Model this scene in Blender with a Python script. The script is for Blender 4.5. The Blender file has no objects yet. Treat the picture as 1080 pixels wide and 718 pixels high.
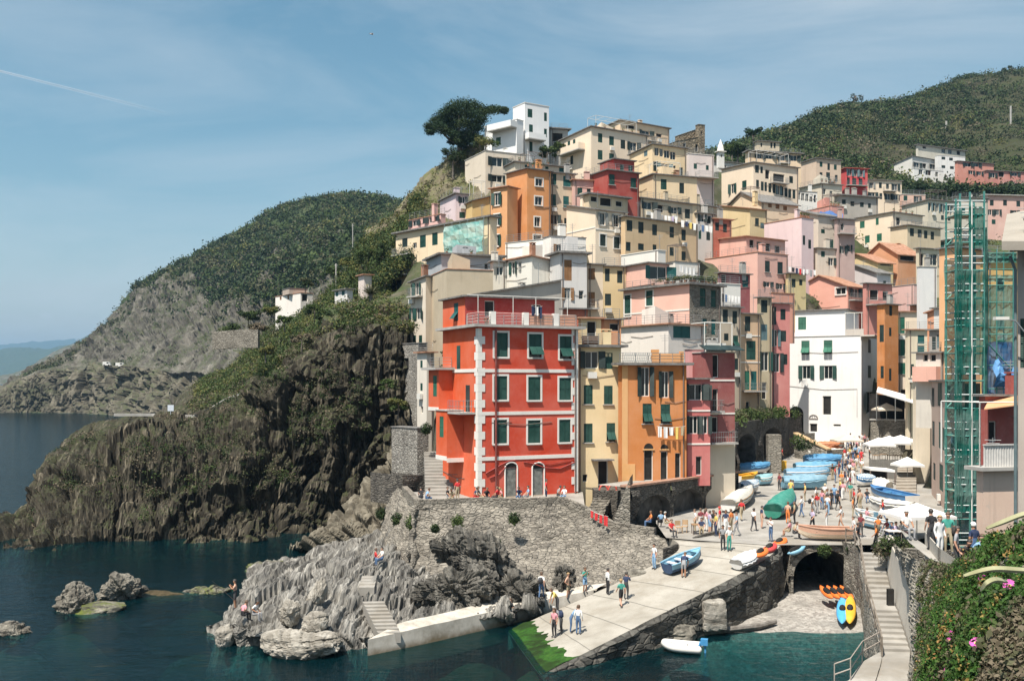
import bpy, math, random
import numpy as np
from mathutils import Vector, Matrix
from mathutils.bvhtree import BVHTree
random.seed(7)
RNG = np.random.default_rng(11)
SC = bpy.context.scene
COL = SC.collection
F = 1050.0       # focal length in photo pixels (35 mm lens on a 36 mm sensor, 1080 px wide)
CZ = 15.5        # eye height above the water
HOR = 403.0      # horizon row of the photo
R = math.radians
def P(px, py, D):
 return Vector(((px - 540) / F * D, D, CZ - (py - HOR) / F * D))
def Pz(px, py, z):
 return P(px, py, F * (CZ - z) / (py - HOR))
def ray(px, py):
 return Vector(((px - 540) / F, 1.0, -(py - HOR) / F))
CAM = Vector((0, 0, CZ))
def tag(o, label=None, cat=None, group=None, kind=None):
 if label: o['label'] = label
 if cat: o['category'] = cat
 if group: o['group'] = group
 if kind: o['kind'] = kind
 return o
def empty(name, loc, label=None, cat=None, group=None, rz=0.0):
 o = bpy.data.objects.new(name, None)
 o.empty_display_size = 0.3
 o.location = loc
 o.rotation_euler = (0, 0, rz)
 COL.objects.link(o)
 return tag(o, label, cat, group)
class MB:
 def __init__(s):
  s.v = []; s.f = []; s.m = []
 def add(s, vs, fs, m=0):
  b = len(s.v)
  s.v += [tuple(v) for v in vs]
  for f in fs:
   s.f.append([i + b for i in f]); s.m.append(m)
 def quad(s, a, b, c, d, m=0):
  s.add([a, b, c, d], [(0, 1, 2, 3)], m)
 def poly(s, pts, m=0):
  s.add(pts, [tuple(range(len(pts)))], m)
 def box8(s, p, m=0):      # p: 8 points, bottom ring then top ring
  s.add(p, [(3, 2, 1, 0), (4, 5, 6, 7), (0, 1, 5, 4), (1, 2, 6, 5), (2, 3, 7, 6), (3, 0, 4, 7)], m)
 def box(s, x0, x1, y0, y1, z0, z1, m=0, M=None):
  p = [Vector(q) for q in ((x0, y0, z0), (x1, y0, z0), (x1, y1, z0), (x0, y1, z0),
         (x0, y0, z1), (x1, y0, z1), (x1, y1, z1), (x0, y1, z1))]
  if M is not None: p = [M @ q for q in p]
  s.box8(p, m)
 def tube(s, pts, r, n=6, m=0, cap=True):
  pts = [Vector(p) for p in pts]
  rs = r if isinstance(r, (list, tuple)) else [r] * len(pts)
  rings = []
  for i, p in enumerate(pts):
   t = (pts[min(i + 1, len(pts) - 1)] - pts[max(i - 1, 0)])
   if t.length < 1e-9: t = Vector((0, 0, 1))
   t.normalize()
   a = Vector((0, 0, 1)) if abs(t.z) < 0.9 else Vector((1, 0, 0))
   u = t.cross(a).normalized(); w = t.cross(u)
   rings.append([p + (u * math.cos(k * 2 * math.pi / n) + w * math.sin(k * 2 * math.pi / n)) * rs[i] for k in range(n)])
  b = len(s.v)
  for rg in rings: s.v += [tuple(q) for q in rg]
  for i in range(len(rings) - 1):
   for k in range(n):
    k2 = (k + 1) % n
    s.f.append([b + i * n + k, b + i * n + k2, b + (i + 1) * n + k2, b + (i + 1) * n + k]); s.m.append(m)
  if cap:
   s.f.append([b + k for k in range(n)][::-1]); s.m.append(m)
   e = b + (len(rings) - 1) * n
   s.f.append([e + k for k in range(n)]); s.m.append(m)
 def build(s, name, mats, parent=None, origin=None, smooth=False, loc=None):
  me = bpy.data.meshes.new(name)
  o0 = Vector(origin) if origin is not None else Vector((0, 0, 0))
  me.from_pydata([(v[0] - o0.x, v[1] - o0.y, v[2] - o0.z) for v in s.v], [], s.f)
  if not isinstance(mats, (list, tuple)): mats = [mats]
  for m in mats: me.materials.append(m)
  if len(mats) > 1: me.polygons.foreach_set('material_index', s.m)
  if smooth: me.polygons.foreach_set('use_smooth', [True] * len(me.polygons))
  me.update()
  o = bpy.data.objects.new(name, me)
  COL.objects.link(o)
  if parent is not None: o.parent = parent
  if loc is not None: o.location = loc
  elif origin is not None and parent is None: o.location = o0
  return o
def np_mesh(name, V, Fq, mats, smooth=False, parent=None, midx=None, origin=None):
 V = np.asarray(V, dtype=np.float64).reshape(-1, 3)
 if origin is not None: V = V - np.array(origin)
 Fq = np.asarray(Fq, dtype=np.int32)
 k = Fq.shape[1]
 me = bpy.data.meshes.new(name)
 me.vertices.add(len(V)); me.vertices.foreach_set('co', V.astype(np.float32).ravel())
 me.loops.add(Fq.size); me.loops.foreach_set('vertex_index', Fq.ravel())
 me.polygons.add(len(Fq))
 me.polygons.foreach_set('loop_start', np.arange(0, Fq.size, k, dtype=np.int32))
 if not isinstance(mats, (list, tuple)): mats = [mats]
 for m in mats: me.materials.append(m)
 me.polygons.foreach_set('use_smooth', np.full(len(Fq), smooth))
 if midx is not None: me.polygons.foreach_set('material_index', np.asarray(midx, dtype=np.int32))
 me.update(calc_edges=True)
 o = bpy.data.objects.new(name, me); COL.objects.link(o)
 if parent is not None: o.parent = parent
 if origin is not None and parent is None: o.location = origin
 return o
def _hash(i, j, k):
 h = (i * 374761393 + j * 668265263 + k * 2147483647 + 1013904223) & 0xFFFFFFFF
 h = ((h ^ (h >> 13)) * 1274126177) & 0xFFFFFFFF
 h = ((h ^ (h >> 16)) * 2246822519) & 0xFFFFFFFF
 return ((h ^ (h >> 15)) & 0xFFFFFF) / float(0xFFFFFF)
def vnoise(p):
 p = np.asarray(p, dtype=np.float64)
 i = np.floor(p).astype(np.int64); f = p - i
 f = f * f * (3 - 2 * f)
 out = 0
 for a in (0, 1):
  for b in (0, 1):
   for c in (0, 1):
    w = (f[..., 0] if a else 1 - f[..., 0]) * (f[..., 1] if b else 1 - f[..., 1]) * (f[..., 2] if c else 1 - f[..., 2])
    out = out + w * _hash(i[..., 0] + a, i[..., 1] + b, i[..., 2] + c)
 return out * 2 - 1
def fbm(p, oct=4, gain=0.5, ridged=False):
 s = 0; a = 1.0; p = np.asarray(p, dtype=np.float64)
 for o in range(oct):
  n = vnoise(p + o * 17.3)
  if ridged: n = 1 - 2 * np.abs(n)
  s = s + a * n; a *= gain; p = p * 2.03
 return s
def catmull(A, n, axis):
 """resample the control grid A (rows, cols, 3) to n samples along axis with Catmull-Rom"""
 A = np.moveaxis(np.asarray(A, float), axis, 0)
 m = A.shape[0]
 t = np.linspace(0, m - 1, n); i = np.minimum(t.astype(int), m - 2); f = (t - i).reshape((-1,) + (1,) * (A.ndim - 1))
 g = lambda k: A[np.clip(k, 0, m - 1)]
 p0, p1, p2, p3 = g(i - 1), g(i), g(i + 1), g(i + 2)
 out = 0.5 * (2 * p1 + (p2 - p0) * f + (2 * p0 - 5 * p1 + 4 * p2 - p3) * f ** 2 + (3 * p1 - p0 - 3 * p2 + p3) * f ** 3)
 return np.moveaxis(out, 0, axis)
def grid_faces(nr, nc):
 a = np.arange(nr * nc).reshape(nr, nc)
 return np.stack([a[:-1, :-1], a[:-1, 1:], a[1:, 1:], a[1:, :-1]], -1).reshape(-1, 4)
def grid_normals(G):
 du = np.gradient(G, axis=1); dv = np.gradient(G, axis=0)
 n = np.cross(du, dv); n /= np.linalg.norm(n, axis=-1, keepdims=True) + 1e-9
 return n
def loft_grid(rows, nv, nu, disp=None, lin=False):
 A = np.array([[tuple(P(*q)) if not isinstance(q, Vector) else tuple(q) for q in r] for r in rows])
 G = catmull(catmull(A, nv, 0), nu, 1)
 if disp is not None:
  n = grid_normals(G)
  d = disp(G)
  G = G + n * d[..., None] if d.ndim == 2 else G + d
 return G
GROUND = []     # (name, verts, faces) used to drop people and boats on
def bvh_of(G):
 nr, nc = G.shape[:2]
 return BVHTree.FromPolygons([tuple(v) for v in G.reshape(-1, 3)], grid_faces(nr, nc).tolist())
def hit(px, py, trees=None):
 d = ray(px, py).normalized(); best = None
 for t in (trees or GROUND):
  h = t.ray_cast(CAM, d)
  if h[0] is not None and (best is None or (h[0] - CAM).length < (best - CAM).length): best = h[0]
 return best
MATS = {}
class NT:
 def __init__(s, name):
  s.m = bpy.data.materials.new(name); s.m.use_nodes = True
  s.t = s.m.node_tree; s.t.nodes.clear()
  s.out = s.n('ShaderNodeOutputMaterial')
 def n(s, typ, **kw):
  x = s.t.nodes.new(typ)
  for k, v in kw.items():
   if k.startswith('i_'):
    x.inputs[k[2:].replace('_', ' ')].default_value = v
   else: setattr(x, k, v)
  return x
 def l(s, a, b): s.t.links.new(a, b)
 def ramp(s, fac, stops, interp='LINEAR'):
  r = s.n('ShaderNodeValToRGB'); e = r.color_ramp.elements
  r.color_ramp.interpolation = interp
  while len(e) < len(stops): e.new(0.5)
  for q, (p, c) in zip(e, stops):
   q.position = p; q.color = (c[0], c[1], c[2], 1) if not isinstance(c, (int, float)) else (c, c, c, 1)
  s.l(fac, r.inputs[0]); return r.outputs[0]
 def pos(s, scale=(1, 1, 1), rot=(0, 0, 0), coord='world'):
  if coord == 'world': o = s.n('ShaderNodeNewGeometry').outputs['Position']
  else: o = s.n('ShaderNodeTexCoord').outputs['Object']
  mp = s.n('ShaderNodeMapping'); mp.inputs['Scale'].default_value = scale; mp.inputs['Rotation'].default_value = rot
  s.l(o, mp.inputs[0]); return mp.outputs[0]
 def noise(s, vec, scale, detail=5, rough=0.55, dist=0.0):
  x = s.n('ShaderNodeTexNoise'); x.inputs['Scale'].default_value = scale; x.inputs['Detail'].default_value = detail
  x.inputs['Roughness'].default_value = rough; x.inputs['Distortion'].default_value = dist
  s.l(vec, x.inputs['Vector']); return x.outputs['Fac']
 def mix(s, fac, a, b, mode='MIX'):
  x = s.n('ShaderNodeMix', data_type='RGBA', blend_type=mode)
  for v, k in ((fac, 0), (a, 6), (b, 7)):
   if hasattr(v, 'is_linked'): s.l(v, x.inputs[k])
   else: x.inputs[k].default_value = v if k == 0 else (v[0], v[1], v[2], 1)
  return x.outputs[2]
 def math(s, op, a, b=0.5):
  x = s.n('ShaderNodeMath', operation=op)
  for v, k in ((a, 0), (b, 1)):
   if hasattr(v, 'is_linked'): s.l(v, x.inputs[k])
   else: x.inputs[k].default_value = v
  return x.outputs[0]
 def bsdf(s, col, rough=0.8, bump=None, bstr=0.3, bdist=0.05, spec=0.3, metal=0.0, **kw):
  b = s.n('ShaderNodeBsdfPrincipled')
  if hasattr(col, 'is_linked'): s.l(col, b.inputs['Base Color'])
  else: b.inputs['Base Color'].default_value = (col[0], col[1], col[2], 1)
  if hasattr(rough, 'is_linked'): s.l(rough, b.inputs['Roughness'])
  else: b.inputs['Roughness'].default_value = rough
  b.inputs['Specular IOR Level'].default_value = spec; b.inputs['Metallic'].default_value = metal
  for k, v in kw.items(): b.inputs[k.replace('_', ' ')].default_value = v
  if bump is not None:
   bp = s.n('ShaderNodeBump'); bp.inputs['Strength'].default_value = bstr; bp.inputs['Distance'].default_value = bdist
   s.l(bump, bp.inputs['Height']); s.l(bp.outputs[0], b.inputs['Normal'])
  s.l(b.outputs[0], s.out.inputs[0]); return b
def sc3(c, k): return (c[0] * k, c[1] * k, c[2] * k)
def mx(a, b, t): return tuple(x * (1 - t) + y * t for x, y in zip(a, b))
def plaster(key, c, dirt=0.5, seed=0.0):
 k = ('pl', key)
 if k in MATS: return MATS[k]
 t = NT('plaster_' + key)
 v = t.pos()
 off = t.n('ShaderNodeVectorMath', operation='ADD'); off.inputs[1].default_value = (seed * 7.1, seed * 3.3, seed * 1.7)
 t.l(v, off.inputs[0]); v = off.outputs[0]
 big = t.noise(v, 0.35, 4, 0.6)
 vs = t.n('ShaderNodeMapping'); vs.inputs['Scale'].default_value = (1.6, 1.6, 0.12); t.l(v, vs.inputs[0])
 st = t.noise(vs.outputs[0], 1.0, 5, 0.65)
 fine = t.noise(v, 5.0, 4, 0.6)
 c1 = t.mix(t.ramp(big, [(0.3, 0), (0.7, 1)]), sc3(c, 0.9), mx(c, (0.84, 0.76, 0.64), 0.12))
 d = mx(sc3(c, 0.55), (0.2, 0.17, 0.14), 0.4)
 c2 = t.mix(t.ramp(st, [(0.54, 0), (0.8, dirt * .7)]), c1, d)
 c3 = t.mix(t.ramp(fine, [(0.55, 0), (0.75, dirt * 0.45)]), c2, mx(c, (0.55, 0.5, 0.44), 0.5))
 pt = t.ramp(t.noise(v, 0.9, 8, 0.7), [(0.63, 0), (0.66, dirt * 0.75)])
 c4 = t.mix(pt, c3, mx(c, (0.42, 0.38, 0.33), 0.55))
 t.bsdf(c4, 0.9, fine, 0.25, 0.02, 0.15)
 MATS[k] = t.m; return t.m
def stonewall(key, ca, cb, mortar, scale=2.2, flat=2.2, bstr=0.8):
 k = ('st', key)
 if k in MATS: return MATS[k]
 t = NT('stone_' + key)
 v = t.pos((1, 1, flat))
 dn = t.n('ShaderNodeTexNoise'); dn.inputs['Scale'].default_value = 1.3; t.l(v, dn.inputs['Vector'])
 ad = t.n('ShaderNodeMixRGB'); ad.blend_type = 'ADD'; ad.inputs[0].default_value = 0.22; t.l(v, ad.inputs[1]); t.l(dn.outputs['Color'], ad.inputs[2])
 vo = t.n('ShaderNodeTexVoronoi', feature='DISTANCE_TO_EDGE'); vo.inputs['Scale'].default_value = scale; t.l(ad.outputs[0], vo.inputs['Vector'])
 vc = t.n('ShaderNodeTexVoronoi'); vc.inputs['Scale'].default_value = scale; t.l(ad.outputs[0], vc.inputs['Vector'])
 sep = t.n('ShaderNodeSeparateColor'); t.l(vc.outputs['Color'], sep.inputs[0])
 cell = t.mix(sep.outputs[0], ca, cb)
 n = t.noise(t.pos(), 0.5, 6, 0.65)
 cell = t.mix(t.ramp(n, [(0.4, 0), (0.7, 0.6)]), cell, mx(ca, cb, 0.3))
 fine = t.noise(t.pos(), 7, 5, 0.7)
 cell = t.mix(t.ramp(fine, [(0.45, 0), (0.75, 0.5)]), cell, sc3(ca, 0.5))
 pm = t.ramp(t.noise(t.pos(), .28, 7, .7), [(.5, 0), (.6, .85)])
 edge = t.ramp(vo.outputs['Distance'], [(0.0, 0), (0.07, 1)])
 c = t.mix(edge, mortar, cell); c = t.mix(pm, c, mx(mortar, cb, .55)); c = t.mix(t.ramp(t.noise(t.pos((1, 1, .2)), .9, 5, .6), [(.5, 0), (.7, .5)]), c, sc3(ca, .6))
 h = t.math('ADD', t.math('MULTIPLY', t.ramp(vo.outputs['Distance'], [(0, 0), (0.16, 1)]), 1.0), t.math('MULTIPLY', fine, 0.5))
 t.bsdf(c, 0.92, h, bstr, 0.12, 0.15)
 MATS[k] = t.m; return t.m
def simple(key, c, rough=0.6, var=0.15, scale=3.0, spec=0.4, metal=0.0, bump=0.1, coord='world', **kw):
 k = ('si', key)
 if k in MATS: return MATS[k]
 t = NT(key)
 v = t.pos(coord=coord)
 n = t.noise(v, scale, 5, 0.6)
 c1 = t.mix(t.ramp(n, [(0.3, 0), (0.7, 1)]), sc3(c, 1 - var), mx(c, (0.6, 0.58, 0.55), var * 0.5))
 t.bsdf(c1, rough, n if bump else None, bump, 0.03, spec, metal, **kw)
 MATS[k] = t.m; return t.m
def louvre(key, c):
 k = ('lv', key)
 if k in MATS: return MATS[k]
 t = NT('louvre_' + key)
 w = t.n('ShaderNodeTexWave', wave_type='BANDS', bands_direction='Z'); w.inputs['Scale'].default_value = 3.6
 w.inputs['Distortion'].default_value = 0.0
 t.l(t.pos(), w.inputs['Vector'])
 n = t.noise(t.pos(), 0.8, 4, 0.6)
 col = t.mix(t.ramp(n, [(0.35, 0), (0.65, 1)]), sc3(c, 0.72), mx(c, (0.2, 0.26, 0.24), 0.1))
 t.bsdf(col, 0.55, w.outputs['Fac'], 0.6, 0.03, 0.35)
 MATS[k] = t.m; return t.m
def foliage_mat(key, ca, cb, cc=None, trans=0.25):
 k = ('fo', key)
 if k in MATS: return MATS[k]
 t = NT('foliage_' + key)
 g = t.n('ShaderNodeNewGeometry')
 n = t.noise(t.pos(), 0.25, 3, 0.6)
 a = t.mix(g.outputs['Random Per Island'], ca, cb)
 c = t.mix(t.ramp(n, [(0.35, 0), (0.65, 0.7)]), a, cc or sc3(cb, 0.8))
 b = t.n('ShaderNodeBsdfPrincipled'); t.l(c, b.inputs['Base Color']); b.inputs['Roughness'].default_value = 0.65
 b.inputs['Specular IOR Level'].default_value = 0.15
 tr = t.n('ShaderNodeBsdfTranslucent'); t.l(c, tr.inputs[0])
 ms = t.n('ShaderNodeMixShader'); ms.inputs[0].default_value = trans
 t.l(b.outputs[0], ms.inputs[1]); t.l(tr.outputs[0], ms.inputs[2]); t.l(ms.outputs[0], t.out.inputs[0])
 MATS[k] = t.m; return t.m
def rockmat(key, ca, cb, cc, stretch=(1, 1, 1), rot=(0, 0, 0), s=0.6, green=None, gz=None, bstr=0.9, bd=0.35, lines=None):
 k = ('rk', key)
 if k in MATS: return MATS[k]
 t = NT('rock_' + key)
 v = t.pos(stretch, rot)
 n1 = t.noise(v, s, 8, 0.68, 0.6)
 n2 = t.noise(t.pos(), s * 0.25, 6, 0.6)
 n3 = t.noise(v, s * 6, 6, 0.7)
 c = t.ramp(n1, [(0.28, sc3(ca, 0.55)), (0.45, ca), (0.58, cb), (0.75, cc)])
 c = t.mix(t.ramp(n3, [(0.42, 0), (0.7, 0.65)]), c, sc3(ca, 0.8))
 c = t.mix(t.ramp(n2, [(0.4, 0), (0.62, 0.55)]), c, mx(cb, ca, 0.4))
 n4 = None
 if lines:
  n4 = t.noise(t.pos((lines, lines * .1, lines * .06), rot), 1.0, 4, .75, .25)
  c = t.mix(t.ramp(n4, [(.33, .9), (.45, 0)]), c, sc3(ca, .25)); c = t.mix(t.ramp(n4, [(.56, 0), (.66, .75)]), c, mx(cb, cc, .7))
 if green:
  g = t.noise(t.pos(), s * 0.6, 8, 0.7)
  nz = t.n('ShaderNodeSeparateXYZ'); t.l(t.n('ShaderNodeNewGeometry').outputs['Normal'], nz.inputs[0])
  f = t.math('MULTIPLY', t.ramp(g, [(0.42, 0), (0.58, 1)]), t.ramp(nz.outputs[2], [(gz[0], 0), (gz[1], 1)]))
  c = t.mix(f, c, green)
 h = t.math('ADD', n1, t.math('MULTIPLY', n3, 0.4))
 if n4 is not None: h = t.math('ADD', h, t.math('MULTIPLY', n4, .8))
 t.bsdf(c, 0.9, h, bstr, bd, 0.2)
 MATS[k] = t.m; return t.m
def leaf_cloud(name, centers, radii, nleaf, size, mats, squash=0.75, parent=None, origin=None, shell=0.5, rng=RNG):
 C = np.asarray(centers, float).reshape(-1, 3); n = len(C)
 rad = np.broadcast_to(np.asarray(radii, float), (n,))
 N = n * nleaf
 d = rng.normal(size=(N, 3)); d /= np.linalg.norm(d, axis=1, keepdims=True)
 rr = (shell + (1 - shell) * rng.random(N)) * rng.uniform(0.75, 1.15, N)
 cen = np.repeat(C, nleaf, 0); rd = np.repeat(rad, nleaf)
 pos = cen + d * (rr * rd)[:, None] * np.array([1, 1, squash])
 nrm = d * 0.7 + rng.normal(size=(N, 3)) * 0.6; nrm[:, 2] += 0.25
 nrm /= np.linalg.norm(nrm, axis=1, keepdims=True)
 a = np.cross(nrm, rng.normal(size=(N, 3))); a /= np.linalg.norm(a, axis=1, keepdims=True) + 1e-9
 b = np.cross(nrm, a)
 sz = (np.asarray(size) if np.ndim(size) == 0 else np.repeat(np.broadcast_to(size, (n,)), nleaf)) * rng.uniform(0.55, 1.35, N)
 a = a * sz[:, None]; b = b * (sz * 0.62)[:, None]
 V = np.stack([pos - a * 0.5, pos + b * 0.5 - a * 0.1, pos + a * 0.5, pos - b * 0.5 - a * 0.1], 1).reshape(-1, 3)
 Fq = np.arange(N * 4).reshape(-1, 4)
 mi = None
 if isinstance(mats, (list, tuple)) and len(mats) > 1:
  mi = np.repeat(rng.integers(0, len(mats), n), nleaf)
 return np_mesh(name, V, Fq, mats, False, parent, mi, origin)
SUN_AZ, SUN_EL = 58.0, 62.0
hx, hy = -math.cos(R(SUN_AZ)), -math.sin(R(SUN_AZ))
SUN = Vector((hx * math.cos(R(SUN_EL)), hy * math.cos(R(SUN_EL)), math.sin(R(SUN_EL))))
w = bpy.data.worlds.new('World'); SC.world = w; w.use_nodes = True
nt = w.node_tree; nt.nodes.clear()
def wn(t, **kw):
 x = nt.nodes.new(t)
 for k, v in kw.items(): setattr(x, k, v)
 return x
sky = wn('ShaderNodeTexSky', sky_type='NISHITA', sun_disc=False, sun_elevation=R(SUN_EL), sun_rotation=math.atan2(hx, hy),
   altitude=0.0, air_density=1.15, dust_density=1.4, ozone_density=1.6)
tc = wn('ShaderNodeTexCoord')
mp = wn('ShaderNodeMapping'); mp.inputs['Scale'].default_value = (1.3, 1.3, 5.5); mp.inputs['Rotation'].default_value = (0.15, -0.22, 0.3)
nt.links.new(tc.outputs['Generated'], mp.inputs[0])
no = wn('ShaderNodeTexNoise'); no.inputs['Scale'].default_value = 1.5; no.inputs['Detail'].default_value = 9; no.inputs['Roughness'].default_value = 0.58; no.inputs['Distortion'].default_value = 0.7
nt.links.new(mp.outputs[0], no.inputs['Vector'])
rp = wn('ShaderNodeValToRGB'); rp.color_ramp.elements[0].position = 0.38; rp.color_ramp.elements[0].color = (0, 0, 0, 1)
rp.color_ramp.elements[1].position = 0.80; rp.color_ramp.elements[1].color = (0.66, 0.66, 0.66, 1)
nt.links.new(no.outputs['Fac'], rp.inputs[0])
d0 = ray(50, 332).normalized()
sub = wn('ShaderNodeVectorMath', operation='SUBTRACT'); sub.inputs[1].default_value = d0
nt.links.new(tc.outputs['Generated'], sub.inputs[0])
m2 = wn('ShaderNodeMapping'); m2.inputs['Scale'].default_value = (52, 52, 120)
nt.links.new(sub.outputs[0], m2.inputs[0])
n2 = wn('ShaderNodeTexNoise'); n2.inputs['Scale'].default_value = 90; n2.inputs['Detail'].default_value = 5
nt.links.new(tc.outputs['Generated'], n2.inputs['Vector'])
ln = wn('ShaderNodeVectorMath', operation='LENGTH'); nt.links.new(m2.outputs[0], ln.inputs[0])
md = wn('ShaderNodeMath', operation='MULTIPLY_ADD'); nt.links.new(n2.outputs['Fac'], md.inputs[0]); md.inputs[1].default_value = 1.6
nt.links.new(ln.outputs['Value'], md.inputs[2])
r2 = wn('ShaderNodeValToRGB'); r2.color_ramp.elements[0].position = 0.55; r2.color_ramp.elements[0].color = (0.4, 0.4, 0.4, 1)
r2.color_ramp.elements[1].position = 1.0; r2.color_ramp.elements[1].color = (0, 0, 0, 1)
md2 = wn('ShaderNodeMath', operation='MULTIPLY'); nt.links.new(md.outputs[0], md2.inputs[0]); md2.inputs[1].default_value = 0.56
nt.links.new(md2.outputs[0], r2.inputs[0])
mxm = wn('ShaderNodeMath', operation='MAXIMUM'); nt.links.new(rp.outputs[0], mxm.inputs[0]); nt.links.new(r2.outputs[0], mxm.inputs[1])
mixc = wn('ShaderNodeMix', data_type='RGBA'); mixc.inputs[7].default_value = (6.0, 6.5, 6.9, 1)
nt.links.new(mxm.outputs[0], mixc.inputs[0])
hsv = wn('ShaderNodeHueSaturation'); hsv.inputs['Saturation'].default_value = 1.14; hsv.inputs['Hue'].default_value = 0.475
nt.links.new(sky.outputs[0], hsv.inputs['Color']); nt.links.new(hsv.outputs[0], mixc.inputs[6])
bg = wn('ShaderNodeBackground'); bg.inputs[1].default_value = 0.078
nt.links.new(mixc.outputs[2], bg.inputs[0])
wo = wn('ShaderNodeOutputWorld'); nt.links.new(bg.outputs[0], wo.inputs[0])
sl = bpy.data.lights.new('sun', 'SUN'); sl.energy = 5.0; sl.angle = R(0.55); sl.color = (1.0, 0.94, 0.84)
so = bpy.data.objects.new('sun', sl); COL.objects.link(so)
so.rotation_euler = SUN.to_track_quat('Z', 'Y').to_euler(); so.location = (-60, -60, 150)
cam = bpy.data.cameras.new('camera'); cam.lens = 35.0; cam.sensor_width = 36.0; cam.clip_end = 60000; cam.clip_start = 0.2
cam.shift_y = (HOR - 359.0) / 1080.0
co = bpy.data.objects.new('camera', cam); COL.objects.link(co)
co.location = CAM; co.rotation_euler = (R(90), 0, 0); SC.camera = co
SC.view_settings.view_transform = 'Standard'; SC.view_settings.look = 'None'
SC.view_settings.exposure = 0.64; SC.view_settings.gamma = 1.0; SC.view_settings.use_curve_mapping = False
SC.render.engine = 'CYCLES'
SC.cycles.use_denoising = True
SC.cycles.max_bounces = 6; SC.cycles.diffuse_bounces = 3; SC.cycles.glossy_bounces = 2; SC.cycles.transmission_bounces = 4
SC.cycles.transparent_max_bounces = 10; SC.cycles.volume_bounces = 0
SC.cycles.caustics_reflective = False; SC.cycles.caustics_refractive = False
def make_water():
 t = NT('sea_water')
 v = t.pos((1.0, 1.7, 1))
 a = t.noise(v, 0.22, 3, 0.6, 0.4); b = t.noise(v, 1.5, 4, 0.6, 0.5)
 h = t.math('ADD', t.math('MULTIPLY', a, 1.6), t.math('MULTIPLY', b, 0.55))
 bp = t.n('ShaderNodeBump'); bp.inputs['Strength'].default_value = 0.35; bp.inputs['Distance'].default_value = 0.35; t.l(h, bp.inputs['Height'])
 tr = t.n('ShaderNodeBsdfTransparent'); tr.inputs[0].default_value = (0.45, 0.76, 0.76, 1)
 df = t.n('ShaderNodeBsdfDiffuse'); df.inputs[0].default_value = (0.002, 0.023, 0.03, 1)
 gl = t.n('ShaderNodeBsdfGlossy'); gl.inputs['Roughness'].default_value = 0.07; t.l(bp.outputs[0], gl.inputs['Normal'])
 fr = t.n('ShaderNodeFresnel'); fr.inputs['IOR'].default_value = 1.33; t.l(bp.outputs[0], fr.inputs['Normal'])
 m1 = t.n('ShaderNodeMixShader'); m1.inputs[0].default_value = 0.34; t.l(tr.outputs[0], m1.inputs[1]); t.l(df.outputs[0], m1.inputs[2])
 m2 = t.n('ShaderNodeMixShader'); t.l(t.math('MULTIPLY', fr.outputs[0], 0.6), m2.inputs[0]); t.l(m1.outputs[0], m2.inputs[1]); t.l(gl.outputs[0], m2.inputs[2])
 t.l(m2.outputs[0], t.out.inputs[0])
 ab = t.n('ShaderNodeVolumeAbsorption'); ab.inputs[0].default_value = (0.12, 0.64, 0.66, 1); ab.inputs[1].default_value = 0.34
 t.l(ab.outputs[0], t.out.inputs['Volume'])
 return t.m
mb = MB(); mb.box(-16000, 16000, 8, 24000, -30, 0)
tag(mb.build('sea', make_water()), 'dark teal sea filling the cove and reaching the horizon', 'sea', kind='structure')
def seabed():
 xs = np.linspace(-150, 60, 300); ys = np.linspace(20, 175, 230)
 X, Y = np.meshgrid(xs, ys)
 z = np.full_like(X, -7.5) + 1.6 * fbm(np.stack([X * .06, Y * .06, X * 0], -1), 4)
 for px, py, hgt, rx, ry in [(95, 640, 6.6, 7, 3.0), (60, 655, 6.4, 6, 3.0), (150, 628, 6.4, 7, 2.6), (205, 628, 6.9, 5, 2.4), (20, 670, 6.6, 5, 3), (60, 690, 4.6, 7, 4), (240, 690, 5.6, 9, 4),
        (210, 668, 6.1, 4, 3), (300, 695, 5.4, 9, 4), (380, 705, 4.6, 8, 4), (500, 690, 6.9, 6, 5.0), (560, 700, 6.7, 3.5, 5.5),
        (455, 700, 5.6, 6, 4), (640, 715, 5.2, 6, 4), (770, 700, 4.2, 9, 4), (840, 690, 5.0, 7, 4), (740, 680, 5.0, 6, 2)]:
  c = Pz(px, py, -0.3)
  z = np.maximum(z, -7.5 + hgt * np.exp(-((X - c.x) / rx) ** 2 - ((Y - c.y) / ry) ** 2) + 0.55 * fbm(np.stack([X * .35, Y * .35, X * 0 + 3], -1), 5))
 G = np.stack([X, Y, np.minimum(z, -0.18)], -1)
 t = NT('sea_bed_rock')
 n = t.noise(t.pos(), 0.35, 8, 0.7); n2 = t.noise(t.pos(), 0.12, 3, 0.6)
 c = t.ramp(n, [(0.35, (0.02, 0.03, 0.02)), (0.5, (0.09, 0.075, 0.04)), (0.62, (0.15, 0.12, 0.07)), (0.75, (0.2, 0.18, 0.1))])
 c = t.mix(t.ramp(n2, [(0.45, 0), (0.65, 0.7)]), c, (0.05, 0.06, 0.03))
 t.bsdf(c, 0.95, n, 0.5, 0.2)
 tag(np_mesh('seabed', G, grid_faces(*G.shape[:2]), t.m), 'brown weedy rock bed under the clear water of the cove', 'sea bed', kind='structure')
seabed()
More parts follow.
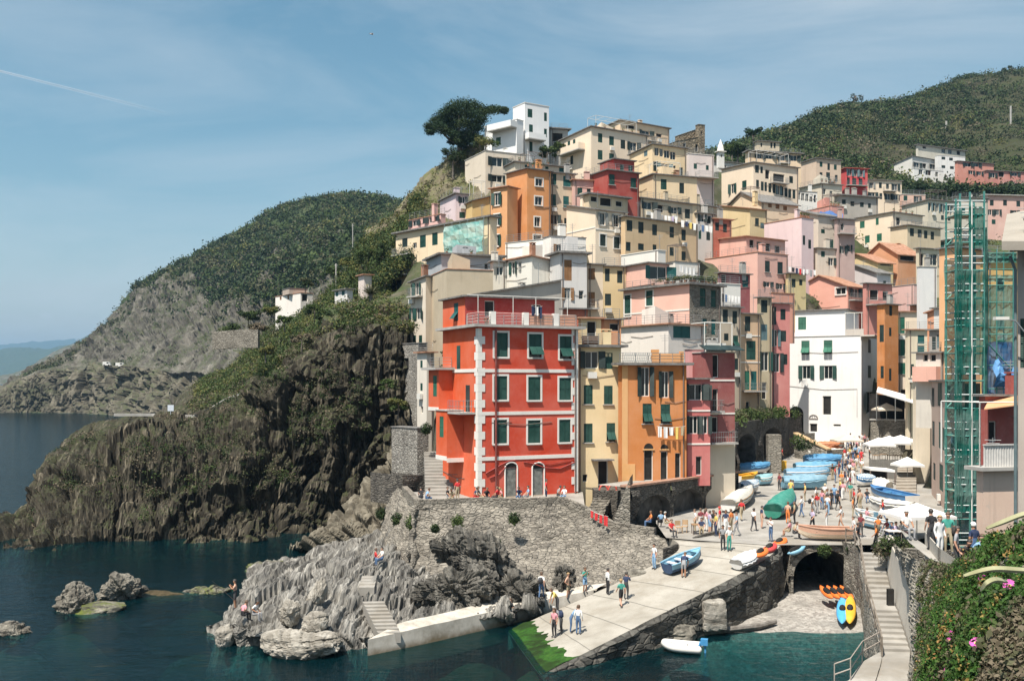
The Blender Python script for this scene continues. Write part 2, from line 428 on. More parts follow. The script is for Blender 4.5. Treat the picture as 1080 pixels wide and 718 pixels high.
def blocks(G, dip, th, ln, amp, seed=0.0, warp=.6):
 """angular bedding blocks: beds th thick across dip, broken into lengths ln, each set in or out"""
 d = np.array(dip, float); d /= np.linalg.norm(d); up = np.array([0, 0, 1.0]); b = np.cross(d, up); b /= np.linalg.norm(b); c = np.cross(d, b)
 wv = warp * fbm(G * .13 + seed, 3)
 q = (G @ d + wv) / th; q = q + .35 * vnoise(np.stack([q * .7, q * 0, q * 0], -1) + seed)
 l = np.floor(q).astype(np.int64); o1 = _hash(l, l * 0 + 7, l * 0 + int(seed * 10))
 s = np.floor((G @ c + .5 * wv) / ln + o1 * 9).astype(np.int64); e = np.floor((G @ b) / (ln * .6) + o1 * 5).astype(np.int64)
 lay = _hash(l, l * 0 + 3, l * 0 + 1); fr = q - np.floor(q); groove = -np.exp(-(np.minimum(fr, 1 - fr) / .1) ** 2)
 return amp * (.9 * (lay - .5) + 1.0 * (_hash(l, s, e) - .5) + .35 * groove)
def strata(G, dip, a_hf, amp, seed=0.0, oct=5, warp=1.2, lump=1.0):
 """ridged bedding: high frequency across the beds (axis dip), low frequency along them"""
 d = np.array(dip, float); d /= np.linalg.norm(d)
 up = np.array([0, 0, 1.0]); b = np.cross(d, up); b /= np.linalg.norm(b); c = np.cross(d, b)
 q = np.stack([G @ d, G @ b, G @ c], -1)
 wv = fbm(G * 0.11 + seed, 3)
 q0 = q[..., 0] + warp * wv
 p = np.stack([q0 * a_hf, q[..., 1] * a_hf * 0.16, q[..., 2] * a_hf * 0.09], -1) + seed
 r = fbm(p, oct, 0.55, True)
 lowp = fbm(G * 0.07 + seed * 2, 4)
 cell = fbm(G * 0.45 + seed, 4, 0.6)
 return amp * (0.75 * r + 0.5 * np.round(2 * vnoise(np.stack([q0 * a_hf * 0.7, q[..., 1] * .12, q[..., 2] * .12], -1) + 5 + seed)) / 2) + lump * (lowp * 1.2 + cell * 0.35)
M_cliff = rockmat('dark_strata', (0.03, 0.026, 0.019), (0.09, 0.076, 0.055), (0.34, 0.29, 0.21), (1.6, 1.0, 0.14), (0, R(-22), 0), 0.6, (0.05, 0.055, 0.025), (0.4, 0.8), lines=2.4)
M_slope = rockmat('slope_rock', (0.1, 0.09, 0.068), (0.21, 0.185, 0.14), (0.36, 0.32, 0.25), (1, 1, 0.6), (0, 0, 0), 0.35, (0.09, 0.1, 0.035), (0.1, 0.55))
M_scree = rockmat('grey_scree', (0.08, 0.072, 0.06), (0.2, 0.184, 0.155), (0.34, 0.315, 0.275), (1, 1, 0.35), (0, R(20), 0), 0.13, (0.06, 0.07, 0.035), (0.3, 0.7), bstr=1.0, bd=2.0)
M_hill = rockmat('green_hill', (0.03, 0.045, 0.02), (0.06, 0.075, 0.03), (0.16, 0.14, 0.08), (1, 1, 1), (0, 0, 0), 0.06, (0.04, 0.06, 0.02), (0.2, 0.6), bstr=1.0, bd=1.5)
M_tan = rockmat('bare_hillside', (0.13, 0.11, 0.075), (0.24, 0.2, 0.14), (0.36, 0.31, 0.23), (1, 1, 1), (0, 0, 0), 0.22, (0.1, 0.11, 0.04), (0.1, 0.6))
W = [tuple(Pz(x, y, -1.0)) for x, y in [(-60, 606), (10, 601), (60, 597), (110, 591), (165, 588), (230, 584), (290, 579)]]
W = [Vector(q) for q in W] + [P(335, 566, 103), P(385, 545, 104), P(430, 525, 104)]
DW = lambda L: [P(*q) for q in L]
cl_rows = [[Vector((q.x, q.y + 1.0, -4)) for q in W], W,
 DW([(-60, 594, 88), (12, 576, 92), (62, 560, 93), (112, 550, 94.5), (165, 545, 97), (232, 538, 99.5), (292, 528, 102), (338, 508, 106), (388, 485, 107), (430, 468, 107)]),
 DW([(-55, 588, 94), (18, 548, 98), (58, 522, 99.5), (115, 499, 101), (168, 490, 103.5), (235, 480, 105.5), (295, 458, 107.5), (341, 435, 109), (389, 408, 109), (430, 398, 110)]),
 DW([(-50, 580, 100), (22, 534, 104), (46, 496, 107), (104, 458, 111), (178, 444, 114), (236, 432, 115), (291, 398, 112), (340, 370, 112), (386, 352, 112), (430, 340, 114)]),
 DW([(-45, 580, 106), (26, 528, 109), (54, 482, 115), (108, 449, 121), (179, 436, 124), (238, 422, 124), (293, 388, 119), (340, 362, 116), (386, 344, 115), (430, 333, 117)]),
 DW([(-40, 582, 114), (28, 530, 118), (58, 480, 125), (112, 447, 132), (181, 433, 138), (241, 416, 137), (297, 376, 131), (343, 347, 126), (387, 334, 124), (430, 322, 128)]),
 [Vector((-62, 128, -3)), Vector((-60, 132, -3)), Vector((-62, 140, -3)), Vector((-58, 155, -3))] + DW([(186, 426, 158), (245, 404, 156), (300, 356, 150), (346, 325, 146), (388, 315, 144), (430, 300, 146)]),
 [Vector((-66, 140, -4)), Vector((-66, 145, -4)), Vector((-70, 160, -4)), Vector((-66, 175, -4))] + DW([(192, 416, 205), (238, 388, 200), (300, 332, 192), (345, 312, 182), (390, 285, 178), (430, 258, 172)])]
def cl_disp(G):
 u = np.linspace(0, 1, G.shape[1])[None, :] ; v = np.linspace(0, 1, G.shape[0])[:, None]
 face = np.clip(1.25 - np.abs(v - 0.28) / 0.27, 0, 1)
 a = blocks(G, (0.86, 0.12, 0.5), 2.8, 10, 1.9, 1.0, 1.5) + blocks(G, (0.86, 0.12, 0.5), .75, 4, .7, 2.0) + blocks(G, (0.86, 0.12, 0.5), .3, 2, .28, 7.0) + blocks(G, (.15, .3, .93), 4.2, 9, 1.5, 3.0, 2.5)
 b = blocks(G, (0.95, 0.3, -0.1), 3.4, 8, 2.4, 4.0, 2.5) + blocks(G, (0.95, 0.3, -0.15), .8, 2.6, .8, 5.0, 1.0) + blocks(G, (.2, .4, .85), 1.6, 2.2, .8, 6.0, 1.0) + blocks(G, (.1, .2, .95), 5, 7, 1.4, 8.0, 3)
 k = np.clip((u - 0.42) * 5, 0, 1)
 lump = fbm(G * 0.16 + 9, 5, 0.55) * .8 - .6 + 1.6 * fbm(G * .055 + 4, 2)
 return (a * (1 - k) + b * k) * (0.3 + 0.75 * face) + lump * (0.4 + 0.9 * face)
G_cl = loft_grid(cl_rows, 240, 380, cl_disp)
tag(np_mesh('cliff', G_cl, grid_faces(*G_cl.shape[:2]), M_cliff), 'dark headland cliff of steep bedded rock rising from the cove', 'cliff', kind='structure')
h2_rows = [DW([(-30, 439, 505), (15, 437, 507), (50, 437, 505), (90, 439, 495), (130, 446, 450), (170, 452, 410), (220, 458, 370), (280, 462, 330), (340, 450, 300), (430, 430, 260)]),
 DW([(-30, 434, 505), (15, 433, 507), (50, 432, 506), (90, 433, 497), (130, 440, 455), (170, 447, 412), (220, 452, 372), (280, 452, 332), (340, 440, 302), (430, 420, 262)]),
 DW([(-25, 431, 512), (20, 414, 512), (52, 397, 514), (98, 392, 500), (148, 393, 462), (198, 402, 420), (250, 405, 380), (300, 392, 342), (350, 370, 312), (430, 338, 285)]),
 DW([(-24, 430, 516), (24, 400, 518), (54, 389, 519), (100, 387, 505), (150, 387, 465), (200, 390, 424), (252, 392, 384), (302, 378, 346), (352, 360, 316), (430, 330, 290)]),
 DW([(-20, 429, 524), (30, 397, 534), (58, 386.5, 537), (104, 384.5, 523), (154, 385, 482), (203, 387, 436), (255, 388, 395), (303, 372, 355), (354, 355, 322), (430, 325, 296)]),
 DW([(-10, 427, 548), (46, 390, 555), (78, 373, 562), (112, 357, 556), (160, 350, 520), (210, 340, 480), (258, 330, 440), (308, 318, 400), (358, 303, 360), (430, 280, 330)]),
 DW([(0, 425, 565), (60, 383, 572), (95, 357, 592), (137, 316, 602), (185, 296, 594), (235, 287, 562), (285, 277, 522), (330, 264, 472), (375, 255, 432), (430, 235, 392)]),
 DW([(4, 425, 575), (66, 380, 585), (98, 354, 610), (138, 314, 640), (183, 285, 652), (240, 249, 660), (300, 223, 650), (345, 215, 620), (385, 214, 600), (445, 214, 560)]),
 DW([(8, 430, 620), (72, 400, 640), (100, 380, 680), (140, 350, 720), (185, 320, 740), (240, 280, 750), (300, 250, 730), (345, 240, 700), (385, 240, 680), (445, 240, 640)])]
def h2_disp(G):
 v = np.linspace(0, 1, G.shape[0])[:, None]
 a = blocks(G, (0.95, 0.25, 0.15), 7, 25, 5, 2.0, 5) + blocks(G, (.9, .3, .2), 2.6, 9, 2.2, 3.0, 3)
 face = np.clip(1 - np.abs(v - 0.2) / 0.12, 0, 1)
 road = 1 - np.clip(1 - np.abs(v - 0.43) / 0.06, 0, 1)
 scree = np.clip(1 - np.abs(v - 0.66) / 0.14, 0, 1)
 u = np.linspace(0, 1, G.shape[1])[None, :]
 return (fbm(G * 0.02 + 3, 5) * 5.0 + (fbm(G * 0.07, 4, 0.6, True) * 1.8 + blocks(G, (.8, .2, .5), 5, 9, 2.4, 4.0, 6) + blocks(G, (.7, .3, -.4), 2.2, 5, 1.4, 5.0, 4)) * (0.4 + scree)) * (0.15 + 0.85 * road) + a * face * (u < 0.7)
G_h2 = loft_grid(h2_rows, 260, 380, h2_disp)
vv = np.linspace(0, 1, 260)[:, None]; uu = np.linspace(0, 1, 380)[None, :]
fr, fu = vv[:-1] + 0 * uu[:, :-1], 0 * vv[:-1] + uu[:, :-1]
mi = np.where(fr > 0.79, 1, 0)
mi = np.where(fr < 0.36, 2, mi)
M_cliff2 = rockmat('far_cliff', (0.09, 0.08, 0.06), (0.21, 0.185, 0.14), (0.36, 0.32, 0.25), (1, 1, 0.15), (0, R(-8), 0), 0.12, (0.07, 0.08, 0.04), (0.3, 0.7), bd=1.5)
tag(np_mesh('hill', G_h2, grid_faces(260, 380), [M_scree, M_hill, M_cliff2], midx=mi.ravel()),
 'grey scree headland with a green wooded top across the bay', 'hill', kind='structure')
for nm, lab, rows, c in [
 ('hill', 'blue far mountain ridge on the left of the sea horizon', [DW([(-60, 406, 5200), (0, 406, 5200), (60, 405.5, 5000), (100, 405, 4800), (160, 405, 4600)]),
  DW([(-60, 395, 5600), (0, 392, 5600), (60, 385, 5400), (100, 375, 5200), (160, 365, 5000)]),
  DW([(-60, 382, 6200), (0, 376, 6200), (55, 367, 6000), (105, 345, 5800), (160, 325, 5600)]), DW([(-60, 400, 7500), (0, 400, 7500), (60, 395, 7300), (100, 390, 7200), (160, 380, 7000)])], 0),
 ('hill', 'palest and farthest ridge at the left edge over the sea', [DW([(-80, 405, 9000), (-20, 404.5, 9000), (30, 404.5, 9000), (80, 404.5, 9000)]),
  DW([(-80, 380, 10500), (-20, 368.5, 10500), (25, 367, 10500), (80, 362, 10500)]), DW([(-80, 400, 12500), (-20, 400, 12500), (30, 400, 12500), (80, 400, 12500)])], 0),
 ('hill', 'grey cape with a low white building at the left water horizon', [DW([(-20, 406, 1900), (14, 408, 1800), (45, 408, 1700), (80, 408, 1650)]),
  DW([(-20, 404, 2000), (20, 396, 1900), (48, 384, 1850), (80, 372, 1800)]), DW([(-20, 403.5, 2200), (26, 392, 2150), (55, 377, 2100), (80, 366, 2100)]), DW([(-20, 406, 2500), (20, 400, 2500), (50, 395, 2500), (80, 390, 2500)])], 1)]:
 Gf = loft_grid(rows, 40, 90, lambda G: fbm(G * (0.004 if c else 0.0016), 5) * (14 if c else 70))
 tag(np_mesh(nm, Gf, grid_faces(40, 90), M_scree if c else M_hill), lab, 'hill', kind='structure')
h5_rows = [DW([(700, 215, 215), (760, 212, 225), (820, 212, 232), (880, 215, 240), (950, 222, 240), (1020, 228, 240), (1140, 235, 238)]),
 DW([(710, 195, 240), (770, 192, 255), (825, 188, 262), (885, 200, 265), (950, 207, 265), (1020, 214, 262), (1140, 220, 258)]),
 DW([(725, 178, 300), (780, 174, 310), (830, 172, 315), (885, 172, 320), (950, 185, 325), (1020, 190, 325), (1140, 190, 320)]),
 DW([(740, 170, 340), (790, 158, 360), (835, 148, 375), (888, 138, 395), (950, 136, 420), (1020, 128, 440), (1140, 120, 440)]),
 DW([(750, 167, 380), (798, 152, 400), (840, 136, 420), (892, 115, 470), (952, 110, 510), (1026, 84, 560), (1140, 66, 560)]),
 DW([(760, 180, 460), (800, 170, 500), (845, 160, 530), (900, 145, 600), (960, 140, 640), (1030, 120, 700), (1150, 100, 700)])]
def h5_disp(G):
 n = fbm(G * 0.025 + 7, 5) * 2.5
 ter = np.abs(((G[..., 2] + n * 1.5) / 5.0) % 1 - 0.5)
 return n * 0.8 + ter * 1.6
G_h5 = loft_grid(h5_rows, 200, 300, h5_disp)
tag(np_mesh('hill', G_h5, grid_faces(200, 300), rockmat('terraced_hill', (0.03, 0.03, 0.016), (0.066, 0.06, 0.032), (0.22, 0.18, 0.12), (0.6, 0.6, 2.4), (0, 0, 0), 0.09, (0.04, 0.046, 0.018), (0.1, 0.6), bstr=0.8, bd=1.0)),
 'green terraced hill rising behind the upper town', 'hill', kind='structure')
ls_rows = [DW([(352, 338, 146), (395, 320, 142), (430, 285, 142), (470, 250, 146), (520, 205, 152)]),
 DW([(366, 295, 155), (400, 265, 155), (432, 245, 155), (470, 215, 156), (520, 180, 160)]),
 DW([(380, 262, 170), (407, 246, 168), (437, 224, 166), (466, 197, 166), (520, 160, 168)]),
 DW([(388, 246, 184), (413, 230, 182), (440, 203, 180), (468, 176, 178), (520, 150, 178)]),
 DW([(392, 262, 220), (415, 250, 220), (442, 230, 220), (480, 210, 220), (520, 185, 220)])]
G_ls = loft_grid(ls_rows, 120, 150, lambda G: fbm(G * 0.14 + 1, 5) * 0.9 + fbm(G * 0.5, 3, .6, True) * 0.35)
tag(np_mesh('hillside', G_ls, grid_faces(120, 150), M_tan), 'bare tan slope below the umbrella pine', 'hillside', kind='structure')
t = NT('sea_haze'); pv = t.n('ShaderNodeVolumePrincipled'); pv.inputs['Color'].default_value = (.4, .68, 1, 1); pv.inputs['Density'].default_value = 0.0001; pv.inputs['Anisotropy'].default_value = 0.2
t.l(pv.outputs[0], t.out.inputs['Volume'])
mb = MB(); mb.box(-16500, 16500, -60, 25000, -31, 480); tag(mb.build('haze', t.m), kind='stuff', label='thin blue sea haze over the far coast', cat='haze')
CREAM = (0.8, 0.6, 0.41); LCREAM = (0.84, 0.69, 0.53); TAN = (0.62, 0.45, 0.28); WHITE = (0.84, 0.8, 0.74); PINK = (0.8, 0.47, 0.38)
SALM = (0.7, 0.37, 0.27); ORANGE = (0.66, 0.28, 0.1); RED = (0.52, 0.05, 0.03); MAROON = (0.28, 0.055, 0.06); YELLOW = (0.7, 0.53, 0.26)
GREY = (0.48, 0.45, 0.41); LILAC = (0.74, 0.6, 0.62); BEIGE = (0.6, 0.53, 0.43); BRICK = (0.42, 0.12, 0.07); OLIVE = (0.46, 0.38, 0.25); CRIM = (0.6, 0.06, 0.07)
M_glass = simple('window_glass', (0.012, 0.02, 0.022), 0.12, 0.0, 1, 0.6, bump=0)
M_dark = simple('dark_inside', (0.015, 0.014, 0.013), 0.9, 0.1, 1, 0.1, bump=0)
M_trim = plaster('trim_white', (0.78, 0.75, 0.7), 0.25)
M_wood_w = simple('white_joinery', (0.7, 0.68, 0.63), 0.5, 0.12)
M_slate = simple('slate_roof', (0.16, 0.15, 0.14), 0.85, 0.35, 2.5, bump=0.5)
M_terra = simple('terracotta_roof', (0.42, 0.19, 0.1), 0.85, 0.35, 1.8, bump=0.5)
M_conc = simple('pale_concrete', (0.42, 0.4, 0.37), 0.9, 0.25, 1.2, bump=0.3)
M_metal = simple('rail_metal', (0.35, 0.36, 0.36), 0.4, 0.1, 1, metal=0.6, bump=0)
M_pipe = simple('drain_pipe', (0.16, 0.12, 0.1), 0.5, 0.15, 1, bump=0)
SH = {'g': louvre('dark_green', (0.008, 0.062, 0.046)), 'e': louvre('bright_green', (0.02, 0.15, 0.09)), 't': louvre('teal', (0.01, 0.11, 0.105)),
  'b': louvre('brown', (0.3, 0.14, 0.05)), 'n': louvre('pale_grey', (0.3, 0.3, 0.28)), 'k': louvre('black_green', (0.012, 0.028, 0.027)), 'c': louvre('grey_blue', (0.12, 0.2, 0.22))}
ROOFM = {'s': M_slate, 't': M_terra, 'c': M_conc, 'w': M_trim}
HOUSES = {}
class Face:
 """a vertical wall plane: origin at its bottom reference corner, t along it, n outward"""
 def __init__(s, C, t, n, w, zb, z0, z1):
  s.C = Vector((C[0], C[1], 0)); s.t = Vector(t); s.n = Vector(n); s.w = w; s.zb = zb; s.z0 = z0; s.z1 = z1   # z0/z1: top heights at s=0 / s=w
 def pt(s, a, z, d=0.0):
  p = s.C + s.t * a + s.n * d
  return Vector((p.x, p.y, z))
 def at(s, px, py):
  d = ray(px, py); k = (s.C - Vector((0, 0, 0))).dot(s.n) / Vector((d.x, d.y, 0)).dot(s.n)
  q = d * k
  return (Vector((q.x, q.y, 0)) - s.C).dot(s.t), CZ + q.z
 def box(s, mb, a0, a1, z0, z1, d0, d1, m=0):
  mb.box8([s.pt(a0, z0, d1), s.pt(a1, z0, d1), s.pt(a1, z0, d0), s.pt(a0, z0, d0),
     s.pt(a0, z1, d1), s.pt(a1, z1, d1), s.pt(a1, z1, d0), s.pt(a0, z1, d0)], m)
def holed_wall(mb, f, holes, m=0, depth=0.18):
 top = min(f.z0, f.z1)
 xs = sorted({0.0, f.w} | {h[0] for h in holes} | {h[1] for h in holes})
 zs = sorted({f.zb, top} | {h[2] for h in holes} | {h[3] for h in holes})
 for i in range(len(xs) - 1):
  for j in range(len(zs) - 1):
   a, b, c, d = xs[i], xs[i + 1], zs[j], zs[j + 1]
   cx, cz = (a + b) / 2, (c + d) / 2
   if any(h[0] < cx < h[1] and h[2] < cz < h[3] for h in holes): continue
   mb.quad(f.pt(a, c), f.pt(b, c), f.pt(b, d), f.pt(a, d), m)
 for a, b, c, d in holes:
  k = -depth
  mb.quad(f.pt(a, c), f.pt(b, c), f.pt(b, c, k), f.pt(a, c, k), m)
  mb.quad(f.pt(a, d), f.pt(b, d), f.pt(b, d, k), f.pt(a, d, k), m)
  mb.quad(f.pt(a, c), f.pt(a, d), f.pt(a, d, k), f.pt(a, c, k), m)
  mb.quad(f.pt(b, c), f.pt(b, d), f.pt(b, d, k), f.pt(b, c, k), m)
 if abs(f.z0 - f.z1) > 1e-3:
  if f.z0 > f.z1: mb.poly([f.pt(0, top), f.pt(f.w, top), f.pt(0, f.z0)], m)
  else: mb.poly([f.pt(0, top), f.pt(f.w, top), f.pt(f.w, f.z1)], m)
def make_window(f, h, style, root, o):
 a0, a1, z0, z1 = h; w = a1 - a0; ht = z1 - z0
 col, how = style[0], style[1] if len(style) > 1 else 'c'
 trim = 'F' in style; sill = 'S' in style or trim
 near = o.z >= -1e9
 mb = MB()
 f.box(mb, a0, a1, z0, z1, -0.24, -0.17, 0)                       # glass or the dark room behind
 t = min(0.07, w * 0.1)
 if how in 'o-d':
  fm = 1
  f.box(mb, a0, a0 + t, z0, z1, -0.168, -0.12, fm); f.box(mb, a1 - t, a1, z0, z1, -0.168, -0.12, fm)
  f.box(mb, a0 + t, a1 - t, z1 - t, z1, -0.168, -0.12, fm); f.box(mb, a0 + t, a1 - t, z0, z0 + t, -0.168, -0.12, fm)
  m_ = (a0 + a1) / 2
  if w > 0.6 and how != 'd': f.box(mb, m_ - t / 2, m_ + t / 2, z0 + t, z1 - t, -0.168, -0.125, fm)
 win = mb.build('door' if how == 'd' else 'window', [M_dark if how == 'd' else M_glass, M_wood_w], root, o)
 if trim:
  tb = MB(); q = min(0.16, w * 0.16)
  f.box(tb, a0 - q, a0, z0 - q * .6, z1 + q, 0.0, 0.035); f.box(tb, a1, a1 + q, z0 - q * .6, z1 + q, 0.0, 0.035)
  f.box(tb, a0, a1, z1, z1 + q, 0.0, 0.035)
  f.box(tb, a0, a1, z0 - q * .6, z0, 0.0, 0.035)
  tb.build('surround', M_trim, win, o)
 if sill:
  tb = MB(); f.box(tb, a0 - 0.12, a1 + 0.12, z0 - 0.16 if trim else z0 - 0.09, z0 - 0.1 if trim else z0 - 0.002, 0.037 if trim else -0.1, 0.13)
  tb.build('sill', M_conc, win, o)
 sm = SH.get(col)
 if sm is None: return win
 if how in 'ch':
  m_ = (a0 + a1) / 2
  for u0, u1 in ((a0 + .01, m_ - .012), (m_ + .012, a1 - .01)):
   sb = MB()
   zc = z0 + (ht * 0.5 if how == 'h' else 0.01)
   f.box(sb, u0, u1, zc, z1 - .01, -0.07, -0.03)
   fr = min(0.06, (u1 - u0) * .16)
   for q0, q1, q2, q3 in ((u0, u0 + fr, zc, z1 - .01), (u1 - fr, u1, zc, z1 - .01), (u0 + fr, u1 - fr, zc, zc + fr), (u0 + fr, u1 - fr, z1 - .01 - fr, z1 - .01), (u0 + fr, u1 - fr, (zc + z1) / 2 - fr / 2, (zc + z1) / 2 + fr / 2)):
    f.box(sb, q0, q1, q2, q3, -0.029, -0.012)
   if how == 'h':                                           # lower flap pushed out on its stay
    L = ht * 0.48; an = R(38); dx, dz = L * math.sin(an), L * math.cos(an)
    b0, b1 = -0.03, -0.03 + 0.035
    sb.box8([f.pt(u0, zc - dz, b0 + dx), f.pt(u1, zc - dz, b0 + dx), f.pt(u1, zc - dz, b1 + dx), f.pt(u0, zc - dz, b1 + dx),
       f.pt(u0, zc, b0), f.pt(u1, zc, b0), f.pt(u1, zc, b1), f.pt(u0, zc, b1)])
    sb.tube([f.pt(u0 + .05, z0 + .05, -.1), f.pt(u0 + .05, zc - dz + .05, b0 + dx)], 0.015, 4)
   sb.build('shutter', sm, win, o)
 elif how == 'o':
  sw = w * 0.5
  for sgn in (-1, 1):
   sb = MB(); an = R(random.choice((8, 12, 20, 30)))
   e = a0 if sgn < 0 else a1
   p0, p1 = e, e + sgn * sw * math.cos(an); d0, d1 = 0.045, 0.045 + sw * math.sin(an)
   sb.box8([f.pt(p0, z0, d0), f.pt(p1, z0, d1), f.pt(p1, z0, d1 + .04), f.pt(p0, z0, d0 + .04),
      f.pt(p0, z1, d0), f.pt(p1, z1, d1), f.pt(p1, z1, d1 + .04), f.pt(p0, z1, d0 + .04)])
   sb.build('shutter', sm, win, o)
 return win
def railing(mb, a, b, h=0.95, step=1.1, bars=4, r=0.018):
 a, b = Vector(a), Vector(b); L = (b - a).length; n = max(1, int(L / step)); up = Vector((0, 0, 1))
 for i in range(n + 1): mb.tube([a.lerp(b, i / n), a.lerp(b, i / n) + up * h], r * 1.3, 4)
 for k in range(bars): mb.tube([a + up * h * (k + 1) / bars, b + up * h * (k + 1) / bars], r, 4)
def H(label, D, a, xl, xc, xr, yt, yb, col, L='', Rr='', yl=None, yr=None, roof='es', name='town_house', gy=None, depth=9.0, dirt=0.5,
  clut='', mat=None, rmat=None, extra=4.0, cat='house', bal=(), group='houses of the hillside town', ledge=(), into=None, matL=None):
 ar = R(a); tR = Vector((math.cos(ar), math.sin(ar), 0)); tL = Vector((-math.sin(ar), math.cos(ar), 0))
 kc = (xc - 540) / F; C = Vector((kc * D, D, 0)); zt = CZ - (yt - HOR) / F * D
 if xr is not None:
  kr = (xr - 540) / F; wR = D * (kr - kc) / (math.cos(ar) - kr * math.sin(ar))
 else: wR = depth
 if xl is not None:
  kl = (xl - 540) / F; wL = D * (kc - kl) / (math.sin(ar) + kl * math.cos(ar))
 else: wL = depth
 wR = max(0.6, min(wR, 60)); wL = max(0.6, min(wL, 60))
 zl = zt; zr = zt
 if yl is not None: zl = CZ - (yl - HOR) / F * (D + wL * math.cos(ar))
 if yr is not None: zr = CZ - (yr - HOR) / F * (D + wR * math.sin(ar))
 zvis = CZ - (yb - HOR) / F * D
 zb = zvis - extra
 zo = zl + zr - zt
 o = Vector((C.x, C.y, zb))
 nR = Vector((math.sin(ar), -math.cos(ar), 0)); nL = Vector((-math.cos(ar), -math.sin(ar), 0))
 fR = Face(C, tR, nR, wR, zb, zt, zr); fL = Face(C, tL, nL, wL, zb, zt, zl)
 if into: root, o = HOUSES[into]['root'], HOUSES[into]['o']
 else: root = empty(name, o, label, cat, group)
 seed = random.random() * 9
 wm = mat or plaster('%s_%.2f' % ('_'.join('%03d' % int(x * 1000) for x in col), dirt) + '_%d' % int(seed), col, dirt, seed)
 wins = []
 for f, txt in ((fL, L), (fR, Rr)):
  hs = []
  for it in [q for q in txt.split(';') if q.strip()]:
   p = it.strip().split(','); x, y, ww, hh = map(float, p[:4]); st = p[4] if len(p) > 4 else 'gc'
   s0 = f.at(x - ww / 2, y)[0]; s1 = f.at(x + ww / 2, y)[0]
   if s0 > s1: s0, s1 = s1, s0
   zz1 = f.at(x, y - hh / 2)[1]; zz0 = f.at(x, y + hh / 2)[1]
   s0 = max(0.12, s0); s1 = min(f.w - 0.12, s1)
   tz = f.z0 + (f.z1 - f.z0) * ((s0 + s1) / 2 / f.w)
   zz1 = min(zz1, min(tz, min(f.z0, f.z1) if gy is None else tz) - 0.12)
   if s1 - s0 < 0.2 or zz1 - zz0 < 0.2: continue
   hs.append((s0, s1, zz0, zz1, st))
  wins.append((f, hs))
 mb = MB()
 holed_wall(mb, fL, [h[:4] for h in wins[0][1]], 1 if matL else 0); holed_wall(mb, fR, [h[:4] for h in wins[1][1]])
 Bk = lambda s1, s2, z: Vector((C.x + tR.x * s1 + tL.x * s2, C.y + tR.y * s1 + tL.y * s2, z))
 mb.poly([Bk(wR, 0, zb), Bk(wR, wL, zb), Bk(wR, wL, zo), Bk(wR, 0, zr)])
 mb.poly([Bk(0, wL, zb), Bk(0, wL, zl), Bk(wR, wL, zo), Bk(wR, wL, zb)])
 zf = lambda s1, s2: zt + (zr - zt) * s1 / wR + (zl - zt) * s2 / wL
 rm = rmat or ROOFM[roof[1]]
 if roof[0] == 'g' or roof[0] == 'G':       # g: ridge runs along the right face, gable on the left face; G: gable on the right face
  rb = MB(); ov = 0.35; th = 0.16
  if roof[0] == 'g':
   zr_ = CZ - (gy - HOR) / F * (D + wL / 2 * math.cos(ar))
   mb.poly([fL.pt(0, zt), fL.pt(wL, zl), fL.pt(wL / 2, zr_)]); mb.poly([Bk(wR, 0, zr), Bk(wR, wL, zo), Bk(wR, wL / 2, zr_)])
   sl = (zr_ - zt) / (wL / 2)
   for s in (0, 1):
    e0, e1 = (-ov, wL / 2) if s == 0 else (wL / 2, wL + ov)
    za, zb_ = (zt - sl * ov, zr_) if s == 0 else (zr_, zt - sl * ov)
    q = [Bk(-ov, e0, za), Bk(wR + ov, e0, za), Bk(wR + ov, e1, zb_), Bk(-ov, e1, zb_)]
    rb.box8([v + Vector((0, 0, .01)) for v in q] + [v + Vector((0, 0, th)) for v in q])
  else:
   zr_ = CZ - (gy - HOR) / F * (D + wR / 2 * math.sin(ar))
   mb.poly([fR.pt(0, zt), fR.pt(wR, zr), fR.pt(wR / 2, zr_)]); mb.poly([Bk(0, wL, zl), Bk(wR, wL, zo), Bk(wR / 2, wL, zr_)])
   sl = (zr_ - zt) / (wR / 2)
   for s in (0, 1):
    e0, e1 = (-ov, wR / 2) if s == 0 else (wR / 2, wR + ov)
    za, zb_ = (zt - sl * ov, zr_) if s == 0 else (zr_, zt - sl * ov)
    q = [Bk(e0, -ov, za), Bk(e1, -ov, zb_), Bk(e1, wL + ov, zb_), Bk(e0, wL + ov, za)]
    rb.box8([v + Vector((0, 0, .01)) for v in q] + [v + Vector((0, 0, th)) for v in q])
  wall = mb.build('wall', [wm, matL] if matL else wm, root, o)
  ro = rb.build('roof', rm, root, o)
 else:
  ov, th = {'e': (0.32, 0.14), 'p': (0.07, 0.1), 'b': (0.5, 0.22)}[roof[0]]
  rb = MB()
  q = [Bk(-ov, -ov, zf(-ov, -ov)), Bk(wR + ov, -ov, zf(wR + ov, -ov)), Bk(wR + ov, wL + ov, zf(wR + ov, wL + ov)), Bk(-ov, wL + ov, zf(-ov, wL + ov))]
  rb.box8([v + Vector((0, 0, .005)) for v in q] + [v + Vector((0, 0, th)) for v in q])
  wall = mb.build('wall', [wm, matL] if matL else wm, root, o)
  ro = rb.build('roof', rm, root, o)
 for f, hs in wins:
  for h in hs: make_window(f, h[:4], h[4], root, o)
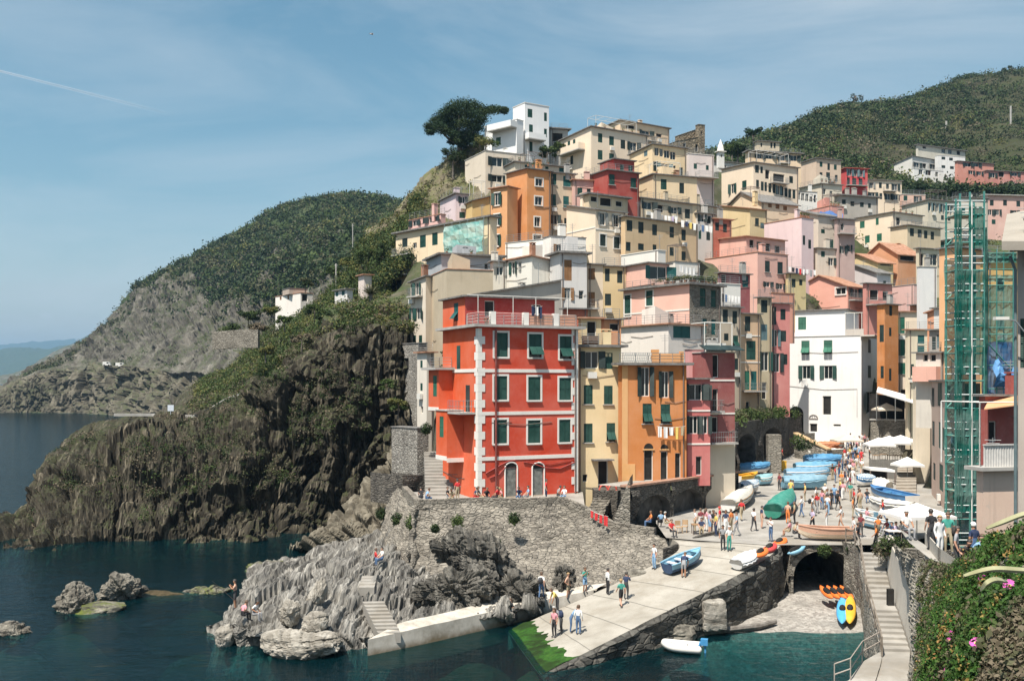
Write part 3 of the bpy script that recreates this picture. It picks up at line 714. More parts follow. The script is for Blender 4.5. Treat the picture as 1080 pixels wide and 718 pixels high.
 if not into and D < 215 and name == 'town_house':
  rn = random.random()
  if rn < .75: clut += 'p'
  if rn > .25: clut += 'a'
  if rn > .55 and 'c' not in clut: clut += 'c'
  r2 = random.Random(int(xc * 7 + yt)); zr0 = max(zt, zl, zr) + (.16 if roof[0] in 'epb' else 0)
  if roof[0] in 'epb' and wR > 2.5 and wL > 2.5:
   if r2.random() < .4:
    mb = MB(); a0, b0 = wR * r2.uniform(.25, .5), wL * r2.uniform(.3, .5); q = [Bk(a0, b0, zr0), Bk(a0 + min(2.6, wR * .4), b0, zr0), Bk(a0 + min(2.6, wR * .4), b0 + 2, zr0), Bk(a0, b0 + 2, zr0)]
    mb.box8(q + [v + Vector((0, 0, r2.uniform(1.2, 2.1))) for v in q]); mb.build('roof_room', wm, ro, o)
   if r2.random() < .4:
    mb = MB(); a0, a1 = wR * .1, wR * r2.uniform(.5, .9); b1 = min(wL * .6, 2.5); hh = r2.uniform(1.8, 2.2); u = Vector((0, 0, hh))
    cs = [Bk(a0, .3, zr0), Bk(a1, .3, zr0), Bk(a1, b1, zr0), Bk(a0, b1, zr0)]
    for v in cs: mb.tube([v, v + u], .035, 4)
    for i in range(4): mb.tube([cs[i] + u, cs[(i + 1) % 4] + u], .035, 4)
    for i in range(1, 5): mb.tube([cs[0].lerp(cs[1], i / 5) + u, cs[3].lerp(cs[2], i / 5) + u], .025, 4)
    mb.build('pergola', r2.choice((M_wood_w, M_pipe)), ro, o)
   if r2.random() < .45:
    n_ = r2.randint(2, 5)
    for i in range(n_):
     s_ = wR * (.1 + .8 * i / n_); v = Bk(s_, .35, zr0); mb = MB(); mb.tube([v, v + Vector((0, 0, .3))], [.14, .19], 6); pt_ = mb.build('flower_pot', M_terra, ro, o)
     leaf_cloud('plant', [tuple(v + Vector((0, 0, .5)) - o)], .33, 30, .16, foliage_mat('pots', (.03, .06, .015), (.09, .13, .03)), parent=pt_, origin=None)
  for f, hs in wins:
   for h in hs:
    if r2.random() < .12 and h[2] - 1 > zvis:
     mb = MB(); m_ = (h[0] + h[1]) / 2; f.box(mb, m_ - .38, m_ + .38, h[2] - .85, h[2] - .3, .06, .36); mb.build('air_conditioner', M_wood_w, root, o)
  if rn < .3 and roof[0] != 'G' and roof[0] != 'g': clut += 'r'
  for f in (fL, fR):
   if f.w < 3 or f.w > 18: continue
   for k in range(2):
    a_ = random.uniform(.1, .8) * f.w; zc = random.uniform(zvis + 1, min(f.z0, f.z1) - .6) if min(f.z0, f.z1) - 1.6 > zvis else zt - .5
    mb = MB(); b_ = min(f.w - .1, a_ + random.uniform(1.5, 6)); mb.tube([f.pt(a_, zc, .04), f.pt((a_ + b_) / 2, zc - .12, .05), f.pt(b_, zc + .05, .04)], .022, 4); mb.build('cable', M_pipe, root, o)
 if 'r' in clut:                                   # roof terrace railing
  rl = MB(); railing(rl, Bk(0.1, 0.1, zf(.1, .1) + .1), Bk(wR - .1, 0.1, zf(wR, 0) + .1)); railing(rl, Bk(0.1, 0.1, zf(.1, .1) + .1), Bk(0.1, wL - .1, zf(0, wL) + .1))
  rl.build('railing', M_metal, root, o)
 nch = clut.count('c')
 for k in range(nch):
  s1, s2 = wR * random.uniform(.2, .8), wL * random.uniform(.15, .7); z = (max(zt, zl) if roof[0] in 'ep' else zt) + 0.1
  if roof[0] in 'gG': z = (zt + zr_) / 2
  cb = MB(); hh = random.uniform(0.9, 1.5); r = random.uniform(.28, .4)
  M = Matrix.Translation(Bk(s1, s2, z)) @ Matrix.Rotation(ar, 4, 'Z')
  cb.box(-r, r, -r * .8, r * .8, -0.9, hh, 0, M); cb.box(-r - .06, r + .06, -r * .8 - .06, r * .8 + .06, hh + .12, hh + .2, 0, M)
  for sx in (-1, 1): cb.box(sx * r * .8 - .07, sx * r * .8 + .07, -.15, .15, hh, hh + .12, 0, M)
  cb.build('chimney', random.choice((M_conc, wm, wm, wm, M_terra)), ro, o)
 for k in range(clut.count('a')):                  # tv aerial
  s1, s2 = wR * random.uniform(.1, .9), wL * random.uniform(.1, .8); ab = MB(); b0 = Bk(s1, s2, max(zt, zl, zr) - .1); hh = random.uniform(1.6, 2.8)
  ab.tube([b0 - Vector((0, 0, .6)), b0 + Vector((0, 0, hh))], 0.025, 4)
  for q in range(3):
   ab.tube([b0 + Vector((-.4 + q * .08, 0.2, hh - .15 - q * .2)), b0 + Vector((.4 - q * .08, -.2, hh - .15 - q * .2))], 0.015, 4)
  ab.build('aerial', M_metal, ro, o)
 for k in range(clut.count('d')):                  # dish
  s1 = wR * random.uniform(.2, .8); db = MB(); c0 = Bk(s1, .3, zf(s1, .3) + .55); nn = 10
  rim = [c0 + Vector((math.cos(q * 2 * math.pi / nn) * .42, -.14, math.sin(q * 2 * math.pi / nn) * .42)) for q in range(nn)]
  for q in range(nn): db.poly([c0, rim[q], rim[(q + 1) % nn]])
  db.tube([c0, c0 + Vector((0, .05, -.7))], .03, 4); db.build('satellite_dish', M_wood_w, ro, o)
 for f in ((fR,) if wR > wL * .4 else (fL,)):
  if 'p' in clut:
   pb = MB(); s_ = f.w - .3 if random.random() < .5 else .3
   pb.tube([f.pt(s_, zb, .09), f.pt(s_, f.z0 + (f.z1 - f.z0) * s_ / f.w - .05, .09)], 0.055, 6); pb.build('drainpipe', M_pipe, root, o)
 for b in bal:                                     # (face, x0, x1, y_floor, depth, material key)
  f = fL if b[0] == 'L' else fR
  s0, z = f.at(b[1], b[3]); s1 = f.at(b[2], b[3])[0]
  if s0 > s1: s0, s1 = s1, s0
  s0 = max(s0, -b[4]); s1 = min(s1, f.w + b[4])
  bb = MB(); f.box(bb, s0, s1, z - .16, z, 0.01, b[4])
  bo = bb.build('balcony', M_conc, root, o)
  rb = MB()
  if len(b) > 5 and b[5] == 'solid':
   f.box(rb, s0, s1, z + .002, z + .95, b[4] - .1, b[4] - .003); f.box(rb, s0, s0 + .1, z + .002, z + .95, 0.02, b[4] - .102); f.box(rb, s1 - .1, s1, z + .002, z + .95, 0.02, b[4] - .102)
   rb.build('parapet', wm if len(b) < 7 else M_trim, bo, o)
  else:
   pts = [f.pt(s0 + .05, z, .05), f.pt(s0 + .05, z, b[4] - .06), f.pt(s1 - .05, z, b[4] - .06), f.pt(s1 - .05, z, .05)]
   for i in range(3): railing(rb, pts[i], pts[i + 1], 0.95, 0.22, 2, 0.014)
   rb.build('railing', M_metal, bo, o)
 for (fc, y0, hgt) in ledge:                       # pale string course
  f = fL if fc == 'L' else fR
  z = f.at((xc + (xl if fc == 'L' else xr)) / 2, y0)[1]
  lb = MB(); f.box(lb, 0, f.w, z - hgt / 2, z + hgt / 2, 0.0, 0.05); lb.build('string_course', M_trim, root, o)
 HOUSES[label] = dict(root=root, fL=fL, fR=fR, zb=zb, zt=zt, zvis=zvis, C=C, tR=tR, tL=tL, wR=wR, wL=wL, o=o, Bk=Bk, wm=wm)
 return HOUSES[label]
M_rub = stonewall('rubble', (0.16, 0.145, 0.12), (0.36, 0.33, 0.28), (0.22, 0.2, 0.17), 2.4, 2.0)
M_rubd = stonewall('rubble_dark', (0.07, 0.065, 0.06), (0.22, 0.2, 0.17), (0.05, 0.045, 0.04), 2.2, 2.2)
M_rubg = stonewall('rubble_grey', (0.2, 0.185, 0.165), (0.42, 0.395, 0.355), (0.27, 0.25, 0.22), 3.0, 1.4)
RH = 'red house with white quoins and green shutters on the harbour terrace'
REDC = (0.6, 0.058, 0.024); RED_LIT = (0.66, 0.095, 0.024)  # second tone is the same red with sunlight put into the colour
h = H(RH, 80, 26, 467, 504, 609.5, 344.6, 530, REDC,
 L='', Rr='528.5,363.5,14,25.5,gcF;564.5,364.5,13.5,24.5,ghF;596.5,366.5,12.5,24,ghF;528,409,13.8,25,gcF;563.5,409.5,13,24.5,gcF;596,410,12.5,23.5,gcF;527.7,455,14,25,gcF;563.3,455,13.2,24,gcF;595.6,454.2,12,23.8,gcF;539,510.5,11.5,35,kd;567.5,509.5,11,35,kd',
 roof='bc', dirt=0.22, mat=plaster('red_front', REDC, 0.28, 2), matL=plaster('red_side', RED_LIT, 0.25, 5), group='houses on the harbour', ledge=(('L', 391, .28), ('R', 391, 0.28), ('R', 435.3, 0.28), ('R', 482, 0.3)))
def sub(lab, s, p, pxl, yt, yb, col, L='', Rr='', **k):
 """a volume standing p metres proud of the left wall of house lab, its outer corner s metres back"""
 b = HOUSES[lab]; c = Vector((b['C'].x, b['C'].y, 0)) + b['tL'] * s + Vector((-b['tR'].x, -b['tR'].y, 0)) * p
 e = c + b['tR'] * max(p, .7)
 X = lambda q: 540 + F * q.x / q.y
 return H(lab + k.pop('sfx', 'bay'), c.y, math.degrees(math.atan2(b['tR'].y, b['tR'].x)), pxl, X(c), X(e) if k.get('xr') is None else k.pop('xr'), yt, yb, col, L, Rr, into=lab, extra=0, **k)
M_red_lit = plaster('red_side', RED_LIT, 0.25, 5)
sub(RH, 2.9, 1.5, 460, 433.5, 485, RED_LIT, '465.7,450,4.2,22,ec;475.7,452,4.6,23.5,ec', roof='pc', mat=M_red_lit, sfx='bay low', ledge=(('L', 482.5, .35), ('R', 485, .35)))
sub(RH, 5.2, 1.3, 452, 390, 434, RED_LIT, '458.7,407,4,22,ec;467,407,4,22,ec', roof='bc', mat=M_red_lit, sfx='bay high', clut='r', ledge=(('L', 431, .3),))
t_ = HOUSES[RH]; c_ = Vector((t_['C'].x, t_['C'].y, 0)) + t_['tL'] * 2.6
H(RH + 'top', c_.y, 26, 467, 540 + F * c_.x / c_.y, 585, 313, 345, (0.42, 0.035, 0.03), '481,329,4.5,19,th', '516.5,325.5,10.5,17,kd;566,328,10,14,kd', into=RH, extra=0, roof='es', depth=6, matL=M_red_lit)  # front's deeper red carries the awning shade; flank takes the sunlit tone
def quoins(lab, items):
 b = HOUSES[lab]; mb = MB()
 for f, s, y0, y1, sg in items:
  f = b[f]; z1 = f.at(540 + F * f.pt(s, 0).x / f.pt(s, 0).y, y0)[1]; z0 = f.at(540 + F * f.pt(s, 0).x / f.pt(s, 0).y, y1)[1]
  n = int((z1 - z0) / 0.62)
  for i in range(n):
   q = z0 + (z1 - z0) * i / n; q2 = z0 + (z1 - z0) * (i + 1) / n - 0.01; wd = 0.62 if i % 2 else 0.34
   a0, a1 = (s, s + wd) if sg > 0 else (s - wd, s)
   f.box(mb, a0, a1, q, q2, 0.001, 0.045)
 mb.build('quoins', M_trim, b['root'], b['o'])
quoins(RH, [('fR', 0.0, 346, 522, 1), ('fR', t_['wR'], 346, 518, -1), ('fL', 0.0, 346, 522, 1)])
def parts(lab):
 b = HOUSES[lab]; return b, b['root'], b['o']
b, rt, oo = parts(RH)
f = b['fR']
mb = MB(); zt = b['zt'] + .24; p = lambda s1, s2, z: b['Bk'](s1, s2, z)
railing(mb, p(.1, .15, zt), p(b['wR'] - .1, .15, zt), .95, 1.3, 4, .016); railing(mb, p(.1, .15, zt), p(.1, 2.4, zt), .95, 1.2, 4, .016)
mb.build('railing', M_wood_w, rt, oo)
mb = MB()
for s_ in (1.2, 4.2, 7.0):
 mb.box8([p(s_, .08, zt), p(s_ + .45, .08, zt), p(s_ + .45, .5, zt), p(s_, .5, zt), p(s_, .08, zt + 1.05), p(s_ + .45, .08, zt + 1.05), p(s_ + .45, .5, zt + 1.05), p(s_, .5, zt + 1.05)])
mb.build('terrace_pillar', M_trim, rt, oo)
mb = MB()
for s0, s1 in ((4.75, 6.9), (7.6, 9.0)):
 mb.box8([p(s0, .1, zt), p(s1, .1, zt), p(s1, .16, zt), p(s0, .16, zt), p(s0, .1, zt + .9), p(s1, .1, zt + .9), p(s1, .16, zt + .9), p(s0, .16, zt + .9)])
mb.build('terrace_parapet', plaster('salmon_para', (0.62, 0.3, 0.2), .5), rt, oo)
mb = MB(); zz = zt + 2.35
for s_ in (.15, 3.3, 5.4, 8.4): mb.tube([p(s_, .3, zt), p(s_, .3, zz)], .03, 5)
mb.tube([p(.1, .3, zz), p(8.8, .3, zz)], .03, 5); mb.tube([p(.15, .3, zz), p(.15, 2.5, zz + .2)], .03, 5)
mb.build('pergola', M_wood_w, rt, oo)
mb = MB(); mb.tube([f.pt(1.55, 5.8, .12), f.pt(1.55, b['zt'] - .1, .12)], .09, 8); mb.build('drainpipe', simple('pipe_red', (0.2, .04, .03), .5), rt, oo)
for s_ in (3.2, 5.85):      # arched door heads
 mb = MB(); n = 10
 cx, cz = f.at(539 if s_ < 5 else 567.5, 493); r = .5
 mb.poly([f.pt(cx + r * math.cos(k * math.pi / n), cz + .02 + r * .75 * math.sin(k * math.pi / n), .02) for k in range(n + 1)]); mb.build('fanlight', M_dark, rt, oo)
 mb = MB(); mb.tube([f.pt(cx - r - .06, 6.0, .03), f.pt(cx - r - .06, cz, .03)] + [f.pt(cx + (r + .06) * math.cos(math.pi - k * math.pi / n), cz + (r + .06) * .78 * math.sin(k * math.pi / n), .03) for k in range(n + 1)] + [f.pt(cx + r + .06, 6.0, .03)], .065, 6); mb.build('door_surround', M_trim, rt, oo)
 mb = MB(); f.box(mb, cx - .46, cx + .46, 6.0, cz - .06, -.1, -.04); mb.build('door_leaf', simple('grey_door', (.16, .17, .15), .7, .4), rt, oo)
mb = MB()
for k, (pts) in enumerate([[(512, 499), (524, 492), (536, 486), (543, 485)], [(516, 504), (526, 500), (533, 492)], [(552, 487), (563, 489), (575, 493), (590, 494), (606, 487)], [(555, 486), (580, 489), (606, 484)]]):
 mb.tube([f.pt(*f.at(*q), .06) for q in pts], .05 if k != 3 else .03, 5)
mb.build('cable', simple('cable_red', (.3, .03, .02), .6), rt, oo)
mb = MB(); f.box(mb, 0.02, b['wR'], 5, f.at(560, 522)[1], .001, .03); mb.build('plinth', plaster('plinth', (.5, .4, .3), .8), rt, oo)
fl = b['fL']; zb_ = fl.at(490, 434)[1]
mb = MB(); fl.box(mb, .35, 3.0, zb_ - .15, zb_, .001, 1.45); bo = mb.build('balcony', M_conc, rt, oo)
mb = MB(); railing(mb, fl.pt(.4, zb_, 1.4), fl.pt(2.9, zb_, 1.4), .95, .3, 2, .016); railing(mb, fl.pt(.4, zb_, .05), fl.pt(.4, zb_, 1.4), .95, .3, 2, .016); mb.build('railing', M_metal, bo, oo)
mb = MB(); fl.box(mb, 1.6, 2.4, zb_, zb_ + 2.2, -.02, .03); mb.build('door', SH['k'], rt, oo)
mb = MB(); fl.box(mb, 3.6, 4.3, zb_ + 3.4, zb_ + 5.5, -.02, .03); mb.build('door', SH['g'], rt, oo)
H('yellow harbour house with a canopied door and two life rings outside', 85, 12, 604, 608, 655, 366, 545, (0.76, 0.6, 0.35),
 Rr='624,379.5,14,18,ko;641.6,380.5,9,17,gc;620.4,416,9.4,20,gcS;641.6,416.4,9.2,19.5,gcS;620.4,456.5,9.2,20,gcS;644.3,455.7,9,19.5,ghS;636,501,10.5,31,kd;617,504,5,8,kd', roof='bs', dirt=.4, clut='p', group='houses on the harbour')
YH = 'yellow harbour house with a canopied door and two life rings outside'
H(YH + 'top', 86.5, 12, 610, 613, 634, 336, 366, (0.66, 0.52, 0.3), Rr='624,349,9.8,21,kd', into=YH, extra=0, roof='et')
b, rt, oo = parts(YH); f = b['fR']; zz = b['zt'] + .26
mb = MB(); railing(mb, b['Bk'](.1, .1, zz), b['Bk'](b['wR'] - .1, .1, zz), .9, .8, 5, .02); mb.build('railing', M_metal, rt, oo)
mb = MB(); a_, z_ = f.at(634, 485); f.box(mb, a_ - .9, a_ + .9, z_, z_ + .12, .0, .9); mb.build('canopy', M_slate, rt, oo)
mb = MB()
for x_ in (621, 629):
 q, z_ = f.at(x_, 358); f.box(mb, q - .35, q + .35, zz, zz + .75, .0 - .8, -.35)
mb.build('planter', simple('crate_brown', (.12, .06, .03), .8), rt, oo)
H('orange house with wide open dark shutters and washing on a line', 84, 10, 652, 656, 724, 385, 508, (0.57, 0.2, 0.05),
 Rr='680.5,402.5,9,31,ko;701.5,405.5,8,28,ko;682.6,436,9.6,21,ghS;701.8,436.3,10,20.5,ghS;684,490,9.6,34,kd;700.6,491,7.6,31,kd;715,491,6,27,kd', roof='bs', dirt=.35, group='houses on the harbour', clut='p', extra=.4)
OH = 'orange house with wide open dark shutters and washing on a line'
b, rt, oo = parts(OH); f = b['fR']; zz = b['zt'] + .24
for x_, w_ in ((684, .42), (700.6, .34)):
 cx, cz = f.at(x_, 474); mb = MB(); n = 10
 mb.poly([f.pt(cx + w_ * math.cos(k * math.pi / n), cz + .08 + w_ * 1.1 * math.sin(k * math.pi / n), .015) for k in range(n + 1)]); mb.build('fanlight', M_dark, rt, oo)
 mb = MB(); f.box(mb, cx - w_ - .1, cx + w_ + .1, cz - .05, cz + .07, .0, .08); mb.build('door_lintel', plaster('ochre_l', (.6, .34, .14), .4), rt, oo)
mb = MB(); a0 = f.at(656, 384)[0]
for i in range(14):
 q = b['Bk'](.2 + i * .19, .2, zz); mb.tube([q, q + Vector((.17, 0, .8))], .025, 4); mb.tube([q + Vector((.17, 0, 0)), q + Vector((0, 0, .8))], .025, 4)
mb.build('lattice', M_wood_w, rt, oo)
mb = MB()
for s0, s1, z1 in ((2.7, 3.3, 1.1), (3.4, 5.4, .75), (5.2, 5.5, .95)):
 q = [b['Bk'](s0, .1, zz), b['Bk'](s1, .1, zz), b['Bk'](s1, .5, zz), b['Bk'](s0, .5, zz)]; mb.box8(q + [v + Vector((0, 0, z1)) for v in q])
mb.build('terrace_parapet', plaster('orange_par', (.66, .3, .1), .4), rt, oo)
mb = MB(); f.box(mb, .0, b['wR'] * .2, 6.7, 8.6, .001, .05); f.box(mb, .0, .5, 8.6, b['zt'], .001, .04); mb.build('pilaster', plaster('ochre_p', (.68, .36, .14), .4), rt, oo)
PH = 'crimson pink house with a flank shaded maroon, balconies and cream ground floor'
H(PH, 88, 20, 722, 744, 775, 372, 500, (0.27, 0.06, 0.06), L='', Rr='754.8,386,6.4,24,kd;754.5,424,6,28,kd;754,448,6.4,17,kd;765,487,5.2,13,kd;750,493,5,20,kd', roof='pc', dirt=.5, group='houses on the harbour',  # maroon base colour stands in for shade on this flank
 bal=(('R', 745, 773, 466.5, .9), ('R', 746, 760, 433, .7)), ledge=(('R', 401, .14), ('R', 436, .14)))
b, rt, oo = parts(PH); f = b['fR']
mb = MB(); f.box(mb, .02, b['wR'], 3, f.at(760, 466)[1] - .17, .001, .04); mb.build('ground_floor', plaster('cream_gf', (.6, .52, .42), .7), rt, oo)
H(PH + 'low', 86, 8, 722, 725, 749, 400, 500, (0.5, 0.13, 0.125), Rr='733.5,413.5,14,17,ko;744.8,414,6,16,ko;731.5,448,9,19,ko;742.5,448,8,19,ko;737,491,6.2,20,kd', into=PH, extra=1, roof='es', dirt=.4, ledge=(('R', 433, .14), ('R', 468, .14)))
H(PH + 'pale', 90, 16, 722, 727, 744.5, 368.5, 400, (0.7, 0.34, 0.33), into=PH, extra=0, roof='pc', dirt=.4)  # lighter pink puts the sunlight on this corner into the colour
zz = HOUSES[PH]['zt'] + .1; B_ = HOUSES[PH]['Bk']
mb = MB(); q = [B_(-.4, -.8, zz + .1), B_(6.4 if b['wR'] > 6 else b['wR'] + .5, -.8, zz + .1), B_(b['wR'] + .5, .4, zz + .55), B_(-.4, .4, zz + .55)]; mb.box8(q + [v + Vector((0, 0, .06)) for v in q]); mb.build('awning', SH['k'], rt, oo)
mb = MB()
for s1 in (.1, 1.7, b['wR'] - .1):
 mb.tube([B_(s1, .3, zz), B_(s1, .3, zz + 2.6)], .05, 5)
mb.tube([B_(.1, .3, zz + 2.6), B_(b['wR'] - .1, .3, zz + 2.6)], .05, 5); mb.tube([B_(.1, .3, zz + 2.6), B_(.1, 2.6, zz + 2.6)], .05, 5)
mb.build('pergola', M_wood_w, rt, oo)
mb = MB(); q = [B_(.4, .5, zz), B_(b['wR'] - .6, .5, zz), B_(b['wR'] - .6, .9, zz), B_(.4, .9, zz)]; mb.box8(q + [v + Vector((0, 0, .8)) for v in q]); mb.build('terrace_parapet', M_trim, rt, oo)
H('whitewashed terrace house with a teal awning behind the orange house', 98, 35, 654, 705, 742, 342, 378, (0.74, 0.68, 0.62), Rr='719,350,18,13,tc', roof='et', clut='c', gy=None)
H('salmon roof room with an orange parapet above the yellow house', 95, 14, 634, 637, 655, 337, 365, (0.66, .3, .14), Rr='648,345,10,8,kd', roof='es')
H('pink house with green louvred shutters and a rubble stone flank', 108, 38, 658, 727, 760, 300, 372, PINK, L='661.8,322.4,6.6,22,gcF;685,314.4,7,16,gcF', Rr='741,313.5,6.4,19,gc;752.3,315,5.6,18,gc;742.4,344,6,16,tc;752.3,345,5,16,tc', roof='bs', dirt=.25,
 ledge=(('L', 329, .16),))
PK = 'pink house with green louvred shutters and a rubble stone flank'
b, rt, oo = parts(PK); f = b['fR']; mb = MB(); hs = []
for x, y, ww, hh in ((741, 313.5, 6.4, 19), (752.3, 315, 5.6, 18), (742.4, 344, 6, 16), (752.3, 345, 5, 16)):
 s0 = f.at(x - ww / 2, y)[0]; s1 = f.at(x + ww / 2, y)[0]; hs.append((s0, s1, f.at(x, y + hh / 2)[1], f.at(x, y - hh / 2)[1]))
f2 = Face(f.pt(0, 0, .05), f.t, f.n, f.w, f.zb, f.z0 - .01, f.z1 - .01); holed_wall(mb, f2, hs, 0, .06); mb.build('stone_facing', M_rub, rt, oo)
H(PK + 'up', 116, 30, 657, 684, 706, 277.5, 300, PINK, Rr='694,288,18,14,to', into=PK, extra=0, roof='es')
mb = MB(); zz = b['zt'] + .24
for i in range(16):
 q = b['Bk'](random.uniform(.5, b['wR'] - .4), .5, zz) if i % 2 else b['Bk'](.4, random.uniform(.5, b['wL'] * .6), zz)
 mb.tube([q, q + Vector((0, 0, .35))], [.16, .22], 6)
mb.build('flower_pot', M_terra, rt, oo)
pl = [Vector(v) + oo for v in []]
H('yellow ochre house between the white and pink houses with black shutters', 119, 14, 634, 637, 660, 281, 336, (0.7, .54, .3), Rr='639.8,290,6.4,13.5,kc;653.7,292,5.6,13,kc;641.2,316,6.6,12.5,kc', roof='es')
H('narrow cream house with brown louvred shutters and a drainpipe', 113.5, 12, 617, 619.5, 636, 279, 331, (0.7, .57, .42), Rr='624,289,7,12,bc;623.8,315,7.2,14,bc', roof='es', clut='p', bal=(('R', 619, 630, 325, .8),))
H('pale grey house with orange brown shutters beside a white wall', 111, 18, 580, 590.5, 619, 267, 324, (0.66, .64, .62), Rr='599,285,8,22,bc;598.5,310,6.5,13,bo;613,311,5,9,n-', roof='bs', clut='a', group='houses of the hillside town')
H('white terrace house with a brown shuttered window under the cream row', 118, 24, 573, 581, 618, 249, 268, WHITE, Rr='589.8,261.8,6.5,8,bo', roof='ps', clut='c', extra=3)
H('long white parapet terrace below the tall orange house', 126, 52, 533, 581, 590, 251.5, 272, WHITE, roof='pc', dirt=.3, extra=3)
H('white gabled house with green shutters and a stained cracked flank', 113, 33, 534, 561, 589.5, 270.5, 312, (.76, .73, .66), L='541.7,283,4.2,13,go;548.2,282.6,3.4,13,g-', Rr='582.2,284.5,4.4,8.5,gc', roof='et', dirt=.7, yr=277, clut='c')
H('low grey roughcast house with one green door behind the red house', 102, 30, 488, 494, 592, 312, 330, (.5, .46, .41), Rr='558,311.5,7,12,gc', yr=296, roof='es', dirt=.8, clut='ca')
H('brick red roof room with a tiled roof right of the red house', 95, 20, 594, 597, 620, 326, 340, (.5, .13, .07), roof='es')
H('tall beige house with a windowless tan front above the red house', 112, 18, 449, 471, 520, 284, 440, (.52, .43, .31), L='450.3,299,2.6,9,gc;454,298.5,2.8,9,gc;450.8,331,3,9,gc;452.5,364,3,10,gc;452.5,399,3,12,gc', roof='pt', dirt=.6, clut='c', depth=8)
HOUSES['tall beige house with a windowless tan front above the red house']
H('pale house stacked against the beige house with crooked green shutters', 118, 45, 433, 449, 456, 292, 378, (.68, .6, .5), L='435,306.5,3,13,gc;440.2,304,4.2,14,go;433.9,331,4,12,go;442,331,5,12,go;437,358,3.5,9,gc;443.5,358,3.5,9,gc', yl=298, roof='es', dirt=.6, bal=(('L', 434, 446, 313, .8),))
H('grey blue low roofed house with a small white gable', 123, 20, 450, 465.5, 530, 268.5, 290, (.42, .43, .45), Rr='513,281,4,6,c-', roof='bs', dirt=.5, clut='c')
H('small white lean-to with a green awning window above the beige house', 117, 15, 517, 520, 534, 276, 300, (.7, .66, .58), Rr='527,286,7,9,no', roof='es')
H('long cream apartment house with balconies at the cliff edge', 130, 43, 417.5, 517, 524, 229, 335, (.8, .63, .43), L='427,256,5.6,9.5,kc;446,254.5,6.2,13,gc;458.7,252,5.8,13,gc;426,279,12,9,kd;421,304.6,5,18,kc;429,304,5,18,kc;424.6,323,3,5,kd;451.5,276,6,10,k-;437.5,259,4,6,n-', roof='bs', depth=9, clut='aa',
 bal=(('L', 418, 437, 270, 1.0), ('L', 418, 434, 291, 1.1)))
CA = 'long cream apartment house with balconies at the cliff edge'
b, rt, oo = parts(CA); f = b['fL']
mb = MB(); a0, _ = f.at(516, 240); a1, _ = f.at(474.5, 240); z0 = f.at(500, 268)[1]; z1 = b['zt'] - .5
n = 14
for i in range(n):
 for j in range(6):
  g = lambda i_, j_: f.pt(a0 + (a1 - a0) * i_ / n, z0 + (z1 - z0) * j_ / 6, 1.1 + .12 * math.sin(i_ * 2.1 + j_) + .08 * math.sin(j_ * 3.7 + i_ * .6))
  mb.quad(g(i, j), g(i + 1, j), g(i + 1, j + 1), g(i, j + 1))
def netmat(key, c, alpha, var=.5):
 t = NT(key); n1 = t.noise(t.pos((1, 1, 2.2)), .35, 4, .6)
 col = t.mix(t.ramp(n1, [(.4, 0), (.6, 1)]), c, mx(c, (.75, .85, .8), var))
 d = t.n('ShaderNodeBsdfDiffuse'); t.l(col, d.inputs[0]); tl = t.n('ShaderNodeBsdfTranslucent'); t.l(col, tl.inputs[0])
 m1 = t.n('ShaderNodeMixShader'); m1.inputs[0].default_value = .35; t.l(d.outputs[0], m1.inputs[1]); t.l(tl.outputs[0], m1.inputs[2])
 tr = t.n('ShaderNodeBsdfTransparent'); m2 = t.n('ShaderNodeMixShader'); m2.inputs[0].default_value = alpha
 t.l(tr.outputs[0], m2.inputs[1]); t.l(m1.outputs[0], m2.inputs[2]); t.l(m2.outputs[0], t.out.inputs[0]); return t.m
M_net = netmat('net_teal', (.2, .5, .48), .85, .6); M_net2 = netmat('net_green', (.012, .15, .12), .8, .2)
so_ = empty('scaffold_sheet', f.pt(a0, z0, 1.1), 'teal translucent sheet hung over scaffolding on the cream apartment house', 'scaffold')
mb.build('sheet', M_net, so_, f.pt(a0, z0, 1.1))
mb = MB()
for i in range(6):
 q = a0 + (a1 - a0) * i / 5; mb.tube([f.pt(q, z0 - .6, .95), f.pt(q, z1 + .4, .95)], .04, 4)
for j in range(4): mb.tube([f.pt(a0, z0 + (z1 - z0) * j / 3, .95), f.pt(a1, z0 + (z1 - z0) * j / 3, .95)], .035, 4)
mb.build('scaffold_pole', M_metal, so_, f.pt(a0, z0, 1.1))
H('flat pink roof terrace house left of the lilac house', 140, 42, 431, 465, 470, 226, 248, (.7, .42, .38), L='438,234,6,9,ko;457,231,9,7,ko', roof='pt', clut='c', extra=3)
H('lilac pink house with a plain gable beside the bare slope', 147, 24, 464, 480.5, 494, 204.5, 240, LILAC, Rr='488,211,5,7,ko;487.5,227,6,6.5,gc', roof='es', clut='r')
H('ochre yellow house with a slate roof left of the tall orange house', 145, 22, 490, 498, 519, 212, 245, (.7, .5, .22), Rr='', roof='es', yr=207)
H('tall orange house with white framed windows on the hill', 140, 30, 534, 556, 581, 178, 258, ORANGE, L='', Rr='568.5,192.4,7.6,8,k-F;568,212,7.6,9,k-F;566.7,234,6,10,k-F;566.7,251,8,6,k-F', roof='es', yl=184, dirt=.3, clut='p')
TO = 'tall orange house with white framed windows on the hill'
H(TO + 'side', 139, 52, 517.5, 535, 546, 197, 270, (.68, .34, .15), L='524.4,210,5.5,13,goF;524,232,5.5,12,goF;523.7,253.7,5,12,goF', into=TO, extra=3, roof='et')
H('beige flat blocky house with dark shutters near the pine', 152, 26, 490.5, 512, 555, 159, 205, (.7, .6, .48), Rr='524.4,171,11,9.5,ko;524.4,188.5,11,7.5,ko;539,172.5,8,6,kc', roof='pc', clut='d')
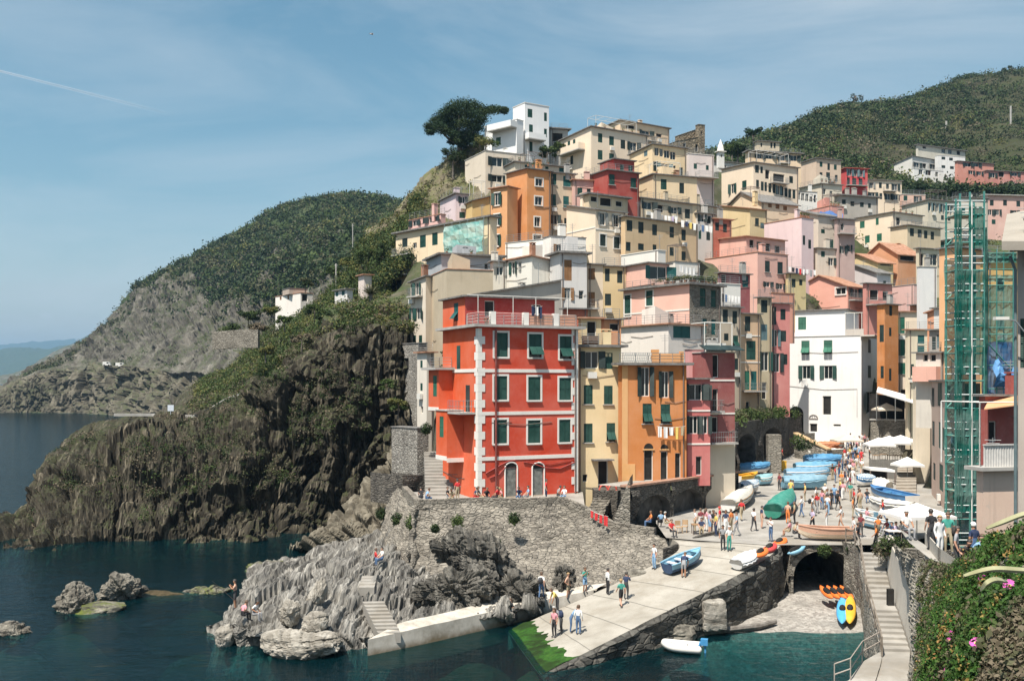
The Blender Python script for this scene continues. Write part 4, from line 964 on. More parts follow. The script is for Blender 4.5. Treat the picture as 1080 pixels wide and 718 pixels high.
H('low cream house with green blinds below the white villa', 146, 22, 533, 543, 600, 171, 205, (.68, .58, .44), Rr='576.8,174.5,3.4,8,gc;592.6,177.5,6,8.5,tc;542.6,180,4,9,gc;556,176,5,7,gc', roof='es', yr=177)
H('tall tan house with deep green shutters beside the orange house', 143, 24, 578, 580.5, 606.5, 182, 262, (.66, .53, .38), Rr='583.8,189,6,12,gcS;598,191.4,8,11,tcS;583.4,211,6,12,gcS;597,213,6,12,tcS;584.4,231.5,7,10,ko;596.5,235,3,10,kc', roof='es', clut='c')
WV = 'white modern villa with rounded balconies at the very top'
H(WV, 165, 32, 541, 553.5, 579, 108.5, 175, (.82, .82, .82), L='', Rr='557,119.4,0.1,0.1,gc;575.3,123.5,3,9,gc;575.3,140.5,3,9,gc;575,156,3,6,gc;560,137.5,4,12,gc;560,155,3.4,11,gc;559,119.6,5,9,gc', roof='pw', group='houses of the hillside town', name='villa', bal=(('R', 553, 571, 147, 1.4, 'solid'),), dirt=.15, cat='villa')
H(WV + 'low', 163, 48, 511, 545, 552, 126, 175, (.82, .82, .82), L='524.5,133.5,7,11.5,gc;525.6,149,5,8,gc', into=WV, extra=2, roof='pw', dirt=.15, bal=(('L', 520, 545, 140, 1.5, 'solid'),))
H('grey open roofed shed right of the white villa', 170, 15, 578, 581, 599, 136, 165, (.45, .43, .4), Rr='588,145,12,10,kd', roof='bs')
H('broad cream house on the ridge with a covered side balcony', 158, 32, 591, 623.5, 683, 134, 190, LCREAM, L='600,154,2.6,10,gc;605.5,152,2.6,10,gc;603,169,3,9,kc', Rr='633,145.6,4.6,9.6,gc;645,148.7,5,9.6,gc;657,152.4,4.8,9.4,kc;668,154.8,7,9,ko;633,163.5,5,10,gc;645,165,5,6,gc', yl=149, roof='es', clut='cp', bal=(('L', 594, 617, 165, 1.3, 'solid'),))
H('long cream house with a roof loggia on the skyline', 174, 32, 633, 654, 706, 127, 165, CREAM, Rr='665,134,9,4,kd;681,140.5,8,5,ko;695,143,6,4,kd', yl=137, roof='es', bal=(('R', 658, 690, 145, 1.0),))
H('big cream house with a row of blue tinted loggia windows', 152, 27, 664, 688, 724, 152.5, 190, (.8, .62, .39), L='681,162,3.6,6,cc', Rr='692.6,160,4.6,9,c-;697.6,161,4,9,c-;703.4,162.8,6,8.5,c-;709.8,164.4,6,8.5,c-;691.5,175.6,5,10.4,kc;701,178,8,10.5,co;709.4,179.8,6,10.5,kc;718.4,181.8,3.6,10,kc', yl=164, roof='es', bal=(('R', 696, 722, 186, 1.1),))
H('wide cream lower house with two tall dark shutters on a plain front', 147, 20, 672, 689, 735, 184, 225, (.8, .62, .4), Rr='700,194.6,6.2,11,gc;719,198.6,5,11,kc', roof='es', clut='a')
H('dark red house with green shutters and a stepped roof', 141, 28, 617, 641, 674, 179.5, 215, (.36, .045, .035), Rr='645.4,189.4,6,11,gcS;668,193,6,10.5,gcS', roof='es', dirt=.3)
DR = 'dark red house with green shutters and a stepped roof'
H(DR + 'up', 144, 28, 633, 648, 669, 168, 183, (.4, .05, .04), Rr='656,177,4,6.5,gc;665,178,4.5,7,gc', into=DR, extra=0, roof='es')
H('pale pink low house with a terrace left of the dark red house', 143.5, 16, 603, 605, 637, 190, 222, (.68, .42, .36), Rr='611.5,202,5.4,8,gc;628.5,203,5.6,5.5,kc;621,203,4,8,kc', roof='et', clut='r')
H('cream corner house with a dark roof veranda in the middle of the town', 135, 32, 597.5, 628, 660, 221, 280, LCREAM, Rr='635.5,231,5.4,13,noF;650,233,5.4,13,noF;635.8,253.4,6,12.4,kcF;650.4,256,6,12,kcF', yl=217, roof='es', dirt=.25, ledge=(('R', 243, .16), ('L', 243, .16)))
CC = 'cream corner house with a dark roof veranda in the middle of the town'
H(CC + 'ver', 138, 32, 612, 621, 662, 205, 222, (.62, .5, .34), Rr='626.6,210,7,6,kd;639,213,12,9,kd;653,215,7,6,kd', into=CC, extra=0, roof='bs')
H('long tan tenement with two rows of dark shutters facing right', 136, 35, 655, 659.5, 736, 228.5, 288, (.66, .47, .28), Rr='664,238,6,11.5,kc;676,240,5.6,12,kc;690.4,242.5,5,11.5,kc;708.5,245,4.6,11.5,kc;721,248,4.6,11.5,kc;662.6,260,5,9.5,kc;676,260.4,6,7,kc;690.4,262,4,8,kc;708.5,265.4,4.4,9,kc;721,270,4.4,9.5,kc', roof='es', clut='cap')
H('beige terrace house above the tan tenement with washing out to dry', 144, 32, 672, 676, 757, 209, 236, (.6, .5, .36), Rr='683,217,9,8,ko;696,220,7,8,kd;725,225.6,5.4,10,kc;733.7,227,6,10,kc;743,229,5,9,kc;750,230,4,9,kc;711,222,7,7,ko', roof='es', clut='ccr')
H('white roof room above the pink house with the stone flank', 123, 36, 655, 694, 702, 264, 285, (.8, .76, .7), roof='pw', dirt=.2)
H('long pale wall house with a washing terrace above the stone flank', 124, 30, 694, 712, 738, 276, 300, (.72, .68, .62), Rr='703,270,1,1,kd', roof='ps')
CAS = 'ruined brown stone castle with a broken tower on the skyline'
mk_ = stonewall('castle', (.17, .14, .1), (.34, .28, .2), (.12, .1, .08), 1.3, 1.4)
H(CAS, 198, 25, 705, 714, 741, 149, 175, (.3, .25, .18), Rr='722,154,3,6,kd;735,156,3,8,kd', roof='ps', mat=mk_, rmat=mk_, name='castle_ruin', cat='castle', yr=144)
H(CAS + 'b', 200, 25, 712, 716, 737, 143, 155, (.3, .25, .18), into=CAS, mat=mk_, rmat=mk_, roof='ps', yr=136)
H(CAS + 't', 200, 25, 733.5, 737, 743.5, 131.5, 170, (.3, .25, .18), Rr='740,141,1.6,5,kd', into=CAS, mat=mk_, rmat=mk_, roof='ps')
H('pale lilac house with a white balcony under the castle', 168, 20, 719, 726, 753, 162, 205, (.72, .62, .58), Rr='733.4,175.4,3.4,5.6,gc;746,177,3,5,gc', roof='pw', bal=(('R', 733, 753, 187.5, 1.6),))
CH = 'white church with a small pointed bell tower on the skyline'
H(CH, 212, 20, 743, 747, 783, 169.5, 190, (.74, .72, .68), roof='es', name='church', cat='church', Rr='765,176,1.4,3,kd')
H(CH + 't', 209, 20, 755.8, 758, 764, 160, 172, (.8, .78, .74), Rr='761,164.5,1.6,3,kd', into=CH, extra=1, roof='ew')
mb = MB(); c = P(760, 160, 210.2); n = 8
mb.tube([c + Vector((0, 0, .1)), c + Vector((0, 0, 1.0)), c + Vector((0, 0, 2.6))], [.75, .6, .02], 8); b, rt, oo = parts(CH); mb.build('spire', M_trim, rt, oo)
GR = 'houses of the hillside town'
H('big cream gabled house with a long row of narrow shutters', 176, 27, 761, 794.6, 842, 171.5, 215, LCREAM, L='773,199,4,10,go;785,195.6,4.6,10,gc', Rr='798.4,178.4,4,8,kc;803.3,179.4,2.6,7,kc;809.4,184,4.6,10,kd;821.5,187.8,12,8.5,kd;834.4,189.6,4,7.4,kc;799,194.6,3,9.6,kc;804,196.4,3,9.6,kc;807.6,197,2.6,9.6,kc;812,198.2,3,9.6,kc;816.4,199,3,9.6,kc;821,200.6,3,9.6,co;824.6,201.6,3,9.6,kc;829,203,3,9.6,kc;833,204,3,9.6,kc;837.4,205,3,9.6,kc', yl=179, roof='es', dirt=.35, bal=(('R', 812, 829, 192.5, 1.0),))
H('cream tower house with four shuttered bays at the foot of the green hill', 206, 14, 786, 790, 845, 159.5, 200, CREAM, Rr='801,164.4,6,6.4,ko;811,164.8,7,6,ko;825,166.4,6,6.4,ko;837,167,7,6,ko;825.6,177.4,5,5.6,ko;837.6,178.4,3,5.6,kc;815,176,5,5,kc', roof='bs', bal=(('R', 820, 831, 172.5, 1.2),))
CT = 'cream tower house with four shuttered bays at the foot of the green hill'
H(CT + 't', 208, 14, 796, 799, 822, 149, 160, (.66, .55, .4), Rr='813.6,153.4,2,6,kc;817,153.6,2,6,kc;803,153,1.6,4,kc', into=CT, extra=0, roof='es')
H('beige house with a flowered balcony beside the crimson house', 216, 22, 843, 861, 887, 167, 205, (.66, .5, .38), Rr='866,173.4,3,5.4,gc;874,176,2.6,7,kc;881,176.6,3,5.4,gc;866,185.4,3,7,kc;873.4,186.4,4,9,kc;882,188,2.8,6.6,kc', roof='es', bal=(('R', 865, 880, 191, 1.0),))
H('crimson house with two rows of dark windows and a long balcony', 221, 12, 886.5, 892, 915, 177.5, 215, CRIM, Rr='896,182,4,7.4,co;902,182.6,4,7.4,co;907.6,183.2,4,7.4,co;894.8,191,3,7.4,kc;901,191.6,4.4,7.4,kc;907.6,192,4,7.4,kc', roof='es', dirt=.2, bal=(('R', 892, 913, 195.5, 1.1),), rmat=plaster('crim_r', (.4, .06, .05)))
H('cream house with white trimmed windows right of the crimson house', 226, 10, 911, 915, 951, 190, 225, LCREAM, Rr='919,195.6,4,6.4,no;928.5,195.6,3,6,kc;936,196.6,3,5.6,kc;944,197.4,5,7,ko;920,205.4,6,5,ko;929,207,3,6.4,kc;936.5,207.6,5,6.4,ko;945,208,5,6,ko', roof='es', bal=(('R', 931, 944, 201.5, 1.0),))
H('small pink house with a roof balcony under the dark trees', 221, 10, 949, 952, 976, 205, 228, (.7, .45, .36), Rr='955,209,4,5.4,gc;967.4,210,4,6,ko', roof='pw', clut='r')
H('cream house with rounded wall and white glazed veranda', 190, 20, 843, 866, 888, 194, 235, (.7, .62, .5), Rr='869,202,4,6.4,c-;876.6,204.6,3,6.4,c-;884,207,3,6,c-', roof='es', yl=199)
H('white glazed veranda house with a row of blue panes', 186, 14, 836, 839.5, 862, 202, 225, (.78, .76, .72), Rr='842.4,207,3.6,8,c-;846.8,207.8,3.4,8,c-;851.2,208.4,3.4,8,c-;855.6,209,3.4,8,c-;859.6,209.6,2.6,8,c-', roof='ps')
H('long slate roofed house cluttered with white chimney pots', 188, 18, 880, 884, 926, 206, 232, (.4, .37, .33), Rr='890,213,4,5,kc;899,215,4,5,kc;909,216,4,5,kc;917,217,3,5,kc', roof='bs', clut='cccc')
H('cream gable house with a slate roof below the big cream house', 171, 27, 763, 803, 842, 213, 240, (.8, .63, .45), L='', Rr='812,216.6,4,4.6,bc;820,218,4,4.6,bc;828,219.6,4,4.6,bc', roof='gs', gy=203)
H('yellow cream house with a flat roof and one blue shutter', 164, 30, 757, 791, 809, 220, 262, (.74, .58, .33), Rr='798.4,234.4,4,8.6,kc;804,238,4,6,cc', yl=217, roof='et', clut='c')
H('small brick red house wedged among the cream houses', 150, 24, 750, 753, 771.5, 231, 262, (.42, .11, .07), Rr='756.4,239,4,8.6,kc;764.6,240.6,4,9,kc', roof='et')
H('grey white narrow house left of the small brick red house', 149, 26, 734, 736, 753, 225, 262, (.6, .57, .53), Rr='740,230,5,8,ko;747.6,232,4,8,kc;738,247.4,3.4,9.4,gc;747,249,4,9,kc', roof='es', clut='r')
H('tall lilac pink house with a blank lit gable wall', 153, 34, 806, 845.5, 858, 229.5, 285, (.74, .58, .59), Rr='848,253.4,2.6,10,kc;854,257.6,3,9.4,kc', roof='pt', clut='c')
H('pink red flat roofed house beside the blue tarpaulin', 168, 26, 843, 877, 890, 217, 245, (.64, .3, .25), roof='pt')
H('pale round shouldered house below the pink red roof', 158, 28, 845, 863, 884, 227, 275, (.7, .6, .5), Rr='858,242.4,4,4.4,gc;876.6,257,4.6,8.8,gc;868,244,4,4.4,gc;876.8,275.4,4.6,7.4,ko', roof='es', yl=223)
H('dusky pink tall house with washing in front of its windows', 156, 18, 880, 883, 901.5, 231, 285, (.5, .36, .33), Rr='888.4,239,4,8,kd;888.6,263.4,4,8,ko;895.6,262,3,7,ko', roof='es', bal=(('R', 883, 900, 246, .9),), clut='c')
H('pale leaning house between the lilac and the cream gabled house', 155, 22, 858, 862, 884, 262, 300, (.68, .6, .5), Rr='876.7,276,4.6,8,ko;868,268,4,6,gc', roof='es')
H('cream gabled house with five green blinds on its lit end wall', 182, 31, 900, 941.5, 973, 224, 270, LCREAM, L='909.4,237,5,7.4,ec;925.2,233.6,3,7.4,ec;914.7,252.4,5,7.8,ec;927.4,250.4,5.2,8,ec', Rr='947.4,233.4,4.4,8.6,kd', yl=231, roof='es', dirt=.25)
CG = 'cream gabled house with five green blinds on its lit end wall'
H(CG + 'low', 176, 31, 939, 957, 992, 237.6, 275, (.68, .55, .38), Rr='961.8,245,4.2,8.4,kc;970,246.4,4.2,8.4,kc;976.4,247.4,3.6,8.4,kc;983.4,248.6,3.6,8.4,kc', into=CG, extra=2, roof='es', clut='r')
H('pale house with eight narrow shuttered windows in one row', 196, 20, 951, 979, 1010, 211, 245, (.64, .58, .47), Rr='980.6,218,2.8,8.4,co;984.4,218.4,2.4,8.4,kc;988.4,219,2.8,8.4,co;992.4,219.4,2.4,8.4,kc;996.4,220,2.8,8.4,co;1000,220.6,2.4,8.4,kc;1004,221,2.8,8.4,co;1007.4,221.4,2,8.4,kc;1001,230.6,3,4.6,kc;994,229.6,3,5,kc', yl=218, roof='es')
H('terracotta house with a hipped tile roof and a dark veranda', 166, 26, 911, 947, 970, 268, 300, (.66, .33, .18), Rr='957,271,15,8,kd', roof='gt', gy=256.5, depth=7)
H('yellow gabled house with a band of small windows under the eaves', 164, 26, 883, 926, 942, 277, 310, (.74, .58, .32), Rr='934,277.6,11,5.4,kd', roof='gt', gy=268)
H('white lilac gable house with a pink shaded flank', 160, 28, 878, 925, 939.5, 288, 330, (.7, .64, .64), Rr='933,300,3,8,gc', roof='gs', gy=279.6)
H('pale boxed house with a shaded loggia above the pink wall', 162, 22, 966, 969, 994, 262, 300, (.66, .58, .44), Rr='972,274,4.6,13,kd;984,274,9,12,no', roof='es')
H('white sheeted narrow house hung with builders cloth', 128, 12, 967, 970, 988, 281.5, 345, (.72, .71, .7), roof='pc', dirt=.3)
H('plain pink wall house below the terracotta house', 150, 26, 930, 964, 970, 300, 350, (.68, .44, .4), roof='pc')
H('large salmon pink house with a white balustraded roof terrace', 141, 34, 737, 799, 831, 266, 330, (.74, .43, .36), Rr='809.4,281,5.2,12,kcS;822.8,282.6,5.6,12.6,kcS;809.4,300,5.4,5.6,ko;823,302,5.4,6,ko', roof='pt', dirt=.25, clut='rp')
LP = 'large salmon pink house with a white balustraded roof terrace'
H(LP + 'up', 146, 34, 728, 787, 828, 249.5, 268, (.72, .42, .35), Rr='793,257,5,9,kd;801,259,6,9,kd;810,261,6,9,kd;820,263,6,8,kd', into=LP, extra=1, roof='et', yl=256)
H('mustard yellow house with washing along its roof edge', 143, 24, 829, 831.5, 850, 288.5, 320, (.62, .5, .26), Rr='837,298.6,4.2,9,kc;844.6,298,3.4,6,kc', roof='es')
H('wine red terrace room with teal doors behind the washing', 131, 28, 758, 760, 791, 288, 312, (.3, .07, .08), Rr='763,293,6,12,kd;786,297,6,12,tc', roof='es', clut='r')
H('white washing terrace house beside the stone flank', 123, 28, 757, 760, 781, 299, 330, (.78, .75, .7), roof='pw')
H('grey tan narrow tenement with black green shutters', 121.5, 26, 757, 760, 781.5, 324, 445, (.5, .42, .32), Rr='765,333.4,5.4,14,kc;775,334.6,4.8,13.4,kc;766,355.4,4.8,7.6,kc;775.8,360,5.4,12.4,gh;766,380,5,12,kc;776,384,5,12,kc', roof='es', clut='p', dirt=.7)
H('tan salmon tenement with a balcony door and string courses', 124, 22, 780, 781, 801.5, 331, 445, (.6, .4, .25), Rr='788.5,341.4,5.8,16,kc;792,369.4,10,20,gc;788,401,5,20,ec;795,401.4,6,20,tc;788.5,431.5,4.2,16,kd', roof='es', clut='', bal=(('R', 783, 804, 412, 1.1),), ledge=(('R', 354, .14), ('R', 382, .14)), dirt=.5)
H('olive grey peeling tenement with faded green shutters', 125.5, 20, 799, 801.5, 814, 314, 450, OLIVE, Rr='806,323,6.6,13.4,kc;806,350.4,6.6,16.6,cc;806.6,381,8,20,go;806,412,5,18,kd', roof='es', clut='p', dirt=.95)
H('rose pink tenement with open green shutters left of the white house', 127.5, 20, 811, 813.5, 833, 320, 450, (.62, .22, .2), Rr='816.4,333,4.6,19,kc;825.8,331.6,5.4,11.4,kc;817.6,356.6,5,17.6,co;826,354.4,6.4,11.6,kc;819,382.4,7,20,ko;828,379,5,11,kc', roof='es', dirt=.5)
H('salmon parapet terrace above the rose pink tenement', 133, 26, 813, 815, 838, 309, 330, (.66, .3, .22), roof='pt', clut='r')
H('bright salmon gable house behind the big white house', 149, 40, 836.5, 894, 913, 302, 350, (.74, .36, .28), L='886.7,307,10.5,7,k-F', Rr='902,309,6,9,ko', roof='gt', gy=291, dirt=.3, bal=(('R', 895, 911, 316, 1.1),))
H('coral house with a white balustraded balcony', 148, 22, 910, 913.5, 941, 299, 345, (.62, .26, .22), Rr='922,311,9,11,kd;934,312,6,10,kd', roof='es', bal=(('R', 913, 938, 321, 1.3),))
WB = 'big white house with green shutters and an arched passage at its foot'
H(WB, 137, 60, 831.5, 908.5, 925.5, 354, 462, (.84, .83, .81), L='849.5,366.5,8.6,14.5,eh;873.3,366,9,14.5,eh;850.5,392.5,8.5,14,go;873.6,392.5,9,14,go;872.2,427.5,9,20,kd;858,451,8,9,kd;883,448.5,8,2.6,kd;842,440,0.5,0.5,gc', Rr='918,424,8,22,ko;917,392,3.4,13,kc;917,365,3,14,kc', roof='pc', dirt=.3, name='white_house')
H(WB + 'up', 140, 60, 831, 891.5, 906, 326.5, 356, (.84, .83, .81), L='846,341,8.4,13.4,ec', into=WB, extra=0, roof='es', dirt=.2)
b, rt, oo = parts(WB); f = b['fL']
mb = MB(); a0, z0 = f.at(906, 355); a1, _ = f.at(892, 355)
f.box(mb, a0 - .6, a1, b['zt'] + .1, b['zt'] + .95, -.15, -.02); f.box(mb, -1.8, .1, b['zt'] - .1, b['zt'] + .1, -6, .3); mb.build('terrace_parapet', plaster('grey_par', (.55, .5, .45), .6), rt, oo)
mb = MB()
for q in (0.0, 1.0, 2.2): mb.tube([f.pt(q, b['zt'] + .1, -.3), f.pt(q, b['zt'] + 3.2, -.3)], .05, 5)
mb.tube([f.pt(-.1, b['zt'] + 3.2, -.3), f.pt(2.3, b['zt'] + 3.2, -.3)], .05, 5); mb.build('pergola', M_wood_w, rt, oo)
mb = MB(); cx, cz = f.at(840, 440); r = 1.1; n = 10
cx, cz = f.at(839.5, 436)
mb.poly([f.pt(cx + 1.05, b['zvis'] - 2, .02), f.pt(cx - 1.05, b['zvis'] - 2, .02)] + [f.pt(cx - 1.05 * math.cos(k * math.pi / n), cz + 1.0 * math.sin(k * math.pi / n), .02) for k in range(n + 1)]); mb.build('archway', M_dark, rt, oo)
mb = MB(); cx, cz = f.at(858, 440)
mb.tube([f.pt(cx - .6 * math.cos(k * math.pi / n), cz - .2 + .55 * math.sin(k * math.pi / n), .05) for k in range(n + 1)] + [f.pt(cx - .6, cz - .2, .05)], .05, 4)
for q in (-.35, -.12, .12, .35): mb.tube([f.pt(cx + q, cz - .2, .05), f.pt(cx + q, cz + .2, .05)], .03, 4)
mb.build('lunette_grille', M_pipe, rt, oo)
mb = MB()
for pts in ([(845, 371.5), (868, 372.5), (905, 371)], [(832, 407), (870, 411), (904, 410), (904, 440)], [(846, 398), (846, 407)]):
 mb.tube([f.pt(*f.at(*q), .05) for q in pts], .025, 4)
mb.build('cable', M_pipe, rt, oo)
OR = 'tall burnt orange house in a narrow shaded lane right of the white house'
H(OR, 133, 32, 925, 933, 947.5, 321, 425, (.54, .2, .055), Rr='939,395,2.6,13,kc;939.4,327,3,12,kc;939,350,2.6,9,kc', L='930,351.6,4.6,18,kc;930.4,392.4,3.4,13,kc', roof='es', dirt=.6)
b, rt, oo = parts(OR)
H('cream house with three large green shutters beyond the lane', 137, 6, 945, 946.5, 968, 329, 440, LCREAM, Rr='950.6,343,7.4,17,ecS;950.8,366,7.4,18,ecS;951,388.5,7.6,12,ecS;953,414,6,7,kd', roof='et', dirt=.3)
H('cream house with paired teal shutters in front of the lane end', 124, 8, 955, 957.5, 983, 348, 440, (.72, .62, .46), Rr='971.4,358,7,9,tc;971.4,369,7,9,tc;962,390,4,12,gc', roof='et', clut='p')
H('brick brown gable house behind the lane with pink flowers', 140, 20, 960, 963, 985, 322, 345, (.4, .14, .07), roof='es')
H('pale lit end wall house on the right of the harbour', 104, 4, 964, 965.5, 984, 400, 536, (.74, .64, .5), Rr='', roof='es', depth=7, dirt=.3, group='houses on the harbour')
RS = 'long pink and grey house with tall shutters on the right of the harbour'
H(RS, 79, -17, 982.5, 1009, 1014, 402, 562, (.62, .46, .38), L='984,419,2.8,20,kc;991.4,415,4.8,26,gc;1000.4,416,4,19,gc;984.4,457,2.6,26,kc;991.4,459,3,28,gc;995.4,463,3,24,gc;1004,468,3,26,gc;985.4,497,2.4,18,kc;992.6,503.4,4,28,gc;998,511,3.2,24,gc;1006,516,3,24,gc', roof='es', depth=8, dirt=.7, group='houses on the harbour')
H('white box house with a salmon balcony box over the harbour lane', 96, 40, 966, 992, 1009, 372, 408, (.6, .56, .5), L='984,373,6,16,c-;976,373,5,16,c-', Rr='', roof='es', dirt=.6)
b, rt, oo = parts('white box house with a salmon balcony box over the harbour lane'); f = b['fL']
mb = MB(); a0, z0 = f.at(992, 399); a1, z1 = f.at(967, 385); f.box(mb, a0, a1, z0 - .3, z0 + 1.15, .01, .9); mb.build('balcony_box', plaster('salmon_box', (.7, .38, .3), .5), rt, oo)
H('white plastered house with teal shutter left of the scaffold', 100, 20, 985, 993, 1010, 325, 372, (.74, .72, .68), Rr='1000,343,8,12,tc', roof='es')
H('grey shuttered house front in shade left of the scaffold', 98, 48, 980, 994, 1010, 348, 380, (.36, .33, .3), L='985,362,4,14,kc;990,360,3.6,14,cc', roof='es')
H('tall peach orange house partly behind the scaffold', 95, 34, 990.5, 1009, 1040, 261, 360, (.74, .4, .2), L='', roof='es', dirt=.25)
H('salmon gable house with terracotta roof left of the scaffold', 106, 34, 978, 1006, 1012, 320, 350, (.68, .3, .16), roof='et', yl=330)
H('pink house with dark windows high behind the scaffold', 232, 8, 1036, 1039, 1080, 206, 260, (.68, .42, .36), Rr='1046,214,4,6,kc;1060,214,4,6,kc;1074,215,4,6,kc;1044,224,4,6,ko;1052,224,4,6,ko;1070,225,5,6,ko;1048,234,4,5,gc', roof='bc')
H('pale house with blue grey windows behind the scaffold top', 180, 20, 988, 1006, 1042, 252, 290, (.66, .62, .56), L='994,258,4,7,tc;1001,257,5,7,tc', roof='es')
H('grey cream house low behind the scaffold', 205, 14, 1004, 1008, 1042, 208, 250, (.6, .56, .48), Rr='1016,222,4,6,tc;1026,223,4,6,tc', roof='es', clut='d')
H('ochre house behind the green scaffold net', 82, 20, 1034, 1040, 1090, 272, 420, (.66, .42, .14), roof='es', Rr='1055,300,8,14,kc;1055,340,8,16,kc')
H('dark red house front with an orange awning behind the scaffold', 66, 12, 1036, 1039, 1085, 418, 495, (.3, .045, .04), Rr='1047,455,8,22,kd', roof='es', dirt=.5)
H('terrace house with a corrugated parapet and peeling pink plaster', 60, 12, 1035, 1037, 1092, 496, 606, (.66, .48, .38), roof='bc', dirt=.95, extra=3)
b, rt, oo = parts('terrace house with a corrugated parapet and peeling pink plaster'); f = b['fR']
mb = MB(); n = 40
for i in range(n):
 s0, s1 = f.w * i / n, f.w * (i + 1) / n; d0 = .02 + .04 * (i % 2); d1 = .02 + .04 * ((i + 1) % 2)
 mb.quad(f.pt(s0, b['zt'] + .2, d0), f.pt(s1, b['zt'] + .2, d1), f.pt(s1, b['zt'] + 1.5, d1), f.pt(s0, b['zt'] + 1.5, d0))
f.box(mb, 0, f.w, b['zt'] + 1.5, b['zt'] + 1.58, -.05, .12); mb.build('corrugated_parapet', simple('corrugated', (.55, .53, .5), .5, .2), rt, oo)
mb = MB(); railing(mb, f.pt(0, b['zt'] + .2, -.3), f.pt(0, b['zt'] + .2, -4), 3.9, 2, 1, .04); railing(mb, f.pt(0, b['zt'] + .2, -.3), f.pt(f.w, b['zt'] + .2, -.3), 3.9, 2.5, 1, .04); mb.build('pergola', M_wood_w, rt, oo)
VW = 'rambling white villa with sloping roofs above the dark trees'
H(VW, 312, 30, 937, 962, 992, 165, 190, (.66, .64, .6), L='944,170,3,5,kc', Rr='967,174,5,5,ko;975,175,4,5,kd;984,176,5,5,ko', yl=176, roof='es', name='villa', group='villas on the hill', cat='villa')
H(VW + 'b', 318, 25, 966, 968, 1018, 153, 185, (.6, .56, .47), Rr='975,155,4,4,kd;995,159,4,5,c-;1002,160,4,5,c-;1011,160,4,7,cd;995,168,3,4,kc;1003,169,4,4,kc', into=VW, roof='bs')
H(VW + 'c', 304, 20, 961, 964, 995, 178, 195, (.8, .78, .75), Rr='971,181,4,6,c-;979,182,6,6,c-;988,184,3,5,c-', into=VW, roof='pw', clut='r')
H(VW + 'd', 314, 15, 986, 989.5, 1018, 164, 190, (.8, .78, .75), Rr='995,167,4,3,kc;1003,168,4,3,kc;995,176,4,3,kc;1004,177,4,3,kc', into=VW, roof='pw')
H('salmon villa with a wide low roof right of the white villa', 302, 18, 1007, 1010, 1048, 170, 200, (.62, .26, .2), Rr='1021,174,6,4,ko;1029,174,6,4,ko;1024,182,4,4,ko;1033,183,4,4,ko;1041,184,4,4,kd', roof='es', name='villa', group='villas on the hill', cat='villa')
H('dark pink villa with a terrace at the right edge of the hill', 296, 12, 1038, 1041, 1082, 180, 215, (.5, .2, .17), Rr='1047,185,5,5,ko;1056,184,6,6,kd;1070,184,6,4,ko', roof='es', name='villa', group='villas on the hill', cat='villa', bal=(('R', 1055, 1080, 194, 2.0),))
WC = 'small white cottage with a flat roof on the green terrace left of town'
H(WC, 172, 38, 290.5, 317, 330, 309, 330, (.82, .76, .7), L='296,314,1.8,4.6,bc;304,313.6,1.8,4.6,bc', Rr='321.5,314,6,8,bd', roof='pt', name='cottage', cat='cottage', group='cottages left of the town')
H(WC + 'u', 174, 30, 298, 305, 324, 304, 310, (.45, .36, .3), into=WC, extra=0, roof='ps')
H('low white hut with a teal door beside the palm', 139, 36, 353, 366, 372, 305, 322, (.72, .69, .66), L='355.4,310,2.6,5,tc;362,308,3,7,tc', roof='es', name='hut', cat='hut', group='cottages left of the town')
H('pale shed wall on the terrace above the palm', 141, 30, 378, 384, 392, 290, 303, (.7, .6, .55), roof='et', name='hut', cat='hut', group='cottages left of the town')
def zplaza(y): return np.interp(y, [60, 74, 85, 100, 120, 140, 150], [4.2, 4.2, 4.4, 4.8, 5.5, 7.0, 7.8])
